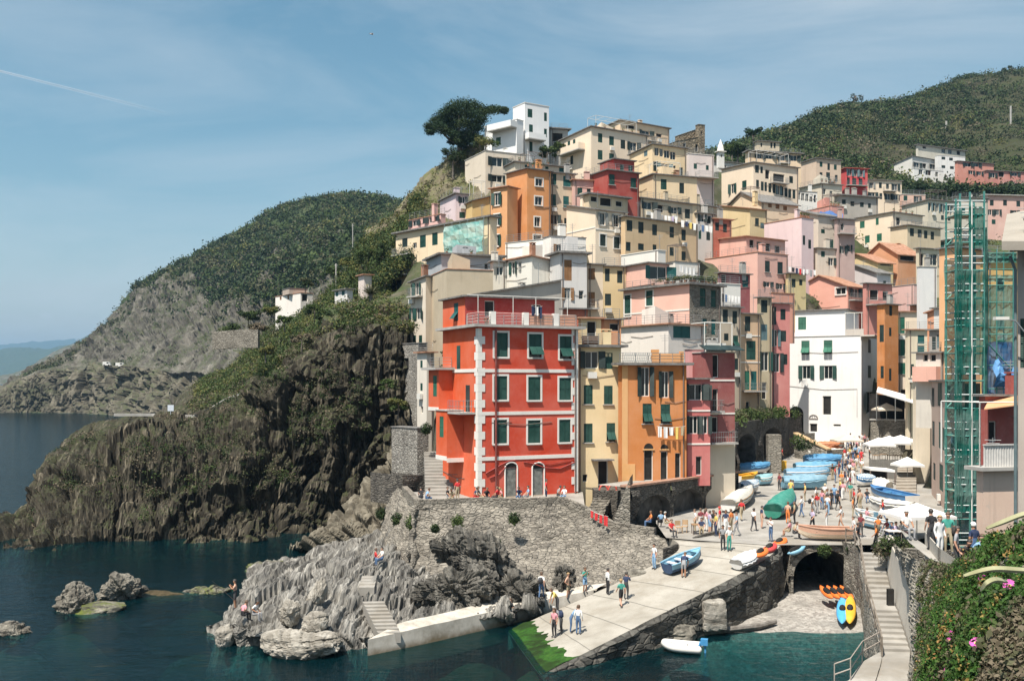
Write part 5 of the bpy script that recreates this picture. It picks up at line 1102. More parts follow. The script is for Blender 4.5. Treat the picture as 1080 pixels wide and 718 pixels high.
def town_ground():
 pts = []
 for k, b in HOUSES.items():
  c, tR, tL = b['C'], b['tR'], b['tL']
  if c.y > 300 or c.x < -28: continue
  z = b['zvis'] - 1.2
  for s1, s2 in ((0, 0), (b['wR'], 0), (0, b['wL']), (b['wR'] / 2, b['wL'] / 2)):
   q = c + tR * s1 + tL * s2; pts.append((q.x, q.y, z if s2 == 0 else z + .5))
 pts += [(-14, 92, 5.5), (-12, 100, 9), (-16, 115, 16), (-12, 78, 5), (5, 80, 5), (20, 82, 4), (25, 95, 4), (34, 110, 4.5), (50, 138, 6), (42, 100, 4), (36, 80, 3.6),
   (60, 100, 4), (48, 85, 4), (38, 65, 4), (46, 60, 5), (60, 80, 5)]
 for x, y, d in ((490, 200, 150), (520, 170, 165), (560, 178, 175), (600, 165, 180), (640, 145, 190), (700, 165, 200), (760, 182, 205), (790, 205, 215), (840, 205, 235), (900, 215, 238), (960, 222, 240), (1020, 235, 238), (1080, 245, 236), (770, 215, 190), (755, 205, 185)):
  p = P(x, y, d); pts.append(tuple(p))
 A = np.array(pts)
 xs = np.linspace(-24, 150, 190); ys = np.linspace(76, 300, 230); X, Y = np.meshgrid(xs, ys)
 num = np.zeros_like(X); den = np.zeros_like(X)
 for x, y, z in A:
  w_ = 1 / ((X - x) ** 2 + (Y - y) ** 2 + 3.0) ** 1.9
  num += w_ * z; den += w_
 Z = num / den - 1.2 + .5 * fbm(np.stack([X * .2, Y * .2, X * 0], -1), 4)
 Z = np.where(Y > 245, Z - (Y - 245) * .8, Z)
 xl = np.interp(Y, [70, 80, 92, 104, 120, 138, 150], [9, 12, 19, 24, 29, 37, 42]); xr = np.interp(Y, [70, 80, 100, 125, 140, 150], [26, 37, 40.5, 48, 53, 55])
 m = np.clip(1 - np.maximum(np.maximum(xl - X, X - xr), np.maximum(Y - 139, 0) * .7) / 5.0, 0, 1); m = m * m * (3 - 2 * m)
 Z = Z * (1 - m) + (zplaza(Y) - .9) * m
 m2 = np.clip((96 - Y) / 6, 0, 1) * (X < 30); Z = np.where(m2 > 0, np.minimum(Z, 6.0 - (96 - Y) * .28), Z)
 m3 = (X >= 30) & (Y < 100); Z = np.where(m3, np.minimum(Z, 3.2), Z)
 Z = np.where((X < -6) & (Y < 125), Z - (-6 - X) * 4, Z)
 return np.stack([X, Y, Z], -1)
G_tg = town_ground()
t = M_tan
tag(np_mesh('town_hill', G_tg, grid_faces(*G_tg.shape[:2]), rockmat('town_ground', (.07, .065, .045), (.16, .14, .1), (.28, .25, .2), (1, 1, 1), (0, 0, 0), .3, (.05, .07, .025), (.1, .6))), 'steep ground under the hillside town', 'hillside', kind='structure')
H('narrow pale house with three little windows beside the stone tower', 101, 32, 440, 450, 458, 372, 475, (.7, .64, .56), L='444.5,384,2.4,8,gc;444.5,408,2.4,8,gc;445,432,2.4,7,kd', roof='et', dirt=.6, depth=5)
def zD(px, py, z): return F * (CZ - z) / (py - HOR)
def V(px, py, z): return Pz(px, py, z)
def paving(key, c, sc=.9):
 t = NT(key); v = t.pos()
 n = t.noise(v, .5, 6, .65); n2 = t.noise(v, 4, 5, .7)
 c1 = t.mix(t.ramp(n, [(.3, 0), (.7, 1)]), sc3(c, .78), mx(c, (.6, .57, .52), .35))
 c2 = t.mix(t.ramp(n2, [(.5, 0), (.72, .5)]), c1, sc3(c, .6))
 pt = t.ramp(t.noise(v, .22, 6, .7), [(.5, 0), (.64, .75)])
 c3 = t.mix(pt, c2, mx(c, (.2, .17, .13), .6))
 t.bsdf(c3, .92, n2, .35, .03, .15); return t.m
M_pav = paving('paving', (.29, .272, .245)); M_ramp = paving('ramp_concrete', (.34, .31, .26))
def sheet_grid(name, G, mat, label, cat, kind='structure', smooth=False):
 GROUND.append(bvh_of(G))
 return tag(np_mesh(name, G, grid_faces(*G.shape[:2]), mat, smooth), label, cat, kind=kind)
ys = np.concatenate([[69.2], np.linspace(71, 152, 60)])
rows = []
for y in ys:
 xl = np.interp(y, [69, 72, 80, 92, 104, 120, 138, 152], [18.3, 11.2, 11.5, 15, 20, 26, 34, 38]); xr = np.interp(y, [69, 72, 76, 80, 100, 125, 140, 152], [27.6, 29, 40, 44, 44, 50, 55, 58])
 rows.append([(x, y, float(zplaza(y)) + .0) for x in np.linspace(xl, xr, 40)])
G = np.array(rows); G[..., 2] += .03 * fbm(G * .35, 3)
sheet_grid('plaza', G, M_pav, 'sunlit grey paved harbour square full of people', 'square')
RL = [V(536, 666, -.5), V(545, 661, .06), V(620, 628, 1.5), V(712, 583, 3.6), Vector((11.5, 72.8, 4.2))]
RR_ = [V(574, 712, -.5), V(582, 706, .06), V(700, 646, 1.9), V(800, 594, 3.6), Vector((18.6, 69.0, 4.2))]
RLg, RRg = catmull(np.array(RL), 50, 0), catmull(np.array(RR_), 50, 0)
G = np.stack([RLg * (1 - u) + RRg * u for u in np.linspace(0, 1, 16)], 1)
G[..., 2] += .035 * fbm(G * .5, 3)
sheet_grid('boat_ramp', G, M_ramp, 'pale concrete boat ramp sloping into the water', 'ramp')
GR_ = G
mb = MB()
for i in range(9, 49, 4):
 a, b_ = Vector(G[i, 0]), Vector(G[i, -1]); d = (Vector(G[i + 1, 0]) - a).normalized() * .045
 for k in range(15):
  p, q = Vector(G[i, k]), Vector(G[i, k + 1]); u = Vector((0, 0, .012))
  mb.quad(p + u, q + u, q + d + u, p + d + u)
tag(mb.build('ramp_groove', simple('groove', (.15, .14, .12), .9)), 'dark drainage grooves across the pale boat ramp', 'grooves', kind='structure')
mb_pts = [V(536, 664, .02), V(556, 655, .12), V(575, 660, .5), V(592, 684, .32), V(598, 696, .2), V(582, 706, .02), V(562, 698, -.05)]
mb = MB(); c = sum(mb_pts, Vector()) / len(mb_pts) + Vector((0, 0, .06))
for i in range(len(mb_pts)): mb.poly([c, mb_pts[i] + Vector((0, 0, .05)), mb_pts[(i + 1) % len(mb_pts)] + Vector((0, 0, .05))])
G = np.stack([RLg[4:19] * (1 - u) + RRg[4:19] * u for u in np.linspace(0, 1, 30)], 1); G[..., 2] += .04 + .07 * np.abs(fbm(G * 1.3, 4)); G[-4:, :, 2] -= np.linspace(.02, .16, 4)[:, None] + .1 * np.abs(fbm(G[-4:] * .9, 3))
o = np_mesh('algae', G, grid_faces(*G.shape[:2]), rockmat('green_weed', (.015, .03, .006), (.03, .1, .012), (.09, .15, .03), s=.8, bd=.1)); tag(o, 'slippery bright green weed on the wet foot of the ramp', 'seaweed', kind='stuff')
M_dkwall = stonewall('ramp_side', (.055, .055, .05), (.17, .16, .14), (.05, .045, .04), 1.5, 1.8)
nr = 50; T = RRg.copy(); B = T.copy(); B[:, 2] = -1.2
Gw = np.stack([T * (1 - u) + B * u for u in np.linspace(0, 1, 12)], 0); Gw[1:, :, 0] += .25 * fbm(Gw[1:] * .9, 3); Gw[1:, :, 1] -= .25 + .35 * np.abs(fbm(Gw[1:] * .7, 4))
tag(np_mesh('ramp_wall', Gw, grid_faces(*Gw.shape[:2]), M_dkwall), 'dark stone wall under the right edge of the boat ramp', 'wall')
Tl = RLg.copy(); Bl = Tl.copy(); Bl[:, 2] -= 1.2
Gw = np.stack([Tl, Bl], 0); np_mesh('ramp_wall', Gw, grid_faces(2, 50), M_ramp, parent=None); tag(bpy.data.objects['ramp_wall.001'], 'low pale kerb wall along the left edge of the ramp', 'wall')
cw = [V(700, 583, 3.5), V(718, 577, 3.7), V(740, 568, 4.1), V(764, 562, 4.2)]
mb = MB()
for i in range(3):
 a, b_ = cw[i], cw[i + 1]; d = Vector((0, .45, 0)); u = Vector((0, 0, .28))
 mb.box8([a - u * 3, b_ - u * 3, b_ + d - u * 3, a + d - u * 3, a + u, b_ + u, b_ + d + u, a + d + u])
tag(mb.build('curb_wall', M_rubd), 'low rough stone kerb at the top left of the boat ramp', 'wall')
xs = np.linspace(6, 26.5, 60); ys_ = np.linspace(53, 84, 80); X, Y = np.meshgrid(xs, ys_)
Z = np.interp(Y, [53, 59.5, 61.6, 69, 84], [-6, -1.6, 0.0, .75, .9]) + .07 * fbm(np.stack([X * .5, Y * .5, X * 0], -1), 4) + .35 * np.clip((14 - X) / 6, 0, 1)
G = np.stack([X, Y, Z], -1)
t = NT('pebbles'); vo = t.n('ShaderNodeTexVoronoi'); vo.inputs['Scale'].default_value = 5.0; t.l(t.pos(), vo.inputs['Vector'])
sp = t.n('ShaderNodeSeparateColor'); t.l(vo.outputs['Color'], sp.inputs[0]); pn = t.noise(t.pos(), .5, 5, .6)
cc = t.mix(sp.outputs[0], (.2, .18, .16), (.42, .39, .35)); cc = t.mix(t.ramp(pn, [(.4, 0), (.65, .6)]), cc, (.2, .19, .17))
t.bsdf(cc, .9, vo.outputs['Distance'], .8, .08)
sheet_grid('beach', G, t.m, 'small grey pebble beach in front of the boat tunnel', 'beach')
def archwall(name, label, p0, p1, z0, z1, zb, arches, mat, depth=4.0, dmat=None, cat='wall', cap=None, n=60, back=True, disp=.12, ring=None):
 """wall from p0 to p1 (top z0..z1, foot zb) pierced by arches (s, half width, spring z, rise)"""
 p0 = Vector((p0[0], p0[1], 0)); p1 = Vector((p1[0], p1[1], 0)); d = p1 - p0; w_ = d.length; t_ = d / w_; n_ = Vector((t_.y, -t_.x, 0))
 f = Face(p0, t_, n_, w_, zb, z0, z1)
 root = empty(name, f.pt(0, zb), label, cat); o = f.pt(0, zb)
 def low(s):
  for c, hw, sp_, ri in arches:
   if abs(s - c) < hw: return sp_ + ri * math.sqrt(max(0, 1 - ((s - c) / hw) ** 2))
  return zb
 cuts = sorted(set([w_ * i / n for i in range(n + 1)] + [c + sg * hw * k for c, hw, _, _ in arches for sg in (-1, 1) for k in (1, .98, .9, .75, .5, .25, 0)]))
 cuts = [c for c in cuts if 0 <= c <= w_]
 mb = MB(); ib = MB(); top = lambda s: z0 + (z1 - z0) * s / w_
 for a, b_ in zip(cuts[:-1], cuts[1:]):
  mid = (a + b_) / 2; inside = any(abs(mid - c) < hw for c, hw, _, _ in arches)
  if inside:
   for c, hw, sp_, ri in arches:
    if abs(mid - c) < hw:
     g = lambda s: sp_ + ri * math.sqrt(max(0, 1 - min(1, ((s - c) / hw) ** 2)))
     la, lb = g(a), g(b_)
   ib.quad(f.pt(a, la), f.pt(b_, lb), f.pt(b_, lb, -depth), f.pt(a, la, -depth))
  else: la = lb = zb
  ns = 5
  for k in range(ns):
   q = lambda s, l, kk: f.pt(s, l + (top(s) - l) * kk / ns, disp * float(vnoise(np.array([s * .9, (l + (top(s) - l) * kk / ns) * .9, 3.0]))) if 0 < kk < ns and l == zb else 0)
   mb.quad(q(a, la, k), q(b_, lb, k), q(b_, lb, k + 1), q(a, la, k + 1))
  mb.quad(f.pt(a, top(a)), f.pt(b_, top(b_)), f.pt(b_, top(b_), -.7), f.pt(a, top(a), -.7))
 for e in (0, w_): mb.quad(f.pt(e, zb), f.pt(e, top(e)), f.pt(e, top(e), -depth), f.pt(e, zb, -depth))
 mb.build('masonry', mat, root, o)
 for c, hw, sp_, ri in arches:
  for sg in (-1, 1): ib.quad(f.pt(c + sg * hw, zb), f.pt(c + sg * hw, sp_), f.pt(c + sg * hw, sp_, -depth), f.pt(c + sg * hw, zb, -depth))
  if back: ib.quad(f.pt(c - hw, zb, -depth), f.pt(c + hw, zb, -depth), f.pt(c + hw, sp_ + ri, -depth), f.pt(c - hw, sp_ + ri, -depth))
  if ring:
   rb = MB(); m = 22
   pts = [(c - math.cos(k * math.pi / m) * hw, sp_ + ri * math.sin(k * math.pi / m)) for k in range(m + 1)]
   for (xa, za), (xb, zb_) in zip(pts[:-1], pts[1:]):
    ca = Vector((xa - c, za - sp_)).normalized() * ring; cb = Vector((xb - c, zb_ - sp_)).normalized() * ring
    e = .012
    rb.box8([f.pt(xa, za, .04), f.pt(xb + (xa - xb) * e, zb_, .04), f.pt(xb, zb_, -.3), f.pt(xa, za, -.3), f.pt(xa + ca.x, za + ca.y, .06), f.pt(xb + cb.x * .98, zb_ + cb.y, .06), f.pt(xb + cb.x, zb_ + cb.y, -.3), f.pt(xa + ca.x, za + ca.y, -.3)])
   rb.build('arch_ring', M_rub, root, o)
 if arches: ib.build('vault', dmat or mat, root, o)
 if cap:
  cb = MB(); cb.box8([f.pt(-.1, z0 + .001, .12), f.pt(w_ + .1, z1 + .001, .12), f.pt(w_ + .1, z1 + .001, -.8), f.pt(-.1, z0 + .001, -.8), f.pt(-.1, z0 + .16, .12), f.pt(w_ + .1, z1 + .16, .12), f.pt(w_ + .1, z1 + .16, -.8), f.pt(-.1, z0 + .16, -.8)])
  cb.build('coping', cap, root, o)
 return f, root, o
M_brick = simple('brick_coping', (.4, .2, .12), .9, .4, 3, bump=.4)
M_vault = simple('vault_shade', (.03, .028, .026), .95, .3, 1.2, bump=.5)  # near-black colour stands in for the deep shade inside the arches
q0, q1 = P(834, 600, 69.3), P(909, 600, 69.6)
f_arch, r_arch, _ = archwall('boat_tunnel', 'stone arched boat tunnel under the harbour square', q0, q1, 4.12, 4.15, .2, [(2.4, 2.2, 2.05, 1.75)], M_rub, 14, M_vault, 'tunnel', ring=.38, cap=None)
q0, q1 = P(664, 560, 77.2), P(779, 540, 92.5)
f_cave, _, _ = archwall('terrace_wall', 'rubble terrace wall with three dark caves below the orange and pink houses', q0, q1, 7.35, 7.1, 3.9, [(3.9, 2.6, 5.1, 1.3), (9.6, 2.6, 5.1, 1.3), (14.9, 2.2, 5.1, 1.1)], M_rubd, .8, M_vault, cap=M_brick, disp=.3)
mb = MB()
a, b_, c, d = P(648, 566, 77.5), P(664.5, 560, 77.15), P(664.5, 503.5, 77.15), P(648, 545, 77.5); back = Vector((.6, 3.2, 0))
mb.box8([a, b_, b_ + back, a + back, d, c, c + back, d + back]); tag(mb.build('stair_flank', M_rub), 'sloping stone stair flank with brick edge left of the caves', 'wall')
G = np.array([[f_cave.pt(s, 7.25 - .2 * s / f_cave.w, -.5 - k * .8) for s in np.linspace(1.0, f_cave.w, 12)] for k in range(5)])
sheet_grid('terrace', G, M_pav, 'narrow paved terrace above the caves', 'terrace')
q0, q1 = P(775.5, 500, 106), P(845, 500, 134)
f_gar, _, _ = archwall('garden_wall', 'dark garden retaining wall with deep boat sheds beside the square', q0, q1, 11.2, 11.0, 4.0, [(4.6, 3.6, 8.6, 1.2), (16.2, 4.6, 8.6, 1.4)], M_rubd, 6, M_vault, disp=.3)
mb = MB(); p = P(816, 490, 113); mb.box(p.x - .75, p.x + .75, p.y - .6, p.y + .6, 4.4, 9.6)
bpy_o = mb.build('stone_pillar', M_rub); tag(bpy_o, 'square rubble stone pillar between the dark boat sheds', 'pillar')
bv = bpy_o.modifiers.new('b', 'BEVEL'); bv.width = .1; bv.segments = 2
q0, q1 = P(918, 470, 129), P(968, 470, 126)
archwall('cafe_wall', 'sunlit rubble wall under the cafe canopy at the back of the square', q0, q1, 10.6, 10.6, 5.0, [], M_rub, cap=M_conc)
mb = MB(); e0, e1 = P(850, 455, 131), P(877, 465, 124)
archwall('slope_wall', 'low ochre topped wall beside the white house steps', P(838, 460, 126), P(872, 460, 122), 9.0, 7.2, 5.0, [], M_rub, cap=simple('ochre_cap', (.5, .34, .18), .9))
top = [P(408, 500, 92), P(424, 518, 83), P(437, 532, 76.8), P(441, 533, 76.2), P(500, 531, 77.5), P(560, 531.5, 78), P(592, 529.5, 78.5), P(618, 541, 77.2), P(645, 557, 75.6), P(690, 563, 74), P(713, 575, 72.6)]
mid = [P(402, 550, 86), P(416, 568, 78), P(434, 585, 74.4), P(438, 586, 74), P(500, 586, 74.2), P(560, 580, 75), P(592, 578, 75.4), P(620, 584, 74), P(645, 588, 72.4), P(690, 582, 72.2), P(713, 580, 72)]
bot = [P(398, 600, 80), P(410, 618, 72), P(430, 634, 69.8), P(434, 636, 69.4), P(500, 632, 69.2), P(560, 624, 70), P(592, 620, 70.4), P(622, 621, 68.8), P(648, 612, 68.8), P(690, 596, 70.2), P(713, 586, 71.4)]
def wdisp(G): return .22 * fbm(G * .35, 4) + .1 * fbm(G * 1.3, 3, .6, True) + .07 * (_hash(*[np.floor(G[..., k] * (2.2, 2.2, 3.6)[k]).astype(np.int64) for k in range(3)]) - .5)
Gw = loft_grid([top, mid, bot], 90, 300, wdisp)
M_prom = stonewall('promontory', (.15, .135, .115), (.36, .325, .27), (.27, .245, .21), 2.3, 2.4, .9)
tag(np_mesh('retaining_wall', Gw, grid_faces(90, 300), M_prom), 'tall battered rubble retaining wall below the red house', 'wall')
tf = catmull(np.array([tuple(v) for v in top[1:8]]), 30, 0); tb = np.stack([np.linspace(-9.5, 6, 30), np.full(30, 84.5), np.full(30, 6.2)], 1); tf[:, 2] = np.minimum(tf[:, 2] - .1, 6.1)
G = np.stack([tf * (1 - u) + tb * u for u in np.linspace(0, 1, 8)], 0)
sheet_grid('terrace', G, M_pav, 'grey paved terrace in front of the red house', 'terrace')
mb = MB(); tp = top[1:10]
for a, b_ in zip(tp[:-1], tp[1:]):
 n = max(2, int((b_ - a).length / 1.2))
 for i in range(n):
  p, q = a.lerp(b_, i / n), a.lerp(b_, (i + 1) / n); d = Vector((-(b_ - a).y, (b_ - a).x, 0)).normalized() * .45
  hgt = Vector((0, 0, .42 + .05 * random.random())); mb.box8([p - hgt, q - hgt, q + d - hgt, p + d - hgt, p + hgt, q + hgt, q + d + hgt, p + d + hgt])
ob = mb.build('parapet', M_prom); tag(ob, 'low stone parapet along the top of the promontory wall', 'parapet')
ft = [V(388, 674, .9), V(450, 660, 1.0), V(520, 644, 1.05), V(578, 631, 1.1), V(626, 622, 1.5)]
bk = [V(420, 657, 1.2), V(460, 648, 1.25), V(520, 634, 1.3), V(580, 623, 1.4), V(640, 614, 1.9)]
fb = [Vector((v.x, v.y - .25, -1.0)) for v in ft]
Fg, Bg, Lg = catmull(np.array([tuple(v) for v in ft]), 40, 0), catmull(np.array([tuple(v) for v in bk]), 40, 0), catmull(np.array([tuple(v) for v in fb]), 40, 0)
G = np.concatenate([np.stack([Lg * (1 - u) + Fg * u for u in np.linspace(0, 1, 6)], 0), np.stack([Fg * (1 - u) + Bg * u for u in np.linspace(.1, 1, 6)], 0)], 0)
G = G + .05 * fbm(G * .8, 3)[..., None] * np.array([.3, .6, .5])
t = NT('quay_stone'); n = t.noise(t.pos(), .8, 6, .65); sz = t.n('ShaderNodeSeparateXYZ'); t.l(t.pos(), sz.inputs[0])
cq = t.ramp(n, [(.3, (.3, .27, .22)), (.55, (.5, .46, .4)), (.75, (.58, .54, .48))])
cq = t.mix(t.ramp(t.math('ADD', sz.outputs[2], t.math('MULTIPLY', n, .6)), [(.35, .8), (.75, 0)]), cq, (.14, .1, .05)); t.bsdf(cq, .9, n, .4, .06)
sheet_grid('quay', G, t.m, 'curved pale stone quay walk below the rock wall', 'quay')
cols = [224, 245, 300, 355, 400, 445, 520, 575]
def row(L): return [V(*q) for q in L]
r1 = row([(222, 666, -.3), (243, 686, -.3), (300, 692, -.3), (352, 692, -.3), (392, 688, -.3), (440, 676, -.3), (520, 660, -.3), (575, 646, -.3)])
pr_rows = [[Vector((v.x * .99, v.y - 2, -4)) for v in r1], r1,
 row([(231, 655, .9), (252, 664, 1.1), (305, 668, 1.0), (350, 662, 1.2), (396, 664, .9), (445, 660, .8), (520, 652, .7), (575, 638, .8)]),
 row([(238, 641, 1.5), (266, 635, 2.1), (316, 632, 2.2), (362, 622, 2.4), (410, 628, 2.0), (460, 637, 1.5), (520, 636, 1.3), (575, 627, 1.5)]),
 row([(252, 628, 1.5), (290, 606, 1.8), (334, 596, 2.2), (380, 586, 2.9), (420, 598, 2.4), (465, 616, 1.6), (520, 616, 1.3), (575, 614, 1.5)]),
 row([(256, 615, .3), (284, 599, 1.2), (330, 588, 1.8), (376, 570, 2.8), (422, 580, 2.6), (470, 604, 1.2), (520, 604, 1.0), (575, 604, 1)]),
 row([(262, 606, -.4), (290, 595, -.4), (332, 585, -.3), (374, 573, .6)]) + [P(422, 548, 84), P(470, 550, 84), P(520, 550, 84), P(575, 550, 84)],
 [Vector((-24, 88, -4)), Vector((-22, 90, -4)), Vector((-18, 92, -4)), Vector((-14, 92, -3)), P(422, 575, 90), P(470, 580, 90), P(520, 580, 90), P(575, 580, 90)]]
def pr_disp(G):
 u = np.linspace(0, 1, G.shape[1])[None, :]
 k = np.clip((u - .22) * 6, 0, 1)
 a = strata(G, (.75, -.2, -.62), 1.5, .34, 6.0, 5, .5, 0); b2 = strata(G, (.93, .25, .25), 1.2, .36, 8.0, 5, .5, 0)
 return .2 * fbm(G * .3 + 2, 4) - .1 + blocks(G, (.84, -.15, .52), .75, 7, .62, 6.0, .7) + blocks(G, (.84, -.15, .52), .24, 3, .2, 7.0, .7) + blocks(G, (-.3, .3, .9), 2.6, 3.0, .45, 8.0, .8)
G = loft_grid(pr_rows, 130, 200, pr_disp)
M_pr = rockmat('point_rock', (.11, .104, .094), (.34, .32, .285), (.56, .53, .47), (2.6, .3, .3), (0, R(35), R(15)), .9, bstr=1.0, bd=.25, lines=3.2)
sheet_grid('point_rocks', G, M_pr, 'tilted grey bedded rocks of the point in front of the wall', 'rocks')
sb = [[V(300, 590, -1.5), V(350, 588, -1.5), V(395, 578, -1), V(432, 565, 0)], [V(306, 583, -.2), V(352, 582, .1), V(396, 571, 1.2), V(432, 560, 2.6)],
  DW([(322, 566, 90), (362, 553, 90), (402, 540, 90), (434, 528, 90)]), DW([(350, 548, 94), (383, 528, 94.5), (410, 508, 95), (436, 495, 95)]), DW([(372, 530, 99), (396, 503, 100), (417, 478, 101), (440, 466, 101)]), DW([(380, 540, 106), (400, 520, 106), (420, 500, 106), (440, 490, 106)])]
G = loft_grid(sb, 90, 100, lambda G: blocks(G, (.62, -.1, .78), 1.1, 4, 1.0, 3.0, .6) + blocks(G, (.62, -.1, .78), .35, 2, .35, 4.0, .6) + .4 * fbm(G * .3, 4))
tag(np_mesh('slab_rocks', G, grid_faces(*G.shape[:2]), rockmat('tan_slab', (.11, .095, .07), (.22, .195, .15), (.36, .32, .25), (.5, 1, 1), (0, R(35), 0), .9, bd=.2)), 'tan tilted rock slabs leaning below the cliff path', 'rocks', kind='structure')
def boulder(label, px, py, z, w_, h_, d_, mat, seed, rz=0.0, blk=0, sink=.25, rough=.25, tilt=0.0, group=None, name='boulder', blocky=0.0):
 import bmesh as bmm
 bm = bmm.new(); bmm.ops.create_icosphere(bm, subdivisions=6 if blk else 4, radius=1.0)
 A = np.array([v.co[:] for v in bm.verts])
 if blocky: m_ = np.abs(A).max(1, keepdims=True); A = A * (1 - blocky) + A / m_ * blocky * .85
 A = A * (1 + rough * fbm(A * 1.1 + seed * 3.1, 3)[:, None] + rough * .55 * fbm(A * 3 + seed, 4, .6, True)[:, None] * .5)
 A0 = A / np.linalg.norm(A, axis=1, keepdims=True); A = A * np.array([w_ / 2, d_ / 2, h_ / 2])
 if blk: A = A + A0 * blk * (blocks(A, (.8, -.1, .55), .6, 3, .4, seed, .4) + blocks(A, (.8, -.1, .55), .22, 1.5, .14, seed + 1, .4) + blocks(A, (-.3, .5, .8), 1.1, 1.6, .3, seed + 2, .4))[:, None]
 for v, q in zip(bm.verts, A): v.co = q
 me = bpy.data.meshes.new(name); bm.to_mesh(me); bm.free(); me.materials.append(mat)
 o = bpy.data.objects.new(name, me); COL.objects.link(o)
 p = V(px, py, z); o.location = (p.x, p.y, z + h_ * (.5 - sink)); o.rotation_euler = (0, tilt, rz)
 return tag(o, label, 'rock', group)
M_bo = rockmat('boulder', (.1, .09, .075), (.26, .24, .2), (.42, .39, .33), (1, 1, 1), (0, 0, 0), 1.2, bstr=.6, bd=.15)
M_bo2 = rockmat('boulder_pale', (.2, .18, .15), (.42, .39, .34), (.55, .52, .46), (.7, 1, 2), (0, .3, 0), 1.0, bstr=.6, bd=.15)
M_bog = rockmat('boulder_mossy', (.09, .085, .07), (.24, .22, .18), (.4, .36, .3), (1, 1, 1), (0, 0, 0), 1.0, (.1, .12, .02), (.2, .8), bstr=.6, bd=.15)
M_oc = rockmat('outcrop', (.07, .065, .056), (.2, .185, .16), (.42, .39, .33), (2.2, .4, .4), (0, R(35), 0), 1.0, bd=.2)
boulder('rounded grey boulder standing in the water, left of the pair', 80, 644, -.1, 2.6, 2.4, 2.6, M_bo, 1, .3, .4)
boulder('angular grey boulder in the water, right of the pair', 128, 632, -.1, 2.9, 2.2, 2.2, M_bo, 2, .8, .45, rough=.35)
boulder('low mossy rock joining the pair of boulders in the water', 104, 646, -.2, 3.4, 1.2, 2.4, M_bog, 3, .2, sink=.4)
boulder('low rock breaking the surface at the left edge', 14, 670, -.2, 2.2, 1.3, 1.6, M_bo, 4, .1, .5, sink=.4)
boulder('long low golden reef just above the water', 218, 626, -.2, 3.4, .9, 2.0, M_bog, 5, .2, .5, sink=.42)
boulder('flat brown half sunk reef beside the golden reef', 172, 630, -.35, 4.6, .9, 2.6, rockmat('brown_reef', (.05, .04, .02), (.12, .09, .05), (.2, .16, .1), s=1.0), 6, .1, sink=.5)
boulder('long low tan rock at the mouth of the inlet', 288, 602, -.2, 4.2, 1.3, 2.4, M_bog, 7, .35, .5, sink=.4)
boulder('smooth pale slab lying at the water edge of the point', 322, 688, .1, 4.8, 1.7, 2.6, M_bo2, 8, -.12, .35, sink=.2, rough=.14)
boulder('upright pale block leaning among the point rocks', 334, 645, 1.4, 1.0, 2.3, 1.2, M_bo2, 9, .2, .35, sink=.1, rough=.16, tilt=.5)
boulder('small rounded white rock below the leaning block', 306, 658, 1.4, 1.3, 1.6, 1.2, M_bo2, 10, .6, .4, sink=.1)
boulder('rounded pale rock behind the smooth slab', 334, 668, 1.0, 1.7, 1.5, 1.5, M_bo2, 11, .1, .3, sink=.1, rough=.12)
boulder('pale rock block at the tip of the point by the water', 236, 680, .0, 1.1, 1.5, 1.2, M_bo2, 12, 0, sink=.2)
boulder('dark jagged outcrop against the foot of the retaining wall', 482, 636, 1.2, 5.0, 3.0, 2.6, M_oc, 13, .1, 1, sink=.25, rough=.4)
boulder('slanting grey rock outcrop halfway up the retaining wall', 508, 606, 2.2, 5.4, 3.2, 2.6, M_oc, 14, .2, 1, sink=.2, rough=.35, tilt=.5)
boulder('rock ledge at the wall foot near the grey notice', 545, 630, 1.3, 3.0, 1.8, 1.8, M_oc, 15, .1, 1, sink=.25, rough=.35)
boulder('slanting rock beside the quay walk', 594, 620, 1.5, 1.8, 2.0, 1.4, M_oc, 16, .3, 1, sink=.2, rough=.3, tilt=.5)
boulder('brownish rock at the corner of ramp and wall', 672, 610, 2.2, 1.6, 1.0, 1.2, M_bo, 17, .3, sink=.3)
boulder('big squared stone block beside the ramp on the beach', 751, 662, .35, 1.8, 2.1, 1.8, M_bo2, 18, .15, sink=.08, rough=.08, blocky=.75)
boulder('flat slanted rock between ramp and squared block', 715, 673, .1, 2.6, 1.3, 1.8, M_bo, 19, .5, sink=.25, rough=.25)
boulder('low dark rock under the lower ramp edge', 668, 684, .0, 2.0, 1.0, 1.3, M_bo, 20, .2, sink=.3)
boulder('rough rock below the middle of the ramp wall', 775, 646, .5, 1.5, 1.0, 1.2, M_bo, 21, .2, sink=.25)
mb = MB(); mb.tube([V(690, 668, .12), V(745, 666, .2), V(800, 660, .3), V(818, 655, .4)], [.16, .2, .2, .15], 8)
tag(mb.build('timber_beam', simple('old_timber', (.14, .12, .1), .9, .4)), 'long dark timber beam lying along the beach edge', 'timber')
def steps(name, label, a, b_, width, n, mat, side=None, cat='stairs'):
 """a (foot, left edge) to b_ (head, left edge) in world, going up; side = horizontal vector across"""
 mb = MB(); a, b_ = Vector(a), Vector(b_); d = (b_ - a); h = Vector((d.x, d.y, 0)); s = side or Vector((h.y, -h.x, 0)).normalized()
 for i in range(n):
  p = a + h * (i / n); q = a + h * ((i + 1) / n); z = a.z + d.z * (i + 1) / n; zl = a.z + d.z * i / n - .5
  w = s * width
  lo = lambda v, zz: Vector((v.x, v.y, zz))
  mb.box8([lo(p, zl), lo(p + w, zl), lo(q + w, zl), lo(q, zl), lo(p, z), lo(p + w, z), lo(q + w, z), lo(q, z)])
 o = mb.build(name, mat, None, a); return tag(o, label, cat)
M_step = paving('step_stone', (.3, .28, .25))
gg = lambda x, y: Vector(hit(x, y)) + Vector((0, 0, .25))
steps('stone_steps', 'narrow stone steps cut into the rock of the point', V(399, 669, .9), V(382, 634, 1.9), 1.3, 9, M_step, Vector((1, .1, 0)).normalized())
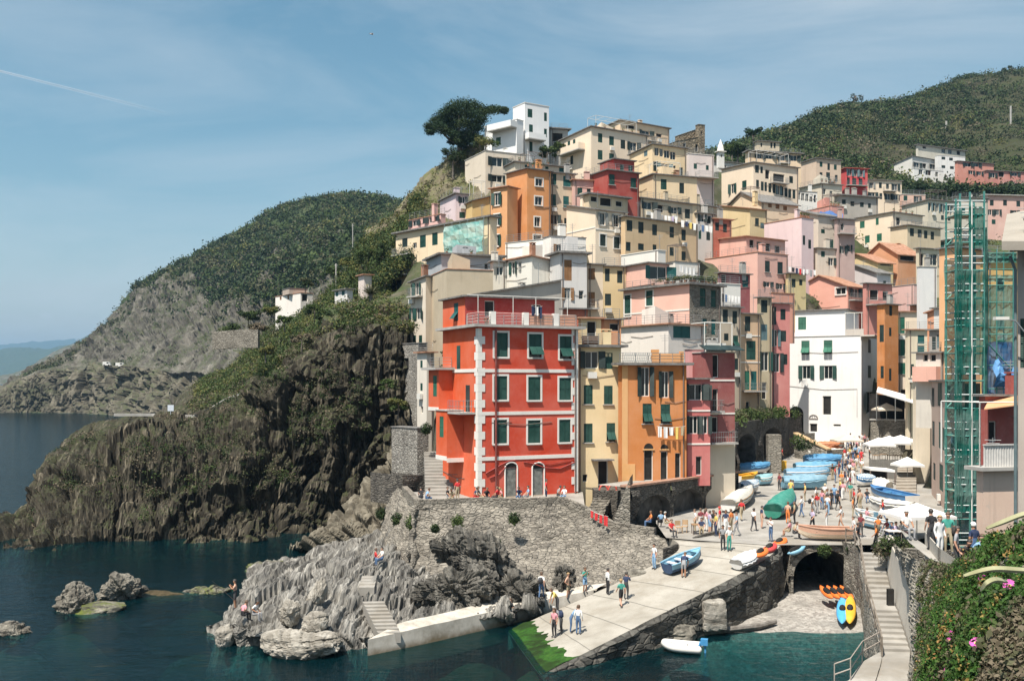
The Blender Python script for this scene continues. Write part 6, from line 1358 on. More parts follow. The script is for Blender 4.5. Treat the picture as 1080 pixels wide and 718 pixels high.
steps('stone_steps', 'short flight of steps higher on the point rocks', gg(378, 624), gg(382, 611), 1.0, 4, M_step)
steps('stone_steps', 'wide steps climbing beside the flank of the red house', P(449, 531, 80.5), P(447, 476, 93), 2.6, 16, M_step)
steps('stone_steps', 'rubble steps up to the door of the yellow house', P(617, 545, 79.5), P(631, 516, 84.8), 1.6, 10, M_rub, Vector((.9, .3, 0)).normalized())
mb = MB(); p = P(628, 515, 84.5); mb.box(p.x - .2, p.x + 2.6, p.y - 1.6, p.y + 1.3, 3.5, 6.5); tag(mb.build('door_landing', M_rubd), 'stone landing under the yellow house door', 'landing')
H('grey stone tower base with one small arched window', 110, 38, 418, 441, 450, 362, 525, (.34, .31, .26), L='428,384,6,13,kd;424,428,2.6,12,kd', mat=M_rubg, roof='ps', name='stone_tower', cat='tower', group='houses on the harbour', depth=6)
H('lower stone buttress wall beside the steps', 92, 40, 413, 440, 452, 452, 530, (.34, .31, .26), mat=M_rubg, roof='ps', name='buttress', cat='wall', group='houses on the harbour', depth=5)
archwall('stair_wall', 'curved dry stone wall at the foot of the side steps', P(424, 512, 85), P(447, 503, 87), 7.6, 7.4, 5.0, [], M_rubd, cap=None)
SE = [Vector(P(906, 584, 66)), P(914, 625, 58.6), P(917, 642, 56.6), P(929, 684, 51.5), P(930, 705, 49.6), P(924, 735, 46.5)]
zs = [4.25, 2.75, 2.72, 1.6, 1.55, 1.5]
SE = [Vector((v.x, v.y, z)) for v, z in zip(SE, zs)]
acr = Vector((1.0, -.12, 0)).normalized()
def stair_run(label, a, b_, n, w=1.45):
 mb = MB(); h = b_ - a
 for i in range(n):
  p = a + Vector((h.x, h.y, 0)) * (i / n); q = a + Vector((h.x, h.y, 0)) * ((i + 1) / n); z = a.z + h.z * i / n
  lo = lambda v, zz: Vector((v.x, v.y, zz))
  mb.box8([lo(q, z - 1.2), lo(q + acr * w, z - 1.2), lo(p + acr * w, z - 1.2), lo(p, z - 1.2), lo(q, z), lo(q + acr * w, z), lo(p + acr * w, z), lo(p, z)])
 return tag(mb.build('stone_stairs', M_step, None, a), label, 'stairs')
stair_run('upper flight of worn stone stairs right of the tunnel', SE[0], SE[1], 10)
stair_run('lower flight of worn stone stairs at the bottom right', SE[2], SE[3], 8)
for (a, b_, lab) in ((SE[1], SE[2], 'middle stair landing right of the tunnel'), (SE[3], SE[5], 'bottom stair landing with a pipe rail')):
 mb = MB(); d = Vector((0, 0, -1.2)); mb.box8([b_ + d, b_ + acr * 1.45 + d, a + acr * 1.45 + d, a + d, b_, b_ + acr * 1.45, a + acr * 1.45, a]); tag(mb.build('landing', M_step), lab, 'landing')
 GROUND.append(BVHTree.FromPolygons([tuple(v) for v in (a, b_, b_ + acr * 1.45, a + acr * 1.45)], [(0, 1, 2, 3)]))
T = catmull(np.array([tuple(v) for v in [Vector((SE[0].x, 69.4, 4.3))] + SE]), 40, 0); T[:, 2] += .12; T[:, 0] -= .02
B = T.copy(); B[:, 2] = -1; B[:, 0] -= np.linspace(-.3, .9, 40)
Gw = np.stack([T * (1 - u) + B * u for u in np.linspace(0, 1, 10)], 0); Gw[1:] += (.16 * fbm(Gw[1:] * .9, 3))[..., None] * np.array([1, 0, 0])
tag(np_mesh('stair_side_wall', Gw, grid_faces(10, 40), M_rub), 'rubble side wall carrying the stairs above the beach', 'wall')
root = empty('stair_rail', SE[0], 'weathered wooden post railing along the left of the stairs', 'railing')
mb = MB(); pts = [T[i] for i in range(2, 30, 3)]
for p in pts: mb = MB(); mb.tube([Vector(p), Vector(p) + Vector((0, 0, 1.0))], .05, 5); mb.build('post', simple('rail_wood', (.2, .16, .12), .85, .3), root, SE[0])
mb = MB(); mb.tube([Vector(p) + Vector((0, 0, .95)) for p in pts], .045, 5); mb.tube([Vector(p) + Vector((0, 0, .5)) for p in pts], .03, 5); mb.build('handrail', simple('rail_wood', (.2, .16, .12)), root, SE[0])
root = empty('pipe_rail', SE[4], 'bent metal pipe railing at the very bottom right of the stairs', 'railing')
mb = MB(); pts = [SE[3] + Vector((-.05, 0, 0)), SE[4] + Vector((-.9, .2, 0)), V(897, 716, 1.45), V(880, 722, 1.2)]
for p in pts: mb.tube([p - Vector((0, 0, .2)), p + Vector((0, 0, 1.0))], .03, 5)
for hgt in (1.0, .5): mb.tube([p + Vector((0, 0, hgt)) for p in pts], .03, 5)
mb.build('pipe', simple('rusty_pipe', (.35, .3, .26), .6), root, SE[4])
mb = MB(); mb.poly([SE[3], SE[4] + Vector((-.9, .2, -.02)), V(895, 717, 1.4), V(880, 723, 1.3), V(880, 760, 1.3), SE[5] + Vector((0, -6, -.02)), SE[5]]); tag(mb.build('lower_quay', M_step), 'pale lower quay slab at the bottom of the stairs', 'quay', kind='structure')
mb = MB(); p = SE[2] + acr * 1.2 + Vector((0, .5, 0)); mb.box(p.x, p.x + .35, p.y, p.y + .25, p.z, p.z + .95, 0); ob = mb.build('meter_box', M_dark); tag(ob, 'black meter box on the wall by the stair landing', 'box')
rt_ = [v + acr * 1.5 for v in SE]
T = catmull(np.array([tuple(v) for v in rt_]), 40, 0); T2 = T.copy(); T2[:, 2] = np.interp(np.linspace(0, 1, 40), [0, .35, .7, 1], [5.4, 5.0, 4.6, 4.2]); T2[:, 0] += .25
Gw = np.stack([T + np.array([0, 0, -.3]), T2, T2 + np.array([.4, 0, 0])], 0)
tag(np_mesh('stair_wall', Gw, grid_faces(3, 40), plaster('stair_plaster', (.5, .46, .4), .9)), 'tall plastered wall on the right of the stairs', 'wall')
bank = [[Vector((T2[i][0] + .3, T2[i][1], T2[i][2] - .1)) for i in (2, 13, 26, 39)],
  DW([(966, 590, 45), (966, 625, 40), (964, 670, 35), (960, 740, 31)]), DW([(985, 594, 36), (985, 630, 31), (984, 675, 26), (975, 740, 21)]),
  DW([(1008, 598, 28), (1008, 635, 22), (1004, 675, 15.5), (998, 740, 13)]), DW([(1045, 582, 18), (1045, 630, 13.2), (1042, 675, 11.4), (1038, 740, 10)]), DW([(1120, 548, 12.5), (1120, 610, 10.6), (1120, 665, 9.4), (1120, 745, 8.4)])]
G_bk = loft_grid(bank, 120, 110, lambda G: .14 * fbm(G * .6, 4) + .07 * fbm(G * 1.7, 4, .6, True))
M_bank = stonewall('bank', (.15, .13, .1), (.42, .39, .33), (.3, .265, .21), 2.2, 1.0, .6)
tag(np_mesh('bank', G_bk, grid_faces(120, 110), M_bank), 'rubbly overgrown bank in the right foreground', 'bank', kind='structure')
lk = [P(978, 596, 43.5), P(992, 597, 39.5), P(1020, 598, 35.5), P(1060, 590, 31), P(1100, 580, 29)]
G = np.array([[tuple(v + Vector((.15, 1, 0)) * k) for v in lk] for k in np.linspace(0, 5, 6)]); G[..., 2] = 8.35
sheet_grid('lookout', G, M_pav, 'small paved lookout behind the foreground plants', 'terrace')
mb = MB()
for a, b_ in zip(lk[:-1], lk[1:]):
 a, b_ = Vector((a.x, a.y, 8.0)), Vector((b_.x, b_.y, 8.0)); d = Vector((.1, .5, 0)); u = Vector((0, 0, .9)); lo = Vector((0, 0, -4)); mb.box8([a + lo, b_ + lo, b_ + d + lo, a + d + lo, a + u, b_ + u, b_ + d + u, a + d + u])
tag(mb.build('lookout_wall', plaster('lookout_p', (.5, .45, .38), .9)), 'thick pale wall along the edge of the lookout', 'wall')
archwall('quay_wall', 'rough stone quay wall right of the stair head with plants on top', P(926, 590, 63.5), P(985, 590, 60), 5.1, 5.3, 2.0, [], M_rub)
def ground(px, py):
 h = hit(px, py)
 if h is None: h = Pz(px, py, 4.2)
 return Vector(h)
BOATG = 'boats pulled up on the harbour square'
def bm_(key, c, rough=.45, var=.12): return simple('boat_' + key, c, rough, var, 2.0, .4, bump=.05)
BW = bm_('white', (.72, .7, .66)); BB = bm_('blue', (.06, .2, .42)); BLB = bm_('light_blue', (.2, .42, .56)); BG = bm_('green', (.02, .2, .14)); BC = bm_('cream', (.66, .54, .4)); BO = bm_('orange', (.6, .2, .08)); BWD = bm_('wood', (.3, .18, .09))
BNV = bm_('navy', (.015, .06, .15)); BGY = bm_('grey', (.3, .3, .3)); BYE = bm_('yellow', (.75, .42, .03)); BOR = bm_('bright_orange', (.8, .17, .02)); BRD = bm_('red', (.6, .05, .05))
def tarp(key, c):
 return simple('tarp_' + key, c, .7, .25, 2.2, .25, bump=.6)
TW, TLB, TB, TG = tarp('white', (.68, .65, .58)), tarp('light_blue', (.2, .36, .46)), tarp('blue', (.06, .26, .48)), tarp('green', (.02, .25, .19))
TST = NT('tarp_striped'); wv = TST.n('ShaderNodeTexWave'); wv.inputs['Scale'].default_value = 2.2; TST.l(TST.pos(coord='obj'), wv.inputs['Vector'])
TST.bsdf(TST.mix(TST.ramp(wv.outputs['Fac'], [(.45, 0), (.55, 1)]), (.05, .18, .32), (.75, .75, .72)), .7); TST = TST.m
def boat(label, p0, p1, beam=1.6, hgt=.75, hull=None, strake=None, cover=None, inside=None, group=BOATG, name='rowing_boat', zoff=.12, cat='boat', z=None, L=None, dome=.4, tilt=0.0, motor=False):
 """p0 stern pixel, p1 bow pixel (where the keel meets the ground)"""
 a = ground(*p0) if z is None else Pz(p0[0], p0[1], z); b_ = ground(*p1) if z is None else Pz(p1[0], p1[1], z)
 d = b_ - a; L = L or max(1.8, Vector((d.x, d.y, 0)).length); c = (a + b_) / 2
 root = empty(name, (c.x, c.y, c.z + zoff), label, cat, group)
 root.rotation_euler = (tilt, -math.atan2(d.z, Vector((d.x, d.y)).length), math.atan2(d.y, d.x))
 ns, nc = 15, 9
 def sec(u):
  bw = beam / 2 * (max(0, 1 - max(0, (u - .38) / .62) ** 2.3)) * (1 - .22 * max(0, (.38 - u) / .38) ** 2)
  return bw, hgt * (1 + .32 * max(0, u - .35) ** 1.6 * 2 + .08 * (1 - u)), hgt * .55 * max(0, (u - .72) / .28) ** 2.2
 hv = []
 for i in range(ns):
  u = i / (ns - 1); bw, zt, zk = sec(u); x = (u - .5) * L
  for k in range(nc):
   t_ = k / (nc - 1) * 2 - 1; s = abs(t_); y = math.copysign(bw * (1 - (1 - s) ** 2.2), t_) * (.86 + .14 * s)
   hv.append((x - .0 * s, y, zk + (zt - zk) * s ** 2.4))
 mb = MB(); fs = []
 for i in range(ns - 1):
  for k in range(nc - 1):
   q = (i * nc + k, i * nc + k + 1, (i + 1) * nc + k + 1, (i + 1) * nc + k); mb.f.append(list(q)); mb.m.append(1 if k in (0, nc - 2) else 0)
 mb.v = hv; mb.f.append([k for k in range(nc)]); mb.m.append(0)
 mb.build('hull', [hull or BW, strake or hull or BW], root)
 gl = MB()
 for sg in (-1, 1):
  gl.tube([(((i / (ns - 1)) - .5) * L, sg * sec(i / (ns - 1))[0], sec(i / (ns - 1))[1] + .015) for i in range(ns)], .05, 5)
 gl.build('gunwale', strake or BWD, root)
 if cover:
  cv = MB(); W_ = []
  for i in range(ns):
   u = i / (ns - 1); bw, zt, _ = sec(u); x = (u - .5) * L * 1.01
   for k in range(9):
    t_ = k / 8 * 2 - 1; h_ = (1 - t_ * t_) * dome * (.35 + .65 * math.sin(math.pi * min(1, max(0, u * .9 + .08)))) + .05 * math.sin(i * 2.3 + k)
    dr = -.22 if abs(t_) > .99 else 0
    W_.append((x, t_ * (bw + .07), zt + .06 + h_ + dr))
  cv.v = W_
  for i in range(ns - 1):
   for k in range(8): cv.f.append([i * 9 + k, i * 9 + k + 1, (i + 1) * 9 + k + 1, (i + 1) * 9 + k]); cv.m.append(0)
  cv.f.append(list(range(9))); cv.m.append(0)
  cv.build('cover', cover, root, smooth=True)
 else:
  fl = MB(); fl.v = [(((i / (ns - 1)) - .5) * L * .97, t_ * sec(i / (ns - 1))[0] * .85, sec(i / (ns - 1))[2] + hgt * .32) for i in range(ns) for t_ in (-1, 1)]
  for i in range(ns - 1): fl.f.append([2 * i, 2 * i + 1, 2 * i + 3, 2 * i + 2]); fl.m.append(0)
  fl.build('floor_boards', inside or BWD, root)
  for u in (.22, .45, .66):
   bw, zt, zk = sec(u); tb = MB(); x = (u - .5) * L; tb.box(x - .12, x + .12, -bw * .95, bw * .95, zt * .72, zt * .72 + .05); tb.build('thwart', inside or BWD, root)
  bw, zt, zk = sec(.9); tb = MB()
  tb.poly([((.8 - .5) * L, -sec(.8)[0] * .95, sec(.8)[1] - .02), ((.8 - .5) * L, sec(.8)[0] * .95, sec(.8)[1] - .02), (.5 * L * .98, 0, sec(1)[1] - .02)]); tb.build('foredeck', strake or BW, root)
 if motor:
  mo = MB(); mo.box(-L / 2 - .32, -L / 2 - .02, -.16, .16, hgt * .8, hgt + .42); mo.box(-L / 2 - .2, -L / 2 - .08, -.06, .06, -.1, hgt * .8); mo.build('outboard_motor', BGY, root)
 return root
boat('white tarpaulin covered boat next to the dark caves', (768, 541), (793, 525), 1.7, .7, BW, BWD, TW, dome=.5)
boat('boat hidden under a dark green tarpaulin in the middle of the square', (815, 548), (836, 531), 1.9, .75, BG, BNV, TG, dome=.65)
boat('lowest of the blue covered boats, with a pale teal cover', (825, 516), (872, 516), 1.9, .8, BLB, BLB, TLB, dome=.5)
boat('second blue covered boat from the front, nearly touching the pale teal one', (828, 507), (874, 507), 1.8, .8, BLB, BW, tarp('mid_blue', (.15, .31, .45)), dome=.45)
boat('third blue covered boat, with a steel blue cover and white strake', (838, 500), (882, 500), 1.8, .8, BLB, BW, tarp('steel_blue', (.12, .33, .5)), dome=.45)
boat('farthest and deepest blue covered boat of the stack', (848, 491.5), (888, 492), 1.8, .8, BB, BB, TB, dome=.5)
boat('cream covered boat behind the blue covered boats', (852, 484), (891, 485), 1.8, .8, BC, BW, TW, dome=.4)
boat('boat with a long pale cream hull next to the slope wall', (851, 478), (884, 479), 1.5, .7, BC, BO, None)
boat('orange brown boat at the far end of the square', (862, 474), (890, 475), 1.4, .7, BO, BO, tarp('rust', (.5, .18, .07)), dome=.25)
boat('long cream wooden boat with an orange stripe above the tunnel', (898, 570), (842, 569), 1.5, .72, BC, bm_('salmon', (.55, .32, .22)), None, bm_('pink_in', (.6, .4, .3)))
boat('blue tarpaulin covered boat in front of the boat sheds', (778, 500), (812, 499), 1.6, .75, BW, BB, TB, dome=.35)
boat('small white boat with an orange yellow deck by the sheds', (778, 510), (799, 507), 1.4, .65, BW, BYE, None, BYE)
boat('pale teal covered dinghy by the sheds', (800, 512), (814, 511), 1.4, .65, BLB, BW, tarp('pale_teal', (.22, .42, .46)), dome=.3)
boat('white motor boat with a checked blue cover near the caves', (780, 522), (800, 519), 1.5, .7, BW, BW, TST, dome=.4, motor=True)
boat('blue and white striped covered boat beside the pale hut', (919, 512), (904, 514), 1.4, .7, BW, BB, TST, dome=.4)
boat('big white boat with a blue interior on the right of the square', (962, 535), (918, 525), 1.9, .85, BW, BB, None, bm_('blue_in', (.1, .35, .55)))
boat('white hulled boat under the nearest parasol', (962, 545), (917, 540), 1.9, .85, BW, BGY, TW, dome=.2)
boat('short boat with a blue seat in front of the parasol', (924, 549), (902, 546), .95, .5, BLB, BW, None, bm_('blue_seat', (.06, .3, .5)))
boat('blue and white boat pointing at the stair head', (938, 561), (905, 554), 1.1, .55, BLB, BW, None, bm_('blue_seat', (.06, .3, .5)))
boat('white covered mound of a boat behind the big white boat', (938, 522), (920, 520), 1.7, .7, BW, BW, TW, dome=.7)
boat('dark blue hulled white decked boat lying on the ramp', (704, 607), (741, 591), 1.5, .62, BNV, BLB, None, bm_('white_deck', (.7, .72, .74)))
def inflatable(label, px0, px1, z=.05):
 a, b_ = Pz(*px0, z), Pz(*px1, z); d = b_ - a; L = d.length; c = (a + b_) / 2
 root = empty('inflatable_dinghy', c, label, 'boat'); root.rotation_euler = (0, 0, math.atan2(d.y, d.x))
 mb = MB(); pts = [(-L / 2, -.52, .22), (-L / 4, -.55, .22), (L * .15, -.53, .24), (L * .36, -.36, .3), (L * .48, 0, .38), (L * .36, .36, .3), (L * .15, .53, .24), (-L / 4, .55, .22), (-L / 2, .52, .22)]
 pts = [tuple(v) for v in catmull(np.array(pts), 30, 0)]; mb.tube(pts, [.1] + [.22] * 28 + [.1], 10); mb.build('tube', BW, root, smooth=True)
 mb = MB(); mb.box(-L / 2 + .2, L * .3, -.4, .4, .02, .1); mb.build('floor', BGY, root)
 mb = MB(); mb.box(-L / 2 + .12, -L / 2 + .2, -.4, .4, .05, .5); mb.build('transom', bm_('blue2', (.05, .25, .5)), root)
 mb = MB(); mb.box(-L * .1, L * .05, -.42, .42, .3, .35); mb.build('thwart', BW, root)
 mb = MB(); mb.box(-L / 2 - .3, -L / 2 + .1, -.17, .17, .4, .75); mb.box(-L / 2 - .2, -L / 2 - .1, -.05, .05, -.2, .4); mb.build('outboard_motor', bm_('blue2', (.05, .25, .5)), root)
inflatable('small white inflatable dinghy with a blue motor floating off the ramp', (741, 687), (700, 684))
def kayak(label, a, b_, mat, group, up=0.0, beam=.72, loc_up=.22):
 d = b_ - a; L = d.length; c = (a + b_) / 2 + Vector((0, 0, loc_up))
 root = empty('kayak', c, label, 'kayak', group); root.rotation_mode = 'QUATERNION'; root.rotation_quaternion = d.to_track_quat('X', 'Z')
 mb = MB(); n = 13
 for i in range(n):
  u = i / (n - 1) * 2 - 1; w_ = beam / 2 * (1 - abs(u) ** 2.6) + .02; h_ = .17 * (1 - abs(u) ** 3) + .03
  for k in range(10): an = k * 2 * math.pi / 10; mb.v.append((u * L / 2, w_ * math.cos(an), h_ * math.sin(an) + .1 * abs(u) ** 2.5))
 for i in range(n - 1):
  for k in range(10): mb.f.append([i * 10 + k, i * 10 + (k + 1) % 10, (i + 1) * 10 + (k + 1) % 10, (i + 1) * 10 + k]); mb.m.append(0)
 mb.build('hull', mat, root, smooth=True)
 mb = MB(); mb.tube([(-.5, 0, .16), (-.2, 0, .175), (.1, 0, .175), (.35, 0, .16)], [.12, .2, .2, .1], 8); mb.build('cockpit', M_dark, root, smooth=True)
KG = 'kayaks stored around the boat tunnel'
for i, (x, lab) in enumerate(((873, 'leftmost orange kayak in the row in the tunnel mouth'), (879, 'second orange kayak from the left in the tunnel mouth'), (885, 'third orange kayak from the left in the tunnel mouth'), (891, 'rightmost orange kayak in the tunnel mouth'))):
 p = Pz(873 + i * 7.2, 633, .95); kayak(lab, p + Vector((.1, -.7, .0)), p + Vector((-.15, 1.2, .45)), BOR, KG, beam=.46)
p = Pz(888, 659, .4); kayak('blue kayak leaning upright against the stair wall', p, P(889, 629, 66.6), bm_('kayak_blue', (.08, .4, .75)), KG, loc_up=0)
p = Pz(896, 659, .4); kayak('yellow kayak leaning upright against the stair wall', p, P(897, 628, 66.4), BYE, KG, loc_up=0)
for (xa, ya, xb, yb, lab, m_) in ((796, 592, 809, 583, 'lowest orange kayak on the right edge of the ramp', BOR), (806, 586, 818, 578, 'coral red kayak between two orange ones on the ramp edge', BRD), (816, 580, 829, 572, 'highest orange kayak on the edge of the ramp', BOR), (829, 589, 850, 580, 'pale blue kayak beside the tunnel arch', BLB)):
 a, b_ = (Pz(xa, ya, 3.8), Pz(xb, yb, 4.1)) if m_ is not BLB else (P(831, 585, 69.0), P(850, 577, 69.1)); kayak(lab, a, b_, m_, KG, beam=.8 if m_ is not BLB else .5, loc_up=.25 if m_ is not BLB else 0)
boat('small white plastic boat at the top edge of the ramp', (777, 602), (798, 592), 1.3, .45, BW, BW, tarp('plastic_white', (.7, .7, .7)), dome=.25, zoff=.1)
M_can = simple('parasol_canvas', (.78, .76, .73), .8, .08, 1, .1, bump=.05)
def parasol(label, px, py, D, w_, d_, h_=2.6, rz=0.0, mat=None, gz=None):
 c = P(px, py, D); z = c.z      # centre of the canopy rim
 g = gz if gz is not None else z - h_
 root = empty('parasol', (c.x, c.y, g), label, 'parasol', 'white parasols on the square', rz); H_ = z - g
 mb = MB(); A = [(-w_ / 2, -d_ / 2), (0, -d_ / 2), (w_ / 2, -d_ / 2), (w_ / 2, 0), (w_ / 2, d_ / 2), (0, d_ / 2), (-w_ / 2, d_ / 2), (-w_ / 2, 0)]; ap = (0, 0, H_ + .75)
 for i in range(8):
  (x0, y0), (x1, y1) = A[i], A[(i + 1) % 8]; zc = lambda x, y: H_ - (.06 if (x and y) else 0)
  mid0, mid1 = (x0 / 2, y0 / 2, H_ + .33), (x1 / 2, y1 / 2, H_ + .33)
  mb.quad((x0, y0, zc(x0, y0)), (x1, y1, zc(x1, y1)), mid1, mid0); mb.poly([mid0, mid1, ap])
  mb.quad((x0, y0, zc(x0, y0)), (x1, y1, zc(x1, y1)), (x1, y1, zc(x1, y1) - .2), (x0, y0, zc(x0, y0) - .2))
 mb.build('canopy', mat or M_can, root)
 mb = MB(); mb.tube([(0, 0, 0), (0, 0, H_ + .75)], .035, 6); mb.build('pole', M_wood_w, root)
 for i in range(8):
  mb = MB(); x, y = A[i]; mb.tube([(0, 0, H_ + .35), (x * .95, y * .95, H_ - .05)], .02, 4); mb.build('rib', M_wood_w, root)
 mb = MB(); mb.tube([(0, 0, 0), (0, 0, .12)], .3, 10); mb.build('base', M_conc, root)
parasol('largest white parasol, over the boats at the right of the square', 967, 541, 72, 4.0, 3.6, rz=.15)
parasol('wide white parasol over the cafe tables at the back', 938, 466, 118, 3.6, 3.6, rz=.1)
parasol('white parasol just behind the wide one over the cafe tables', 950, 465, 122, 3.4, 3.4, rz=.3)
parasol('white parasol left of the wide one, leaning to the lane', 927, 468, 114, 3.0, 3.0, rz=-.1)
parasol('beige parasol in front of the big white house', 893, 463.5, 128, 3.4, 3.0, mat=simple('beige_canvas', (.6, .52, .42), .8, .1, 1, bump=0))
parasol('low white parasol beside the pale end wall house', 957, 489, 104, 2.6, 2.6, h_=2.1)
c0 = P(926, 418, 126.5); root = empty('cafe_canopy', (c0.x, c0.y, 10.6), 'white sloping cafe canopy on the rubble wall at the lane end', 'canopy')
oo = Vector((c0.x, c0.y, 10.6)); mb = MB(); a, b_, c, d = P(924.5, 414, 127), P(965, 426, 121), P(965, 420, 127), P(926, 409, 133)
mb.box8([a, b_, c, d] + [v + Vector((0, 0, .14)) for v in (a, b_, c, d)]); mb.build('awning', M_can, root, oo)
mb = MB()
for v in (a, b_, d, a.lerp(b_, .5)): mb.tube([Vector((v.x, v.y, 10.6)), v], .06, 5)
mb.build('post', M_metal, root, oo)
mb = MB(); a2, b2 = P(926, 440, 129), P(964, 440, 126); mb.quad(Vector((a2.x, a2.y + 3, 10.7)), Vector((b2.x, b2.y + 3, 10.7)), Vector((b2.x, b2.y + 3, 13.6)), Vector((a2.x, a2.y + 3, 14)))
mb.build('dark_back', M_dark, root, oo)  # dark sheet standing in for the shade under the canopy
parasol('beige parasol under the cafe canopy', 935, 431, 128, 3.0, 2.6, mat=simple('beige_canvas', (.6, .52, .42), .8, .1, 1, bump=0), gz=10.7)
root = empty('kiosk', ground(921, 517), 'pale roofed boat kiosk with a dark open front', 'kiosk'); o_ = root.location
mb = MB(); a, b_ = P(918, 496, 105), P(944, 498, 103); mb.box8([a, b_, b_ + Vector((0, 2.4, 0)), a + Vector((0, 2.4, 0))] + [v + Vector((0, 0, .25)) for v in (a, b_, b_ + Vector((0, 2.4, 0)), a + Vector((0, 2.4, 0)))]); mb.build('roof', M_can, root, o_)
mb = MB()
for v in (a, b_, b_ + Vector((0, 2.3, 0)), a + Vector((0, 2.3, 0))): mb.tube([Vector((v.x, v.y, o_.z)), v], .07, 5)
mb.build('post', M_pipe, root, o_)
mb = MB(); mb.quad(Vector((a.x, a.y + 2.3, o_.z)), Vector((b_.x, b_.y + 2.3, o_.z)), b_ + Vector((0, 2.3, 0)), a + Vector((0, 2.3, 0))); mb.build('dark_back', M_dark, root, o_)
a = ground(944, 523); steps('wooden_steps', 'broad weathered wooden steps beside the kiosk', a, P(947, 488, 110) + Vector((0, 0, -.3)), 2.1, 10, simple('weathered_wood', (.34, .29, .23), .9, .3, 1.5), Vector((1, .08, 0)))
root = empty('deck_railing', ground(922, 494), 'dark slatted railing above the kiosk', 'railing'); o_ = root.location
mb = MB(); a, b_ = P(918, 487, 110), P(945, 488, 107)
for k in range(12): q = a.lerp(b_, k / 11); mb.box(q.x - .14, q.x + .14, q.y, q.y + .06, 5.0, q.z + .3)
mb.build('slat', simple('dark_slat', (.2, .19, .17), .8), root, o_)
TG_ = 'cafe tables and seats on the square'
def table(label, px, py, k=1.0):
 p = ground(px, py); root = empty('cafe_table', p, label, 'table', TG_)
 mb = MB(); mb.box(-.4 * k, .4 * k, -.4 * k, .4 * k, .7, .75); mb.build('tabletop', M_wood_w if k > 1 else BWD, root)
 mb = MB()
 for sx in (-1, 1):
  for sy in (-1, 1): mb.tube([(sx * .33 * k, sy * .33 * k, 0), (sx * .33 * k, sy * .33 * k, .7)], .03, 4)
 mb.build('leg_frame', M_pipe, root)
def chair(label, px, py, rz=0.0, mat=None):
 p = ground(px, py); root = empty('chair', p, label, 'chair', TG_, rz); mat = mat or BWD
 mb = MB(); mb.box(-.22, .22, -.22, .22, .42, .46); mb.build('seat', mat, root)
 mb = MB(); mb.box(-.22, .22, .19, .22, .55, .92); mb.build('backrest', mat, root)
 for sx in (-1, 1):
  for sy in (-1, 1): mb = MB(); mb.tube([(sx * .19, sy * .19, 0), (sx * .19, sy * .19, .92 if sy > 0 else .42)], .022, 4); mb.build('leg', mat, root)
table('small wooden table at the foot of the caves wall', 735, 563); chair('wooden chair left of the group by the caves', 716, 562, .3, bm_('wood_l', (.45, .3, .17))); chair('wooden chair second from left by the caves', 722, 561, -.4, bm_('wood_l', (.45, .3, .17)))
for i, (x, y) in enumerate(((924, 486), (932, 485), (940, 486), (948, 486))): table(['leftmost', 'second', 'third', 'rightmost'][i] + ' dark cafe table under the wide white parasol', x, y)
table('pale table of seated people behind the planted quay', 942, 570, 1.3)
p = P(547.5, 619, 68.2); mb = MB(); mb.box(p.x - .42, p.x + .42, p.y - .25, p.y - .2, p.z - .36, p.z + .36); mb.box(p.x - .3, p.x - .24, p.y - .2, p.y + .6, p.z - .1, p.z + .1); mb.box(p.x + .24, p.x + .3, p.y - .2, p.y + .6, p.z - .1, p.z + .1)
tag(mb.build('notice_board', simple('notice_grey', (.5, .52, .56), .5)), 'blank grey notice panel on the retaining wall', 'sign')
for x, lab in ((636.5, 'left red life ring by the yellow house door'), (646, 'right red life ring by the yellow house door')):
 p = P(x, 516, 83.2); mb = MB(); n = 20
 pts = [p + Vector((math.cos(k * 2 * math.pi / n) * .34, 0, math.sin(k * 2 * math.pi / n) * .36)) for k in range(n + 1)]; mb.tube(pts, .075, 8)
 tag(mb.build('life_ring', simple('life_ring_red', (.65, .1, .07), .5), None, p, True), lab, 'life ring', 'life rings')
def washing(label, a, b_, colors, hgt=.75, sag=.1, group='washing lines', seed=1, line=True):
 rnd = random.Random(seed); a, b_ = Vector(a), Vector(b_); root = empty('washing_line', a, label, 'laundry', group); L = (b_ - a).length; t_ = (b_ - a) / L
 mb = MB(); mb.tube([a.lerp(b_, k / 8) + Vector((0, 0, -sag * math.sin(math.pi * k / 8))) for k in range(9)], .012, 4); mb.build('rope', M_wood_w, root, a)
 n = len(colors)
 for i, c in enumerate(colors):
  w_ = L / n * rnd.uniform(.6, .85); s = L * (i + .5) / n; h_ = hgt * rnd.uniform(.7, 1.15); mb = MB(); m = 6; nrm = Vector((t_.y, -t_.x, 0))
  g = lambda u, v: a + t_ * (s + (u - .5) * w_ * (1 - .12 * v)) + Vector((0, 0, -sag * math.sin(math.pi * s / L) - v * h_)) + nrm * (.05 * math.sin(u * 7 + i) * (.3 + v) + .02)
  for u in range(m):
   for v in range(4): mb.quad(g(u / m, v / 4), g((u + 1) / m, v / 4), g((u + 1) / m, (v + 1) / 4), g(u / m, (v + 1) / 4))
  mb.build('cloth', cloth(c), root, a)
CLC = {'w': (.78, .77, .75), 'r': (.62, .03, .035), 'b': (.02, .02, .024), 'n': (.02, .035, .09), 'g': (.3, .3, .31), 'p': (.68, .3, .34), 'o': (.75, .22, .05), 't': (.05, .3, .24), 'y': (.72, .55, .15), 'u': (.25, .42, .62), 'k': (.42, .34, .22), 'j': (.08, .15, .28), 'm': (.22, .04, .05), 'l': (.5, .42, .58), 's': (.58, .36, .26), 'd': (.05, .05, .055)}
def cloth(c): return simple('cloth_' + c, CLC[c], .85, .15, 6, .1, bump=0)
f = HOUSES[OH]['fR']
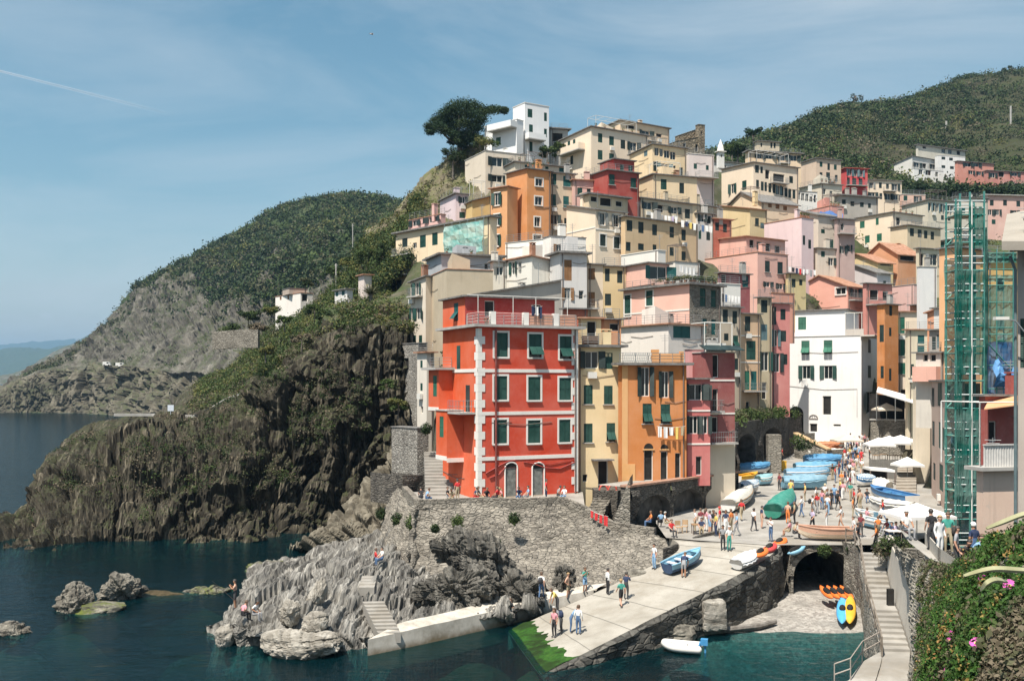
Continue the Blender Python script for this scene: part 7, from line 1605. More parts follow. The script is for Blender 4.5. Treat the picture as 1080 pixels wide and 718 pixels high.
washing('washing line with white and yellow towels under the orange house windows', f.pt(f.at(691, 449)[0], f.at(691, 449)[1], .45), f.pt(f.at(721, 449)[0], f.at(721, 449)[1], .45), 'wwwyk', .95, seed=3)
p0, p1 = P(622, 549, 76.9), P(641, 556, 75.3)
washing('row of bright red jackets hanging on the promontory wall', p0 + Vector((0, -.35, .9)), p1 + Vector((0, -.35, .9)), 'rrrr', .7, seed=4)
for (lab, q0, q1, cs, sd) in (('white sheets and clothes drying on the beige terrace house', (686, 224, 142), (715, 229, 140.5), 'wwugwwlw', 5), ('dark and white washing under the beige terrace house', (718, 232, 141), (752, 239, 139), 'wnywgjww', 6),
  ('washing on the mustard house roof edge', (831, 281, 141.5), (861, 285, 141), 'wbnrwwgw', 7), ('clothes drying on the white terrace beside the stone flank', (761, 309, 121.5), (781, 313, 120.5), 'bjwwww', 8),
  ('blue cloth hung from the right harbour house', (1003, 455, 78), (1008, 457, 76), 'uj', 9), ('dark washing on the rail of the red house terrace', (560, 322, 82), (572, 323, 82.5), 'nwn', 10), ('white washing on the long cream roof beside the pink house', (716, 279, 121), (734, 283, 122), 'wwww', 11)):
 washing(lab, P(*q0), P(*q1), cs, .9, seed=sd)
mb = MB(); a, b_, c, d = P(864, 227, 160), P(889, 233, 158), P(889, 226, 166), P(866, 222, 168); n = 8
for i in range(n):
 for j in range(4):
  g = lambda u, v: (a.lerp(b_, u)).lerp(d.lerp(c, u), v) + Vector((0, 0, .25 * math.sin(u * 9 + v * 4)))
  mb.quad(g(i / n, j / 4), g((i + 1) / n, j / 4), g((i + 1) / n, (j + 1) / 4), g(i / n, (j + 1) / 4))
tag(mb.build('tarpaulin', tarp('royal_blue', (.03, .13, .4))), 'bright blue tarpaulin spread over a roof in the upper town', 'tarpaulin')
p = ground(825, 496); mb = MB(); mb.box(-.4, .4, -.35, .35, 0, 1.0); mb.box(-.43, .43, -.38, .38, 1.0, 1.12); ob = mb.build('waste_bin', BYE, None, None, loc=p); tag(ob, 'yellow bin near the stone pillar', 'bin')
sx0, sx1, D0 = 1008, 1038, 72.0
X0, X1 = (sx0 - 540) / F * D0, (sx1 - 540) / F * D0; zt = CZ - (213 - HOR) / F * D0; zb = 3.6
root = empty('scaffold_tower', (X0, D0, zb), 'tall scaffold tower wrapped in green net at the right of the harbour', 'scaffold'); o_ = Vector((X0, D0, zb))
M_sc = simple('scaffold_paint', (.06, .27, .23), .5, .2, metal=.3); M_scw = simple('scaffold_pale', (.5, .55, .54), .5, .15)
mb = MB(); lev = np.arange(zb, zt + .1, 2.0)
for x in (X0, (X0 + X1) / 2, X1):
 for y in (D0, D0 + 1.6): mb.tube([(x, y, zb), (x, y, zt + random.uniform(.2, .9))], .075, 5)
for z in lev:
 for y in (D0, D0 + 1.6):
  for e in (0, .5, 1.0):
   mw = MB(); mw.tube([(X0 - .1, y, z + e), (X1 + .1, y, z + e)], .05, 4); mw.build('scaffold_ledger', M_scw if e else M_sc, root, o_)
 for x in (X0, X1): mb.tube([(x, D0, z), (x, D0 + 1.6, z)], .03, 4)
for i, z in enumerate(lev[:-1]): mb.tube([(X0 if i % 2 else X1, D0 + 1.6, z), (X1 if i % 2 else X0, D0 + 1.6, z + 2)], .025, 4)
mb.build('scaffold_frame', M_sc, root, o_)
for z in lev: mb = MB(); mb.box(X0, X1, D0 + .1, D0 + 1.5, z - .06, z); mb.build('scaffold_plank', simple('plank', (.32, .27, .2), .9, .3), root, o_)
mb = MB(); mb.tube([((X0 + X1) / 2 + .1, D0 - .1, zb), ((X0 + X1) / 2 + .1, D0 - .1, zt)], .05, 4); mb.build('hoist_rope', M_wood_w, root, o_)
def netting(x0, x1, y, z0, z1, m, nm='net', amp=.1):
 mb = MB(); n, k = 10, max(4, int((z1 - z0) / .8))
 for i in range(n):
  for j in range(k):
   g = lambda a, b_: (x0 + (x1 - x0) * a / n, y + amp * math.sin(a * 1.9 + b_ * .8) + amp * .6 * math.sin(b_ * 2.3), z0 + (z1 - z0) * b_ / k)
   mb.quad(g(i, j), g(i + 1, j), g(i + 1, j + 1), g(i, j + 1))
 return mb.build(nm, m, root, o_)
netting(X0 - .05, X1 + .05, D0 + 1.75, zb, zt - 4, M_net2);
zz = lambda y: CZ - (y - HOR) / F * D0
netting(X0 - .1, X0 + .45, D0 - .06, zz(545), zz(222), M_net2); netting(X0 + .4, X1, D0 - .05, zz(345), zz(285), M_net2); netting(X0 + .4, X1, D0 - .05, zz(505), zz(430), M_net2); netting(X0, X1, D0 - .05, zz(395), zz(345), M_net2); netting(X0, X1, D0 - .05, zz(540), zz(505), M_net2)
netting((X0 + X1) / 2 - .1, X1, D0 - .05, zz(262), zz(218), M_net2); netting(X1, X1 + .2, D0 - .04, zz(520), zz(240), M_net2)
X2 = (1073 - 540) / F * D0
root = empty('scaffold_bay', (X1, D0 + .4, zb), 'low scaffold bay with green net and blue tarpaulin right of the tower', 'scaffold'); o_ = Vector((X1, D0 + .4, zb)); mb = MB()
for x in (X1 + .3, (X1 + X2) / 2, X2):
 for y in (D0 + .6, D0 + 2): mb.tube([(x, y, zb), (x, y, zz(262))], .045, 5)
for y_ in (266, 283, 300, 318, 345, 352, 385, 410): mb.tube([(X1 + .2, D0 + .6, zz(y_)), (X2 + .2, D0 + .6, zz(y_))], .035, 4)
mb.tube([(X1 + .4, D0 + .5, zz(360)), (X2, D0 + .5, zz(392))], .05, 4)
mb.build('scaffold_frame', M_sc, root, o_)
netting(X1 + .2, X2 + .3, D0 + .7, zz(360), zz(300), M_net2); netting(X1 + .2, X2 + .3, D0 + .65, zz(276), zz(266), M_net2); netting(X1 + .2, X2 + .3, D0 + .65, zz(296), zz(289), M_net2); netting(X1 + .2, X2 + .3, D0 + .75, zz(420), zz(360), netmat('net_blue', (.02, .12, .3), .9, .2))
mb = MB(); xa, xb = (1049 - 540) / F * D0, X2
rr_ = random.Random(4); n = 8
gp = {(i, j): Vector((xa + (xb - xa) * i / n, D0 + .35 - .5 * math.sin(j / n * 3) + rr_.uniform(-.12, .12), zz(408) + (zz(388) - zz(408)) * j / n + (.7 * math.sin(i * .9) * j / n))) for i in range(n + 1) for j in range(n + 1)}
for i in range(n):
 for j in range(n): mb.quad(gp[i, j], gp[i + 1, j], gp[i + 1, j + 1], gp[i, j + 1])
mb.build('tarpaulin', tarp('sky_blue', (.08, .27, .55)), root, o_)
mb = MB(); a, b_, c, d = P(1038, 432, 64.5), P(1085, 426, 63), P(1085, 414, 66.5), P(1044, 421, 67); mb.box8([a, b_, c, d] + [v + Vector((0, 0, .08)) for v in (a, b_, c, d)])
t = NT('awning_orange'); wv = t.n('ShaderNodeTexNoise'); wv.inputs['Scale'].default_value = 1.2; t.l(t.pos(), wv.inputs['Vector']); t.bsdf(t.mix(wv.outputs['Fac'], (.6, .22, .06), (.6, .42, .28)), .8)
tag(mb.build('awning', t.m), 'orange and beige awning over the dark red front', 'awning')
HN = 'shaded house corner with overhanging eave and drainpipe at the right edge'
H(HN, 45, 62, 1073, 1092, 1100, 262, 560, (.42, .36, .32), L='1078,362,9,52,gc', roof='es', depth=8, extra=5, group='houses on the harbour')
b, rt, oo = parts(HN)
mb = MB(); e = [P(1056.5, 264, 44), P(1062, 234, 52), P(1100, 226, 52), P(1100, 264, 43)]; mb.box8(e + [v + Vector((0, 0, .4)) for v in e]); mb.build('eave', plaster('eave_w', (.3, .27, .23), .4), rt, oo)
mb = MB(); p = P(1071, 300, 45); mb.tube([Vector((p.x - .25, p.y, CZ - (270 - HOR) / F * 45)), Vector((p.x, p.y, CZ - (285 - HOR) / F * 45)), Vector((p.x, p.y, 6))], .07, 8); mb.build('drainpipe', simple('pipe_teal', (.1, .15, .16), .5), rt, oo)
mb = MB(); p = P(1057, 336, 44.6); mb.tube([p + Vector((1, 0, -.6)), p + Vector((.6, 0, -.1)), p + Vector((.1, 0, 0))], .04, 5); mb.build('lamp_arm', M_metal, rt, oo)
mb = MB(); mb.box(p.x - .35, p.x + .25, p.y - .15, p.y + .15, p.z - .06, p.z + .08); mb.build('lamp', M_wood_w, rt, oo)
def skel(pose):
 j = dict(pel=(0, 0, .93), sp=(0, .01, 1.12), ch=(0, 0, 1.31), nk=(0, .0, 1.47), hd=(0, -.02, 1.56), fc=(0, -.035, 1.63), tp=(0, -.01, 1.7))
 for s, k in ((-1, 'r'), (1, 'l')):
  j.update({'sh' + k: (s * .17, .01, 1.39), 'el' + k: (s * .235, .04, 1.13), 'wr' + k: (s * .24, -.06, .9), 'ha' + k: (s * .235, -.09, .82), 'hp' + k: (s * .09, 0, .88), 'kn' + k: (s * .1, -.02, .49), 'an' + k: (s * .1, .03, .09), 'to' + k: (s * .115, -.13, .035)})
 if pose == 'walk':
  j.update(knr=(-.09, -.14, .5), anr=(-.09, -.2, .1), tor=(-.09, -.36, .06), knl=(.09, .06, .49), anl=(.09, .26, .14), tol=(.1, .13, .04), elr=(-.22, .14, 1.14), wrr=(-.22, .12, .92), har=(-.22, .1, .83), ell=(.22, -.06, 1.13), wrl=(.2, -.24, .96), hal=(.19, -.3, .9))
 if pose == 'phone':
  j.update(elr=(-.24, -.1, 1.2), wrr=(-.1, -.28, 1.38), har=(-.06, -.32, 1.44), ell=(.24, -.1, 1.2), wrl=(.1, -.28, 1.38), hal=(.06, -.32, 1.44))
 if pose == 'hips':
  j.update(elr=(-.34, .08, 1.15), wrr=(-.2, -.06, .98), har=(-.14, -.1, .96), knl=(.13, -.05, .49), anl=(.16, 0, .09), tol=(.2, -.15, .035))
 if pose in ('sit', 'sitlean'):
  dz = -.45
  for k in list(j): j[k] = (j[k][0], j[k][1] + .05, j[k][2] + dz)
  for s, k in ((-1, 'r'), (1, 'l')): j.update({'hp' + k: (s * .09, 0, .43), 'kn' + k: (s * .13, -.4, .5), 'an' + k: (s * .12, -.42, .09), 'to' + k: (s * .13, -.58, .035), 'el' + k: (s * .24, -.02, .74), 'wr' + k: (s * .17, -.25, .6), 'ha' + k: (s * .12, -.32, .58)})
  if pose == 'sitlean':
   for k in ('sp', 'ch', 'nk', 'hd', 'fc', 'tp', 'shr', 'shl'): q = j[k]; h_ = q[2] - .48; j[k] = (q[0], q[1] - h_ * .4, q[2] - h_ * .1)
 if pose == 'bend':
  for k in ('sp', 'ch', 'nk', 'hd', 'fc', 'tp', 'shr', 'shl', 'elr', 'ell', 'wrr', 'wrl', 'har', 'hal'): q = j[k]; h_ = q[2] - .93; j[k] = (q[0], q[1] - h_ * .62, .93 + h_ * .8)
  j.update(elr=(-.22, -.38, .95), wrr=(-.16, -.46, .74), har=(-.14, -.48, .66), ell=(.22, -.36, .95), wrl=(.16, -.42, .72), hal=(.14, -.44, .64))
 return j
RAD = dict(pel=.145, sp=.125, ch=.15, nk=.06, hd=.08, fc=.098, tp=.07, sh=.072, el=.045, wr=.032, ha=.04, hp=.1, kn=.062, an=.045, to=.042)
BON = [('pel', 'sp', 2), ('sp', 'ch', 1), ('ch', 'nk', 1), ('nk', 'hd', 0), ('hd', 'fc', 0), ('fc', 'tp', 0)]
for k in 'rl': BON += [('ch', 'sh' + k, 1), ('sh' + k, 'el' + k, 1), ('el' + k, 'wr' + k, 0), ('wr' + k, 'ha' + k, 0), ('pel', 'hp' + k, 2), ('hp' + k, 'kn' + k, 2), ('kn' + k, 'an' + k, 2), ('an' + k, 'to' + k, 3)]
DG = None
def person_mesh(pose, longsl=False, shorts=False, skirt=False):
 j = skel(pose); names = list(j); me = bpy.data.meshes.new('tmp')
 me.from_pydata([j[n] for n in names], [(names.index(a), names.index(b)) for a, b, _ in BON], [])
 o = bpy.data.objects.new('tmp', me); COL.objects.link(o)
 sm = o.modifiers.new('skin', 'SKIN'); sm.use_smooth_shade = True; sm.branch_smoothing = .4
 if not me.skin_vertices:
  me.attributes  # skin layer is made by the modifier
 ss = o.modifiers.new('sub', 'SUBSURF'); ss.levels = 2; ss.render_levels = 2
 sv = me.skin_vertices[0].data if len(me.skin_vertices) else None
 if sv is None:
  bm = __import__('bmesh').new(); bm.from_mesh(me); lay = bm.verts.layers.skin.verify(); bm.to_mesh(me); bm.free(); sv = me.skin_vertices[0].data
 for n, v in zip(names, sv):
  r = RAD.get(n) or RAD[n[:-1]]; v.radius = (r, r * (.8 if n in ('pel', 'sp', 'ch') else 1)); v.use_root = n == 'pel'
  if n == 'pel': v.radius = (.16, .115)
 dg = bpy.context.evaluated_depsgraph_get(); dg.update()
 m = bpy.data.meshes.new_from_object(o.evaluated_get(dg), depsgraph=dg); bpy.data.objects.remove(o)
 V_ = np.array([v.co[:] for v in m.vertices]); hd = np.array(j['fc']); rel = V_ - hd
 fr = np.linalg.norm(rel - np.array([0, -.095, -.01]), axis=1); V_[:, 1] -= .03 * np.exp(-(fr / .022) ** 2)
 for s in (-1, 1):
  er = np.linalg.norm(rel - np.array([s * .035, -.085, .02]), axis=1); V_[:, 1] += .012 * np.exp(-(er / .02) ** 2)
  er = np.linalg.norm(rel - np.array([s * .095, 0, 0]), axis=1); V_[:, 0] += s * .02 * np.exp(-(er / .022) ** 2)
 m.vertices.foreach_set('co', V_.ravel())
 segs = [(np.array(j[a]), np.array(j[b]), k, a, b) for a, b, k in BON]
 mi = []
 for p in m.polygons:
  c = np.array(p.center[:]); best = (9, 0)
  for a, b, k, na, nb in segs:
   d = b - a; t_ = np.clip(np.dot(c - a, d) / (np.dot(d, d) + 1e-9), 0, 1); r = np.linalg.norm(c - a - d * t_)
   if r < best[0]:
    kk = k
    if na.startswith('el') and longsl: kk = 1
    if na.startswith('sh') and not longsl and t_ > .7: kk = 0
    if na.startswith('kn') and shorts: kk = 0
    if na.startswith('hp') and shorts and t_ > .8: kk = 0
    best = (r, kk)
  mi.append(best[1])
 m.materials.clear()
 for k in range(4): m.materials.append(None)
 m.polygons.foreach_set('material_index', mi); m.polygons.foreach_set('use_smooth', [True] * len(mi))
 import bmesh as bmm
 bm = bmm.new(); bmm.ops.create_uvsphere(bm, u_segments=12, v_segments=8, radius=1)
 top = np.array(j['fc']) + np.array([0, .012, .022])
 for v in list(bm.verts):
  if v.co.y < -.25 and v.co.z < .35: bm.verts.remove(v)
  elif v.co.z < -.55: bm.verts.remove(v)
 for v in bm.verts: v.co = Vector((v.co.x * .112 + top[0], v.co.y * .122 + top[1], v.co.z * .115 + top[2]))
 hm = bpy.data.meshes.new('hair'); bm.to_mesh(hm); bm.free(); hm.materials.append(None)
 for p in hm.polygons: p.use_smooth = True
 lh = MB(); t0 = Vector(j['fc']); nk = Vector(j['nk'])
 lh.tube([t0 + Vector((0, .06, .06)), t0 + Vector((0, .1, -.03)), nk + Vector((0, .1, .02)), nk + Vector((0, .11, -.12))], [.07, .095, .085, .05], 8)
 return m, hm, lh
PM = {}
def pmesh(pose, longsl, shorts):
 k = (pose, longsl, shorts)
 if k not in PM: PM[k] = person_mesh(*k)
 return PM[k]
SKIN = [simple('skin_a', (.5, .27, .18), .6, .08, 5, .3, bump=0), simple('skin_b', (.58, .34, .24), .6, .08, 5, .3, bump=0), simple('skin_c', (.38, .19, .11), .6, .08, 5, .3, bump=0)]
HAIR = {'b': simple('hair_dark', (.018, .012, .009), .6, .2, 8, bump=0), 'n': simple('hair_brown', (.09, .045, .02), .6, .2, 8, bump=0), 'y': simple('hair_fair', (.35, .22, .09), .6, .2, 8, bump=0), 'g': simple('hair_grey', (.4, .39, .37), .6, .2, 8, bump=0), 'h': simple('hat_straw', (.6, .5, .32), .8, .1, 8, bump=0), 'w': simple('cap_white', (.75, .74, .7), .8, .1, 8, bump=0), 'r': simple('cap_red', (.6, .05, .04), .8, .1, 8, bump=0)}
CN = dict(w='white', r='red', b='black', n='navy', g='grey', p='pink', o='orange', t='green', y='yellow', u='azure', k='khaki', j='denim', m='maroon', l='lilac', s='tan', d='charcoal')
USED = set()
def person(px, py, pose, cl, phrase, rz=None, D=None, z=None, sc=1.0, group=None):
 """cl: top, trousers, hair [, flags: L long sleeves, S shorts, H long hair, B backpack]"""
 rnd = random.Random(int(px * 31 + py * 7))
 p = Vector(P(px, py, D)) if D else (Pz(px, py, z) if z is not None else ground(px, py))
 longsl, shorts = 'L' in cl[3:], 'S' in cl[3:]
 m, hm, lh = pmesh(pose, longsl, shorts)
 lab = 'person in %s top, %s %s, %s' % (CN[cl[0]], CN[cl[1]], 'shorts' if shorts else 'trousers', phrase)
 if len(lab.split()) > 16: lab = 'person in %s and %s, %s' % (CN[cl[0]], CN[cl[1]], phrase)
 o = bpy.data.objects.new('person', m); COL.objects.link(o); tag(o, lab, 'person', group); USED.add(lab)
 o.location = p; o.rotation_euler = (0, 0, rnd.uniform(0, 6.28) if rz is None else R(rz)); o.scale = (sc,) * 3
 sk = rnd.choice(SKIN)
 for i, mt in enumerate((sk, cloth(cl[0]), cloth(cl[1]), cloth('d'))):
  o.material_slots[i].link = 'OBJECT'; o.material_slots[i].material = mt
 h = bpy.data.objects.new('hat' if cl[2] in 'hwr' else 'hair', hm); COL.objects.link(h); h.parent = o; h.material_slots[0].link = 'OBJECT'; h.material_slots[0].material = HAIR.get(cl[2], HAIR['b'])
 if 'H' in cl[3:] and not lh.v == []:
  q = lh.build('long_hair', HAIR.get(cl[2], HAIR['b']), o, smooth=True)
 if 'B' in cl[3:]:
  j = skel(pose); c = Vector(j['ch']); mb = MB(); mb.tube([c + Vector((0, .2, .12)), c + Vector((0, .22, 0)), c + Vector((0, .22, -.2)), c + Vector((0, .2, -.26))], [.1, .15, .16, .1], 8); mb.build('backpack', cloth(rnd.choice('ndjmb')), o, smooth=True)
 return o
TX = 'tourists around the harbour'
PEOPLE = '''571 631 walk wjnB|crossing the quay walk beside the slanting rock
588 646 bend ydn|stepping down from the quay to the ramp
599 631 hips skyS|standing bare armed on the quay walk
617 625 phone tunS|holding a camera at the foot of the wall
641 627 stand wbbL|with a red bag at the top of the quay walk
660.5 632 phone ndbL|standing alone on the lower ramp
721 609 bend ngnS|leaning on the boat lying on the ramp
592 668 bend gdgB|at the wet ramp foot, left of the jeans pair
584.5 672 stand pbnH|at the very bottom of the ramp
602 667 bend ujn|crouching over a bag near the ramp foot
610 669 stand wjnL|standing near the ramp foot, tallest of the four
538.5 659 stand bbnH|alone on the outer quay edge
397 597 sit rjnL|sitting with a companion on the point rocks
402.5 596 sit wjb|sitting on the point rocks, right of the one in red
451 486 stand obn|climbing the upper side steps of the red house
455 502 walk djb|climbing the lower side steps of the red house
444.5 530 sitlean bdb|seated in the shade at the left end of the terrace
449.5 531 sitlean ujn|seated at the left end of the terrace
472.5 530 sit bgn|seated on the terrace below the red bay
477 531 sitlean kkn|seated on the terrace looking down
482.5 528 stand rkb|standing on the terrace by the red corner
500 530 sitlean nrb|seated by the white quoins of the red house
505 530 sit dkn|seated right of the white quoins
513 530 sitlean bdn|seated between drainpipe and door
524 530 sit rdn|seated left of the first arched door
530 530 sitlean pkyH|seated left of the first arched door
548 529 sitlean njb|seated between the two arched doors
556.5 529 sit ugb|seated between the two arched doors
576 528 stand rnb|standing right of the second arched door
588 528 sitlean gdb|crouched over bags at the right end of the terrace
595 529 sit wun|seated at the right end of the terrace
686 556 sit ojn|eating under the left cave
697 556 sit ubn|under the left cave in the shade
702 557 sit wkg|right of the table under the left cave
708.5 566 sit rdn|perched on the kerb wall at the ramp head
733 561 stand wkn|leftmost of the group by the caves
744.5 560 stand pwnH|second of the group by the caves
748.5 563 stand lujS|in the middle of the group by the caves
752.5 562 walk bknS|in the group by the caves with bare legs
759 558 stand rwr|tallest of the group by the caves
765.5 562 walk nwn|behind the shorter ones near the ramp head
771 561 stand okn|rightmost of the group by the caves
762.5 580 stand gbb|left of a pair on the upper ramp
769 581 stand wtw|right of a pair on the upper ramp
813 571 phone wjb|alone on the square left of the kayaks
803.5 557 stand nskS|alone between the white and green covered boats
831 552 stand son|leaning against the green covered boat
832.5 566 sit pkyS|sitting beside the kayaks
837 568 sitlean kdn|sitting by the tunnel arch
887 557 walk wsnS|walking behind the long cream boat
900 570 stand wgn|at the head of the stairs, left one
904.5 578 walk bbb|starting down the stairs
908 566 stand mdbH|at the head of the stairs, right one
924 580 walk obn|on the right of the stair head
834 525 stand yyn|behind the green covered boat
849 529 stand ykb|beside a yellow crate near the green boat
845.5 545 walk wjn|walking past the green boat in the open
857 544 walk wgnB|walking right of the green boat in the open
860.5 534 stand wbn|in the row in front of the blue boats, left
867 537 stand pjnH|in the row in front of the blue boats
876.5 537 stand bdn|in the row in front of the blue boats, dark one
884 538 walk bdnB|in the row in front of the blue boats, right
887.5 515 walk okyS|beside the bow of the blue boats
881 509 stand rjb|against the blue boats
892 502 walk bun|in the crowd right of the blue boats
896 504 walk wbnB|in the crowd right of the blue boats
888.5 496 stand gjn|in the crowd right of the blue boats
908.5 489 stand rrb|under the back parasols in bright red
903 497 walk wkn|walking down the middle of the crowd
894.5 489 stand wjy|in the crowd behind the blue boats
899.5 511 stand wwh|in the middle of the square near the striped boat
900.5 536 stand rbb|alone in the middle of the square
905.5 535 walk ddb|beside the one in red in mid square
914.5 530 sit bjb|sitting on the bow of the big white boat
907 537 stand skn|left of the big white boat
899.5 546 stand okn|in front of the blue and white boats
898 478 walk lgn|at the far end of the square
900.5 474 walk gbn|at the far end of the square
903.5 478 stand pjg|at the far end of the square
906 473 stand wbb|at the far end of the square
911 477 walk bgn|near the cafe tables
917 484 stand wdn|at the edge of the cafe tables
894 474 walk ujn|at the far end of the square
896.5 482 stand kbn|at the far end of the square
909 470 walk wgn|at the far end of the square near the white house
903 468 stand njb|at the far end of the square near the white house
924 478 sit bbb|seated at the cafe, leftmost
928 479 sit ddn|seated at the cafe
932.5 478 sit bgb|seated at the cafe
937 479 sit nbn|seated at the cafe
942 478 sit bdn|seated at the cafe
946.5 479 sit mbb|seated at the cafe
951 478 sit dbn|seated at the cafe, rightmost
923 472 stand son|behind the cafe tables
928 473 stand pkn|behind the cafe tables
934 473 stand rkn|behind the cafe tables
941 472 stand okn|behind the cafe tables
926 562 sit okn|at the pale table, leftmost
935 565 sit mgn|at the pale table
940 569 sit njb|at the pale table
945.5 569 sit lbn|at the pale table
951 568 sit wpn|at the pale table
956.5 568 sit wgg|at the pale table, rightmost
822 517 stand mdb|against the left end of the blue boats
825 487 stand rbb|behind the stone pillar
836 520 sit gjb|between the yellow ones and the blue boats
870 530 stand wkh|in the row in front of the blue boats, hatted
872.5 536 walk gkn|in the row in front of the blue boats
880 531 stand ujb|in the row in front of the blue boats
891 509 walk gnb|near the bow of the blue boats
885 503 stand mjn|against the blue boats
878 506 stand bkn|against the blue boats
893 495 walk wnb|in the crowd behind the blue boats
900 489 walk njg|in the crowd behind the blue boats
898 497 stand pbn|in the crowd right of the blue boats
906 483 walk wun|near the cafe tables
838 552 stand kbn|right of the green covered boat
862 541 walk rgn|in front of the blue boats in bright red
873 543 stand wub|in front of the blue boats facing the stairs
889 527 walk pwn|crossing mid square from the blue boats
894 519 walk wgbB|crossing mid square behind the orange shorts
886 524 stand ynh|near the bow of the lowest blue boat
897 528 walk tkn|left of the one in red in mid square
891 487 stand rwb|packed in the far crowd beside the boats
896 486 walk ykn|packed in the far crowd beside the boats
902 484 walk ubg|packed in the far crowd beside the boats
905 493 walk owbS|in the middle of the far crowd
900 502 walk pgyH|in the middle of the crowd near the striped boat
909 500 walk wkhS|left of the kiosk
893 471 stand rbn|in the deepest crowd by the beige parasol
897 470 walk wjb|in the deepest crowd by the beige parasol
912 471 walk pbn|in the deepest crowd by the cafe
915 473 stand gdb|in the deepest crowd by the cafe
887 480 stand wrn|beside the cream covered boat
889 476 walk tbn|beside the long cream hull
755 565 stand ynb|in front of the group by the caves
739 560 stand mwn|between the two leftmost by the caves
777 565 walk ugn|walking away from the group by the caves
782 549 walk rkn|walking past the white covered boat
795 560 walk wdb|crossing the empty middle of the square
857 560 walk lbn|behind the stern of the long cream boat
872 556 stand gwn|behind the middle of the long cream boat
915 552 sit pjn|beside the blue and white boats
929 556 stand wbn|near the pale table, standing
931 549 walk rjn|behind the pale table
655 640 walk tbyS|low on the ramp below the one alone
690 600 stand wub|near the boat lying on the ramp
740 564 sit nkb|sitting low by the caves
'''
for ln_ in PEOPLE.strip().split('\n'):
 a_, ph = ln_.split('|'); x, y, ps, cl = a_.split()
 person(float(x), float(y), ps, cl, ph, group=TX)
o_ = person(248, 642, 'phone', 'sdbS', 'fishing from the tip of the point', D=58.4, group=TX)
person(256, 656, 'sitlean', 'pbn', 'seated on the tip of the point', D=56.8, group=TX)
person(268, 655, 'sitlean', 'wgb', 'seated right of the angler on the point', D=57.0, group=TX)
LK = [(982, 42.5, 'stand', 'bdb', 'at the left end of the lookout with a back turned', 180), (991, 40.5, 'stand', 'wwyL', 'standing on the lookout in front of the right houses', 20), (1000, 41.5, 'hips', 'tkn', 'standing on the lookout beside the one in white', -30),
  (1009, 37.5, 'stand', 'gdbH', 'between the green and the black tops on the lookout', 60), (1018, 36.2, 'sitlean', 'bbb', 'hunched with dark curls on the lookout wall', 10), (1036, 35.5, 'hips', 'ujnL', 'leaning with folded arms at the lookout', -20),
  (1027, 38.5, 'stand', 'njw', 'wearing a white cap at the back of the lookout', 200), (1048, 34.2, 'bend', 'jjb', 'bending forward at the right end of the lookout', -60)]
for x, d, ps, cl, ph, rz in LK:
 k = (x - 540) / F; person(x, HOR + (CZ - (8.35 if 'sit' not in ps else 8.6)) * F / d, ps, cl, ph, rz, D=d, group='people on the lookout')
p = P(249, 632, 58.1); mb = MB(); mb.tube([p + Vector((0, -.3, .0)), p + Vector((-.9, -1.6, 1.4))], [.02, .008], 4); tag(mb.build('fishing_rod', M_pipe), 'thin fishing rod held out from the tip of the point', 'fishing rod')
FD = foliage_mat('scrub_dark', (.018, .034, .013), (.045, .065, .022), (.03, .05, .02), .12)
FG = foliage_mat('scrub_green', (.04, .07, .02), (.09, .12, .035), (.06, .09, .03), .2)
FY = foliage_mat('scrub_yellow', (.13, .13, .04), (.22, .2, .06), (.12, .13, .05), .25)
FO = foliage_mat('scrub_olive', (.07, .075, .04), (.13, .13, .07), (.1, .1, .055), .2)
FB = foliage_mat('scrub_brown', (.12, .095, .065), (.2, .16, .11), (.14, .12, .08), .15)
FP = foliage_mat('pine', (.014, .034, .016), (.035, .062, .026), (.022, .045, .02), .08)
FI = foliage_mat('ice_plant', (.022, .07, .014), (.085, .17, .035), (.045, .1, .022), .2)
FIR = foliage_mat('ice_plant_tip', (.3, .14, .06), (.42, .3, .1), (.25, .2, .06), .25)
def sample(G, n, u0=0, u1=1, v0=0, v1=1, seed=0, dens=None):
 r = np.random.default_rng(seed); nr, nc = G.shape[:2]
 i = (v0 + (v1 - v0) * r.random(n)) * (nr - 2); j = (u0 + (u1 - u0) * r.random(n)) * (nc - 2)
 ii, jj = i.astype(int), j.astype(int); fi, fj = (i - ii)[:, None], (j - jj)[:, None]
 p = G[ii, jj] * (1 - fi) * (1 - fj) + G[ii + 1, jj] * fi * (1 - fj) + G[ii, jj + 1] * (1 - fi) * fj + G[ii + 1, jj + 1] * fi * fj
 if dens is not None: p = p[r.random(n) < dens(p, i / nr, j / nc)]
 return p
def proj(p): return 540 + F * p[..., 0] / p[..., 1], HOR - F * (p[..., 2] - CZ) / p[..., 1]
def scrub(label, P_, rad, nleaf, size, mats, seed=1, squash=.7, kind='stuff', name='scrub'):
 r = np.random.default_rng(seed); rr = r.uniform(rad[0], rad[1], len(P_)) * (1 + .5 * (r.random(len(P_)) > .9))
 o = leaf_cloud(name, P_ + np.array([0, 0, 1]) * (rr * .25)[:, None], rr, nleaf, np.clip(rr * size[0], size[1], size[2]), mats, squash, rng=r)
 return tag(o, label, 'scrub', kind=kind)
d1 = lambda p, v, u: np.clip((vnoise(p * .035) * .6 + .8), 0, 1) * np.clip((u - .36 + (v - .76) * 2.2 + .1 * vnoise(p * .02)) * 14, .04, 1)
scrub('dark scrub woodland on the headland top', sample(G_h2, 7600, .35, 1, .62, .93, 2, d1), (2.0, 4.6), 34, (.42, .7, 1.6), [FD, FD, FD, FG, FO], 2)
scrub('broad tree crowns among the headland scrub', sample(G_h2, 420, .42, 1, .74, .94, 33), (3.2, 5.6), 90, (.22, .7, 1.2), [FG, FD, FO, FY, FG], 20)
scrub('broad tree crowns and pale shrubs on the terraced hill', sample(G_h5, 520, .1, .97, .2, .8, 34), (2.2, 4.4), 80, (.22, .5, .9), [FG, FO, FY, FG, FB], 21)
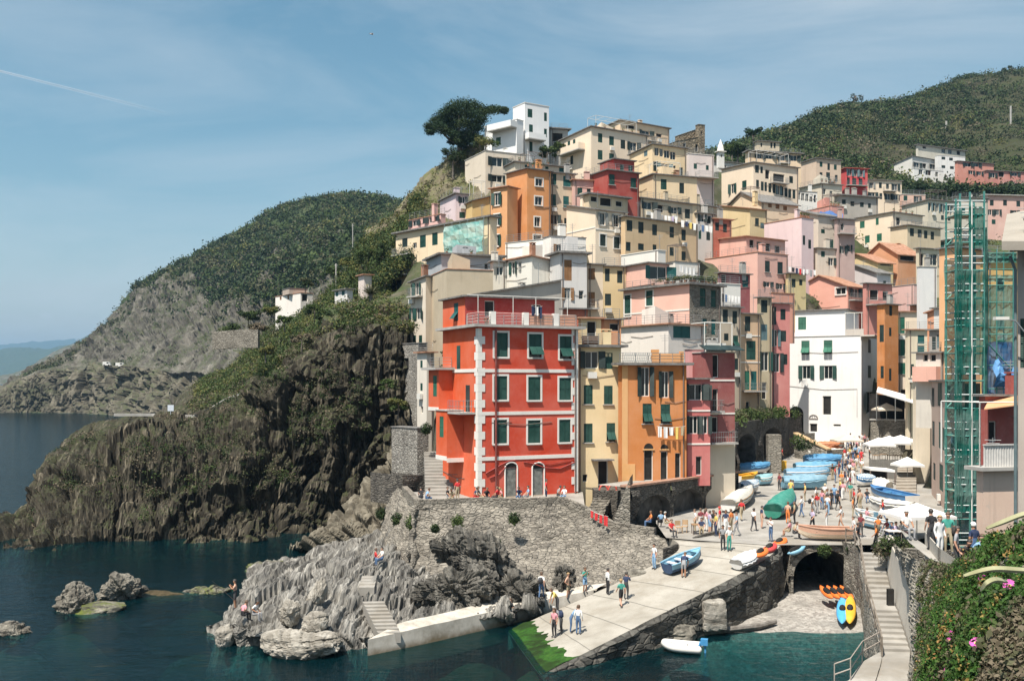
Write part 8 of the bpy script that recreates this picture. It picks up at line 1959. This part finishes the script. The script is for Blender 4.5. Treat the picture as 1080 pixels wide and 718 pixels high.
scrub('sparse low bushes over the grey scree', sample(G_h2, 1500, .2, 1, .5, .82, 3, lambda p, v, u: (vnoise(p * .05) > .15) * 1.0), (.8, 2.2), 22, (.4, .4, .9), [FD, FO, FG], 3)
scrub('bushes along the skyline and road of the headland', sample(G_h2, 700, .05, .4, .42, .9, 4, lambda p, v, u: ((vnoise(p * .04) > .2) | (v > .84)) * 1.0), (1.2, 2.8), 26, (.4, .5, 1.2), [FD, FO], 4)
d2 = lambda p, v, u: np.clip(vnoise(p * np.array([.03, .03, .12])) * 1.1 + .5 + .5 * (v > .6), .06, 1)
scrub('green scrub and trees over the terraced hill', sample(G_h5, 10500, .0, .97, .1, .83, 5, d2), (1.1, 3.4), 40, (.34, .4, 1.1), [FD, FG, FD, FO, FD, FD, FD], 5)
scrub('dark dense trees under the white villa', np.array([tuple(P(x, y, 262)) for x, y in zip(np.random.default_rng(3).uniform(948, 1074, 130), np.random.default_rng(4).uniform(199, 212, 130))]), (1.3, 2.6), 70, (.28, .4, .8), [FD, FD, FP], 6)
scrub('thin dry scrub on the bare slope', sample(G_ls, 900, 0, 1, .1, .9, 7, lambda p, v, u: (vnoise(p * .12) > -.05) * 1.0), (.35, 1.0), 22, (.4, .18, .4), [FO, FB, FY, FG], 7)
up = lambda p, v, u: (vnoise(p * .1) * .6 + vnoise(p * .3) * .4 > -.02) * 1.0
Lc = sample(G_cl, 6400, .36, 1, .52, .97, 8, up); X_, Y_ = proj(Lc)
scrub('mixed green bushes on the terraces left of the town', Lc[(X_ > 205)], (.5, 1.5), 90, (.2, .12, .27), [FD, FG, FO, FO, FB, FB, FY, FG], 8)
Lc = sample(G_ls, 1500, 0, .62, 0, .5, 32, lambda p, v, u: (vnoise(p * .14) > -.45) * 1.0)
scrub('bright green trees and bushes under the bare slope', Lc, (.7, 1.9), 80, (.22, .14, .34), [FG, FG, FY, FD, FD], 19)
Lc = sample(G_cl, 3600, .5, 1, .76, .99, 31, lambda p, v, u: (vnoise(p * .14) > -.35) * 1.0)
scrub('lush green bushes on the slope below the cream apartments', Lc, (.6, 1.7), 80, (.22, .14, .32), [FG, FG, FY, FD, FG], 18)
Lc = sample(G_cl, 3200, .12, 1, .26, .62, 9, lambda p, v, u: (vnoise(p * .16 + 4) + .5 * vnoise(p * .5) > .22) * 1.0)
scrub('small plants clinging to the dark cliff', Lc, (.25, 1.0), 46, (.25, .09, .2), [FD, FD, FO, FG, FB], 9)
Lc = sample(G_tg, 5200, 0, 1, .1, .97, 10, lambda p, v, u: (vnoise(p * .12) > -.1) * (p[:, 2] > 9) * 1.0)
scrub('garden greenery between the hillside houses', Lc, (.5, 1.5), 36, (.34, .2, .45), [FD, FG, FG, FO, FY], 10)
Lc = np.array([tuple(P(x, y, d)) for x, y, d in [(385, 270, 150), (392, 262, 150), (375, 280, 150), (400, 275, 148), (365, 290, 150), (350, 300, 152), (405, 262, 152), (398, 292, 146), (370, 270, 155), (405, 250, 150), (360, 280, 155)]])
def tree(label, base, h, crown, mats, name='tree', cat='tree', group=None, trunk=.18, limbs=5, leaf=.3, nleaf=900, seed=1, lean=(0, 0), squash=.7, clumps=14, bark=None, shell=.45):
 r = np.random.default_rng(seed); base = Vector(base); root = empty(name, base, label, cat, group)
 top = base + Vector((lean[0], lean[1], h))
 bark = bark or simple('bark', (.1, .075, .055), .9, .4, 3, bump=.5)
 mb = MB(); mid = base.lerp(top, .5) + Vector((r.uniform(-.1, .1) * h * .3, 0, 0)); mb.tube([base - Vector((0, 0, .6)), mid, top], [trunk, trunk * .75, trunk * .5], 8)
 cs = []
 for k in range(clumps):
  a = r.uniform(0, 6.28); q = math.sqrt(r.random()); zc = r.uniform(-.55, .6) * (1 - q * .4)
  cs.append(top + Vector((math.cos(a) * q * crown[0] * .78, math.sin(a) * q * crown[1] * .78, zc * crown[2])))
 for k in range(min(limbs, clumps)):
  e = cs[k]; m = mid.lerp(e, .55) + Vector((0, 0, -.1 * h * .2)); mb.tube([mid.lerp(top, .3 + .1 * k), m, e], [trunk * .45, trunk * .28, trunk * .08], 5)
 mb.build('trunk', bark, root, base)
 rad = np.array([r.uniform(.3, .48) for _ in cs]) * (crown[0] + crown[2]) / 2
 leaf_cloud('crown', np.array([tuple(c - base) for c in cs]), rad, max(20, nleaf // clumps), leaf, mats, squash, parent=root, rng=r, shell=shell)
 return root
B = P(490, 184, 170); cs = []
root = empty('umbrella_pine', B, 'large dark umbrella pine leaning over the top of the slope', 'tree')
mb = MB(); D_ = 170
pp = lambda x, y, d=170: P(x, y, d)
mb.tube([pp(491, 186), pp(487, 170), pp(484.5, 155), pp(484, 143)], [.62, .5, .42, .34], 9)
for e in ((462, 136, 168), (472, 128, 171), (484, 122, 166), (497, 124, 172), (508, 120, 170), (500, 138, 168), (478, 142, 167), (490, 140, 172)):
 q = pp(*e); m = pp(484.5, 150).lerp(q, .5) + Vector((0, 0, -.6)); mb.tube([pp(484.6, 153), m, q], [.28, .2, .06], 6)
mb.build('trunk', simple('pine_bark', (.16, .12, .1), .9, .4, 2, bump=.5), root, B)
r = np.random.default_rng(5); cc_, rd_ = [], []
for x, y, k in [(455, 133, 1.5), (460, 127, 1.7), (467, 121, 1.9), (475, 115, 2.1), (484, 111, 2.2), (493, 111, 2.1), (501, 113, 2.0), (509, 117, 1.8), (517, 116, 1.4), (525, 116, 1.1), (531, 117, .9), (464, 133, 1.9), (472, 128, 2.2), (481, 122, 2.4), (490, 120, 2.4), (499, 121, 2.3), (507, 126, 1.9),
    (470, 137, 1.7), (478, 133, 2.2), (487, 130, 2.3), (496, 131, 2.1), (503, 135, 1.6), (480, 142, 1.6), (489, 141, 1.9), (497, 142, 1.5), (484, 148, 1.2), (493, 149, 1.3), (454, 139, 1.1), (477, 148, 1.0), (500, 147, 1.0), (489, 154, .9)]:
 for q in range(3):
  cc_.append(tuple(pp(x + r.uniform(-3, 3), y + r.uniform(-2, 2), 170 + r.uniform(-4.2, 4.2)) - B)); rd_.append(k * r.uniform(.75, 1.1))
leaf_cloud('crown', np.array(cc_), np.array(rd_), 420, .26, [FP, FP, FD], .6, parent=root, rng=r, shell=.3)
tg_ = 'single trees around the town'
tree('round olive tree on the slope just below the pine', P(478, 186, 166), 3.2, (2.3, 2.3, 2.4), [FO, FD], trunk=.2, leaf=.3, nleaf=2200, seed=3, group=tg_)
tree('bushy yellow green tree in front of the white villa', P(512, 160, 160), 1.6, (2.2, 1.8, 1.6), [FG, FY, FD], trunk=.15, leaf=.3, nleaf=1800, seed=4, group=tg_)
tree('green shrub tree right of the white villa tower', P(586, 166, 164), 1.4, (1.6, 1.6, 1.6), [FG, FD], trunk=.12, leaf=.3, nleaf=1500, seed=5, group=tg_)
tree('dark green dome tree between the cream house and the shed', P(577, 168, 160), 1.2, (1.7, 1.4, 1.3), [FD, FG], trunk=.12, leaf=.28, nleaf=1400, seed=6, group=tg_)
tree('ragged bare branched tree on the far skyline of the right hill', P(903, 114, 465), 5, (3.6, 3, 3.0), [FD, FB], trunk=.3, leaf=.7, nleaf=260, seed=7, group=tg_)
tree('dark leaning pine beside the cream tower house', P(796, 158, 240), 4.4, (3.2, 2, 1.4), [FP], trunk=.2, leaf=.5, nleaf=700, seed=8, lean=(-.6, 0), group=tg_)
tree('round green tree left of the cream tower house', P(778, 168, 215), 2.0, (2.6, 2, 2.0), [FG, FD], trunk=.2, leaf=.4, nleaf=1500, seed=9, group=tg_)
tree('second round green tree behind the church roof', P(772, 166, 222), 2.0, (2.6, 2, 1.8), [FD, FG], trunk=.2, leaf=.4, nleaf=1400, seed=10, group=tg_)
tree('small tree left of the church tower', P(748, 171, 205), 1.6, (1.6, 1.6, 1.5), [FG], trunk=.15, leaf=.35, nleaf=900, seed=11, group=tg_)
for i, (x, y, d, h, w_, lab) in enumerate(((374, 211, 600, 6, 7, 'biggest dark tree on the crest of the wooded headland'), (358, 213, 610, 6, 6, 'tall dark crest tree left of the biggest one'), (388, 213, 590, 5, 6, 'rounded dark crest tree right of the biggest one'), (312, 219, 640, 4, 4, 'small crest tree at the top of the headland ridge'),
  (400, 217, 570, 4, 5, 'crest tree nearest to the bare slope'), (274, 232, 650, 3.4, 5, 'low bushy tree on the falling headland ridge'), (345, 262, 470, 5, 6, 'dark cypress like tree on the headland flank'), (151, 311, 600, 3, 5, 'bush at the lower end of the headland skyline'), (139, 320, 590, 3, 4, 'lowest bush on the headland skyline'),
  (1062, 78, 560, 4.5, 5, 'bump shaped tree on the right hill crest'), (1030, 85, 555, 4, 5, 'second crest tree of the right hill'), (985, 99, 530, 4, 5, 'crest tree where the right hill steepens'), (970, 203, 255, 3, 3.4, 'dense dark oak under the white villa'), (1010, 205, 250, 3, 3.6, 'dense dark oak between white and salmon villas'), (1050, 208, 248, 3, 3.6, 'dense dark oak below the salmon villa'))):
 tree(lab, P(x, y + h * F / d * .6, d), h, (w_ * .75, w_ * .7, h * .75), [FD, FP, FD], trunk=.3, leaf=1.0 if d > 400 else .55, nleaf=900, seed=20 + i, group='crest and hill trees', clumps=12)
BG_ = 'bushes on the terraces left of the town'
for i, (x, y, d, w_, h_, m_, lab) in enumerate(((240, 352, 150, 4.2, 2.8, [FD, FG], 'big dark green bush at the left of the terraces'), (262, 336, 155, 3.6, 2.6, [FG, FD], 'green bush left of the white cottage'), (286, 330, 160, 3.4, 2.6, [FY, FG], 'yellowish round bush just left of the white cottage'), (272, 348, 148, 3.0, 2.0, [FB, FO], 'purplish brown dry bush below the cottage'),
  (345, 340, 128, 3.0, 2.6, [FD, FD], 'dark bush right of the brick stair'), (332, 330, 138, 3.0, 2.2, [FG, FD], 'green bush under the white cottage'), (300, 340, 142, 2.4, 2.0, [FG], 'light green bush below the white cottage'), (395, 345, 118, 2.4, 2.6, [FY, FO, FG], 'round golden bush next to the stone tower'), (410, 342, 117, 2.6, 2.6, [FG, FY], 'green gold bush next to the stone tower'),
  (388, 272, 152, 3.2, 2.8, [FG, FD], 'bright green tree under the cream apartment house'), (403, 268, 148, 2.8, 3.0, [FD, FG], 'dark round tree beside the cream apartment house'), (370, 280, 156, 3.4, 2.4, [FY, FG], 'yellow green spreading tree above the hut'), (352, 290, 160, 3.0, 2.4, [FG, FD], 'green tree left of the telegraph pole'), (322, 300, 168, 3, 2.2, [FD, FO], 'bush behind the white cottage roof'),
  (420, 430, 104, 1.8, 2.2, [FG, FY], 'green bush at the foot of the stone tower'), (410, 410, 107, 2.2, 2.0, [FG, FO], 'bush on the ledge left of the stone tower'), (280, 372, 125, 2.2, 1.8, [FY, FG], 'yellow bush at the top of the stone terrace'), (360, 362, 116, 2.4, 2.0, [FD], 'dark bush under the brick stair'), (385, 362, 114, 2.2, 2.0, [FD, FO], 'dark bush left of the golden bush'), (318, 360, 122, 2.6, 2.0, [FB, FO], 'grey brown dry bush on the cliff top'))):
 tree(lab, P(x, y + h_ * F / d * .35, d), h_ * .55, (w_ * .55, w_ * .5, h_ * .5), m_, name='bush', cat='bush', group=BG_, trunk=.09, leaf=.24, nleaf=1700, seed=60 + i, clumps=12)
B = P(391, 318, 133); root = empty('palm', B, 'spiky green palm above the brick stair', 'palm'); mb = MB(); mb.tube([B - Vector((0, 0, .8)), B + Vector((0, 0, 1.0))], [.3, .26], 8); mb.build('trunk', simple('bark', (.1, .075, .055)), root, B)
mb = MB(); r_ = random.Random(3)
for k in range(46):
 a = r_.uniform(0, 6.28); e = r_.uniform(.25, 1.35); L = r_.uniform(1.5, 2.5); c0 = Vector((0, 0, 1.0)); prev = c0
 for s in range(1, 7):
  t_ = s / 6; q = c0 + Vector((math.cos(a) * math.cos(e) * L * t_, math.sin(a) * math.cos(e) * L * t_, math.sin(e) * L * t_ - .55 * t_ * t_ * L * .6))
  sd = Vector((-math.sin(a), math.cos(a), 0)) * (.16 * (1 - t_ * .8)); dr = Vector((0, 0, -.1 * (1 - t_)))
  mb.quad(prev, q, q + sd + dr, prev + sd + dr); mb.quad(prev, q, q - sd + dr, prev - sd + dr); prev = q
mb.build('frond', FO, root)
mb = MB()
bcl = bvh_of(G_cl)
def ribbon(pts, h_=.25, w_=.3):
 if h_ < 1:
  qs = []
  for p in pts:
   h = bcl.ray_cast(CAM, (p - CAM).normalized())[0]; qs.append(Vector(h) + Vector((0, 0, .15)) if h else p)
  pts = qs
 for a, b_ in zip(pts[:-1], pts[1:]):
  a, b_ = Vector(a), Vector(b_); d = Vector((0, w_, 0)); u = Vector((0, 0, h_)); mb.box8([a - u, b_ - u, b_ + d - u, a + d - u, a + u * .5, b_ + u * .5, b_ + d + u * .5, a + d + u * .5])
ribbon([P(310, 382, 108.5), P(316, 370, 109), P(326, 361, 110), P(334, 357, 110)]); tag(mb.build('path_wall', simple('brick_wall', (.32, .2, .14), .9, .35, 2)), 'curved brick stair parapet crossing the cliff top', 'wall')
mb = MB(); ribbon([P(356, 350, 111), P(366, 342, 112), P(378, 335, 113), P(392, 333, 114), P(402, 333, 114)]); tag(mb.build('path_wall', simple('brick_wall', (.32, .2, .14))), 'brick stair parapet rising to the stone tower', 'wall')
mb = MB(); ribbon([P(205, 440, 109), P(222, 432, 110), P(240, 421, 111), P(264, 414, 110)], .3, .6); ribbon([P(120, 437, 117), P(160, 437, 118), P(205, 440, 112)], .2, .3); tag(mb.build('path_wall', M_conc), 'pale path edge running along the cliff top to the sign', 'path')
mb = MB(); ribbon([P(224, 356, 136), P(250, 354, 134), P(272, 354, 132)], 1.6, 1); tag(mb.build('terrace_wall', M_rub), 'old stone terrace wall left of the cottage bushes', 'wall')
mb = MB(); h = bcl.ray_cast(CAM, ray(180, 438).normalized())[0]; p = Vector(h) + Vector((0, 0, .6)) if h else P(180, 436, 116); mb.box(p.x - .35, p.x + .35, p.y, p.y + .05, p.z - .1, p.z + .6); mb.tube([p + Vector((0, .05, -1)), p], .04, 5); tag(mb.build('path_sign', simple('sign_pale', (.6, .65, .72), .5)), 'small pale sign board on the cliff path', 'sign')
for x, y0, y1, d, lab in ((354.5, 312, 278, 158, 'wooden telegraph pole on the terraces by the hut'), (1066, 138, 112, 420, 'pale mast on the right hill'), (998, 146, 128, 420, 'thin pole on the right hill slope'), (372, 258, 236, 300, 'slim lamp pole below the wooded headland')):
 mb = MB(); mb.tube([P(x, y0, d) - Vector((0, 0, 1)), P(x, y1, d)], .14 if d < 400 else .4, 6); mb.tube([P(x - 1.5, y1 + 2, d), P(x + 1.5, y1 + 2, d)], .06, 4); tag(mb.build('pole', M_conc), lab, 'pole')
for x, y, w_, lab in ((113, 386, 8, 'left white van parked on the coast road'), (127, 387, 9, 'right white van parked on the coast road')):
 c = P(x, y, 492); root = empty('parked_van', c, lab, 'van', 'vans on the coast road'); mb = MB(); L = w_ * 492 / F; mb.box8([Vector(q) for q in ((-L / 2, -.9, .4), (L / 2, -.9, .4), (L / 2, .9, .4), (-L / 2, .9, .4), (-L / 2, -.85, 2.2), (L * .3, -.85, 2.2), (L * .3, .85, 2.2), (-L / 2, .85, 2.2))]); mb.build('body', BW, root)
 for sx in (-.3, .3):
  mb = MB(); mb.tube([(L * sx, -1.0, .4), (L * sx, 1.0, .4)], .4, 10); mb.build('wheel', M_dark, root)
 mb = MB(); mb.box(L * .02, L * .28, -.95, .95, 1.35, 1.95); mb.build('window', M_glass, root)
for i, (x, y, d, s, lab) in enumerate(((483, 549, 74.6, .55, 'green tuft on the retaining wall, left of the two upper tufts'), (542, 545, 75.2, .5, 'green tuft high on the retaining wall below the red house'), (436, 549, 76.5, .75, 'olive bush hanging from the corner of the retaining wall'), (419, 546, 80, .55, 'small green bush left of the wall corner'),
  (402, 540, 86, .6, 'leftmost bush where the wall meets the rock'), (459, 556, 74, .35, 'tiny tuft on the shaded side of the wall corner'), (472, 581, 71.6, .35, 'tiny bright plant above the outcrop'), (783, 613, 66.5, .5, 'green weed clump on the ramp side wall'), (868, 579, 69.1, .5, 'grass clump on top of the tunnel arch'), (897, 577, 69, .4, 'small clump right of the tunnel arch'), (450, 451, 91, .6, 'dark bush on the buttress beside the red flank'), (523, 571, 72.4, .4, 'plant beside the slanting outcrop'))):
 p = P(x, y, d); leaf_cloud_o = leaf_cloud('wall_plant', np.array([[0, 0, 0], [0, -.05, -s * .4]]), np.array([s, s * .8]), 420, .16, [FG, FD], .9, rng=np.random.default_rng(i)); leaf_cloud_o.location = p - Vector((0, .25, 0)); tag(leaf_cloud_o, lab, 'plant', 'plants growing from the harbour walls')
Lc = np.array([tuple(f_gar.pt(s, 11.2, -.3 + random.uniform(-1.5, .5)) + Vector((0, 0, random.uniform(-.3, .7)))) for s in np.random.default_rng(2).uniform(.5, f_gar.w - .5, 60)])
scrub('leafy garden plants spilling over the dark shed wall', Lc, (.5, 1.1), 90, (.3, .2, .36), [FD, FG, FG, FO], 12)
Lc = np.array([tuple(P(x, y, 118)) for x, y in zip(np.random.default_rng(8).uniform(838, 856, 14), np.random.default_rng(9).uniform(466, 474, 14))])
scrub('green bushes by the low ochre wall', Lc, (.4, .8), 80, (.3, .16, .3), [FG, FD], 13)
Lc = np.array([tuple(P(x, y, 62.3)) for x, y in zip(np.random.default_rng(5).uniform(926, 962, 50), np.random.default_rng(6).uniform(572, 586, 50))])
scrub('green and dry plants on the quay wall right of the stair head', Lc, (.25, .55), 60, (.35, .1, .22), [FG, FO, FD, FB], 14)
Lc = np.array([tuple(HOUSES[PK]['Bk'](s1, .4, HOUSES[PK]['zt'] + .75)) for s1 in np.random.default_rng(7).uniform(.2, 4.5, 26)] + [tuple(HOUSES[PK]['Bk'](.3, s2, HOUSES[PK]['zt'] + .75)) for s2 in np.random.default_rng(8).uniform(.2, 5.5, 30)])
scrub('potted terrace plants on the pink house', Lc, (.2, .45), 50, (.35, .1, .2), [FG, FD, FY], 15)
Lc = sample(G_bk, 34000, 0, 1, .3, 1, 21); X_, Y_ = proj(Lc)
edge = np.interp(Y_, [560, 590, 620, 650, 690, 740], [1040, 1018, 990, 978, 968, 970]); dry = (X_ > np.interp(Y_, [600, 640, 660, 690, 720], [1120, 1082, 1064, 1052, 1036])) & (Y_ > 625)
nz = vnoise(Lc * 1.3)
green = (X_ > edge + nz * 16) & (X_ < 1130) & ~dry & (vnoise(Lc * 2.4 + 5) + .5 * vnoise(Lc * 6) > -.22)
Gp = Lc[green][:3600]; r = np.random.default_rng(2)
o = leaf_cloud('ice_plant', Gp + np.array([-.02, -.05, .06]), r.uniform(.05, .17, len(Gp)) * np.clip(Gp[:, 1] / 13, .8, 1.4), 54, .055, [FI, FI, FG, FI, FD, FI, FI, FG, FD, FI, FI, FG, FI, FIR], .9, rng=r); tag(o, 'succulent green ice plant mat spilling over the foreground bank', 'ice plant', kind='stuff')
Dp = Lc[dry & (X_ < 1130)][:2600]
o = leaf_cloud('dry_grass', Dp + np.array([0, 0, .05]), r.uniform(.05, .12, len(Dp)), 22, .07, [FB, FO, FB], 1.2, rng=r); tag(o, 'dry brown grass at the bottom right corner', 'dry grass', kind='stuff')
Op = Lc[(~green) & (~dry) & (nz > .0)][:900]
o = leaf_cloud('bank_scrub', Op, r.uniform(.08, .25, len(Op)), 26, .09, [FO, FB, FG], .8, rng=r); tag(o, 'scrappy dry scrub between the stones of the bank', 'scrub', kind='stuff')
MPK = simple('petal_pink', (.62, .07, .4), .6, .15, 8, bump=0); MYL = simple('flower_heart', (.75, .55, .15), .7, .1, 8, bump=0)
bt = bvh_of(G_bk)
for i, (x, y, s, lab) in enumerate(((1037, 611, 1.0, 'uppermost pink flower below the long pale leaf'), (1065, 618, 1.35, 'pink flower at the upper right'), (1002, 637, .9, 'leftmost pink flower'), (1008, 632, .7, 'small pink flower beside the leftmost'), (1028, 646, 1.1, 'pink flower in the middle of the mat'), (1004, 669, .9, 'pink flower at mid height on the left'), (1001, 675, .6, 'tiny half shut pink flower at the left'), (1029, 678, 1.1, 'pink flower above the dry grass'), (999, 709, .9, 'lowest pink flower'), (1011, 623, .5, 'tiny pink bud near the upper edge'))):
 h = hit(x, y, [bt])
 if h is None: continue
 p = Vector(h) + (CAM - Vector(h)).normalized() * .5; d = (CAM - p).length; rr = s * 4.6 / F * d
 root = empty('ice_plant_flower', p, lab + ' on the ice plant', 'flower', 'pink ice plant flowers'); root.rotation_euler = (R(50), 0, R(random.uniform(-40, 40)))
 mb = MB()
 for k in range(22):
  a = k * 2 * math.pi / 22; L = rr * random.uniform(.85, 1.1); c_, s_ = math.cos(a), math.sin(a); w_ = rr * .12
  mb.quad((c_ * rr * .2 - s_ * w_ * .5, s_ * rr * .2 + c_ * w_ * .5, 0), (c_ * L - s_ * w_, s_ * L + c_ * w_, rr * .25), (c_ * L + s_ * w_, s_ * L - c_ * w_, rr * .25), (c_ * rr * .2 + s_ * w_ * .5, s_ * rr * .2 - c_ * w_ * .5, 0))
 mb.build('petals', MPK, root); mb = MB(); mb.tube([(0, 0, -.005), (0, 0, rr * .2)], rr * .26, 8); mb.build('flower_heart', MYL, root)
M_ag = simple('agave_leaf', (.34, .33, .17), .6, .3, 4, .3, bump=.1)
def agave(label, pts, w_):
 C_ = catmull(np.array([tuple(P(*q)) for q in pts]), 22, 0); mb = MB(); n = len(C_); root = None
 for i in range(n - 1):
  for s in (-1, 1):
   wa, wb = w_ * math.sin(math.pi * min(1, .08 + .92 * i / n)) ** .6 + .004, w_ * math.sin(math.pi * min(1, .08 + .92 * (i + 1) / n)) ** .6 + .004
   a, b_ = Vector(C_[i]), Vector(C_[i + 1]); up = Vector((0, .35, .25 * 1)).normalized(); v0, v1 = a + Vector((0, s * wa * .6, s * wa)), b_ + Vector((0, s * wb * .6, s * wb)); nn = Vector((0, -.03, .0))
   mb.quad(a + nn, b_ + nn, v1, v0); mb.quad(a + nn * -.2, b_ + nn * -.2, v1, v0)
 tag(mb.build('agave_leaf', M_ag), label, 'agave leaf', 'pale agave leaves in the foreground')
agave('long pale agave leaf reaching left from the right edge', [(1110, 603, 8.6), (1075, 601, 8.4), (1045, 600, 8.3), (1016, 607, 8.4)], .02)
agave('short curled agave leaf among the pink flowers', [(1062, 613, 9), (1050, 611, 8.8), (1040, 615, 8.7), (1034, 622, 8.8)], .02)
agave('curved pale agave stalk against the peeling wall', [(1110, 536, 8.6), (1080, 542, 8.6), (1056, 551, 8.7), (1040, 557, 8.8)], .018)
c = P(392, 36.5, 120); root = empty('gull', c, 'small gull gliding in the sky above the headland', 'gull')
mb = MB(); mb.tube([(-.25, 0, 0), (-.1, 0, .02), (.12, 0, .02), (.24, 0, 0)], [.02, .07, .06, .02], 8); mb.build('body', simple('gull_white', (.6, .6, .6), .7), root)
for s in (-1, 1):
 mb = MB(); mb.quad((-.08, s * .05, .03), (.1, s * .05, .03), (.08, s * .35, .16), (-.06, s * .35, .16)); mb.quad((-.06, s * .35, .16), (.08, s * .35, .16), (-.1, s * .75, .06), (-.14, s * .72, .06)); mb.build('wing', simple('gull_grey', (.2, .2, .21), .7), root)
root.rotation_euler = (.3, .1, .5)
a, b_ = P(-40, 65, 14000), P(185, 122, 15500); mb = MB(); n = 40
mb.tube([a.lerp(b_, k / n) for k in range(n + 1)], [16 + 10 * k / n for k in range(n + 1)], 8)
t = NT('contrail'); g = t.n('ShaderNodeTexCoord'); sx = t.n('ShaderNodeSeparateXYZ'); t.l(g.outputs['Generated'], sx.inputs[0])
d = t.n('ShaderNodeBsdfTranslucent'); d.inputs[0].default_value = (.9, .92, .95, 1); d2_ = t.n('ShaderNodeBsdfDiffuse'); d2_.inputs[0].default_value = (.9, .92, .95, 1); m0 = t.n('ShaderNodeMixShader'); m0.inputs[0].default_value = .5; t.l(d.outputs[0], m0.inputs[1]); t.l(d2_.outputs[0], m0.inputs[2])
tr = t.n('ShaderNodeBsdfTransparent'); m1 = t.n('ShaderNodeMixShader'); lw = t.n('ShaderNodeLayerWeight'); lw.inputs[0].default_value = .3
fc = t.math('MULTIPLY', t.ramp(sx.outputs[0], [(0, .32), (.55, .18), (1, 0)]), t.ramp(lw.outputs['Facing'], [(.2, 1), (.9, 0)])); t.l(fc, m1.inputs[0]); t.l(tr.outputs[0], m1.inputs[1]); t.l(m0.outputs[0], m1.inputs[2]); t.l(m1.outputs[0], t.out.inputs[0])
tag(mb.build('contrail', t.m), 'thin white aircraft trail slanting across the upper left sky', 'contrail')
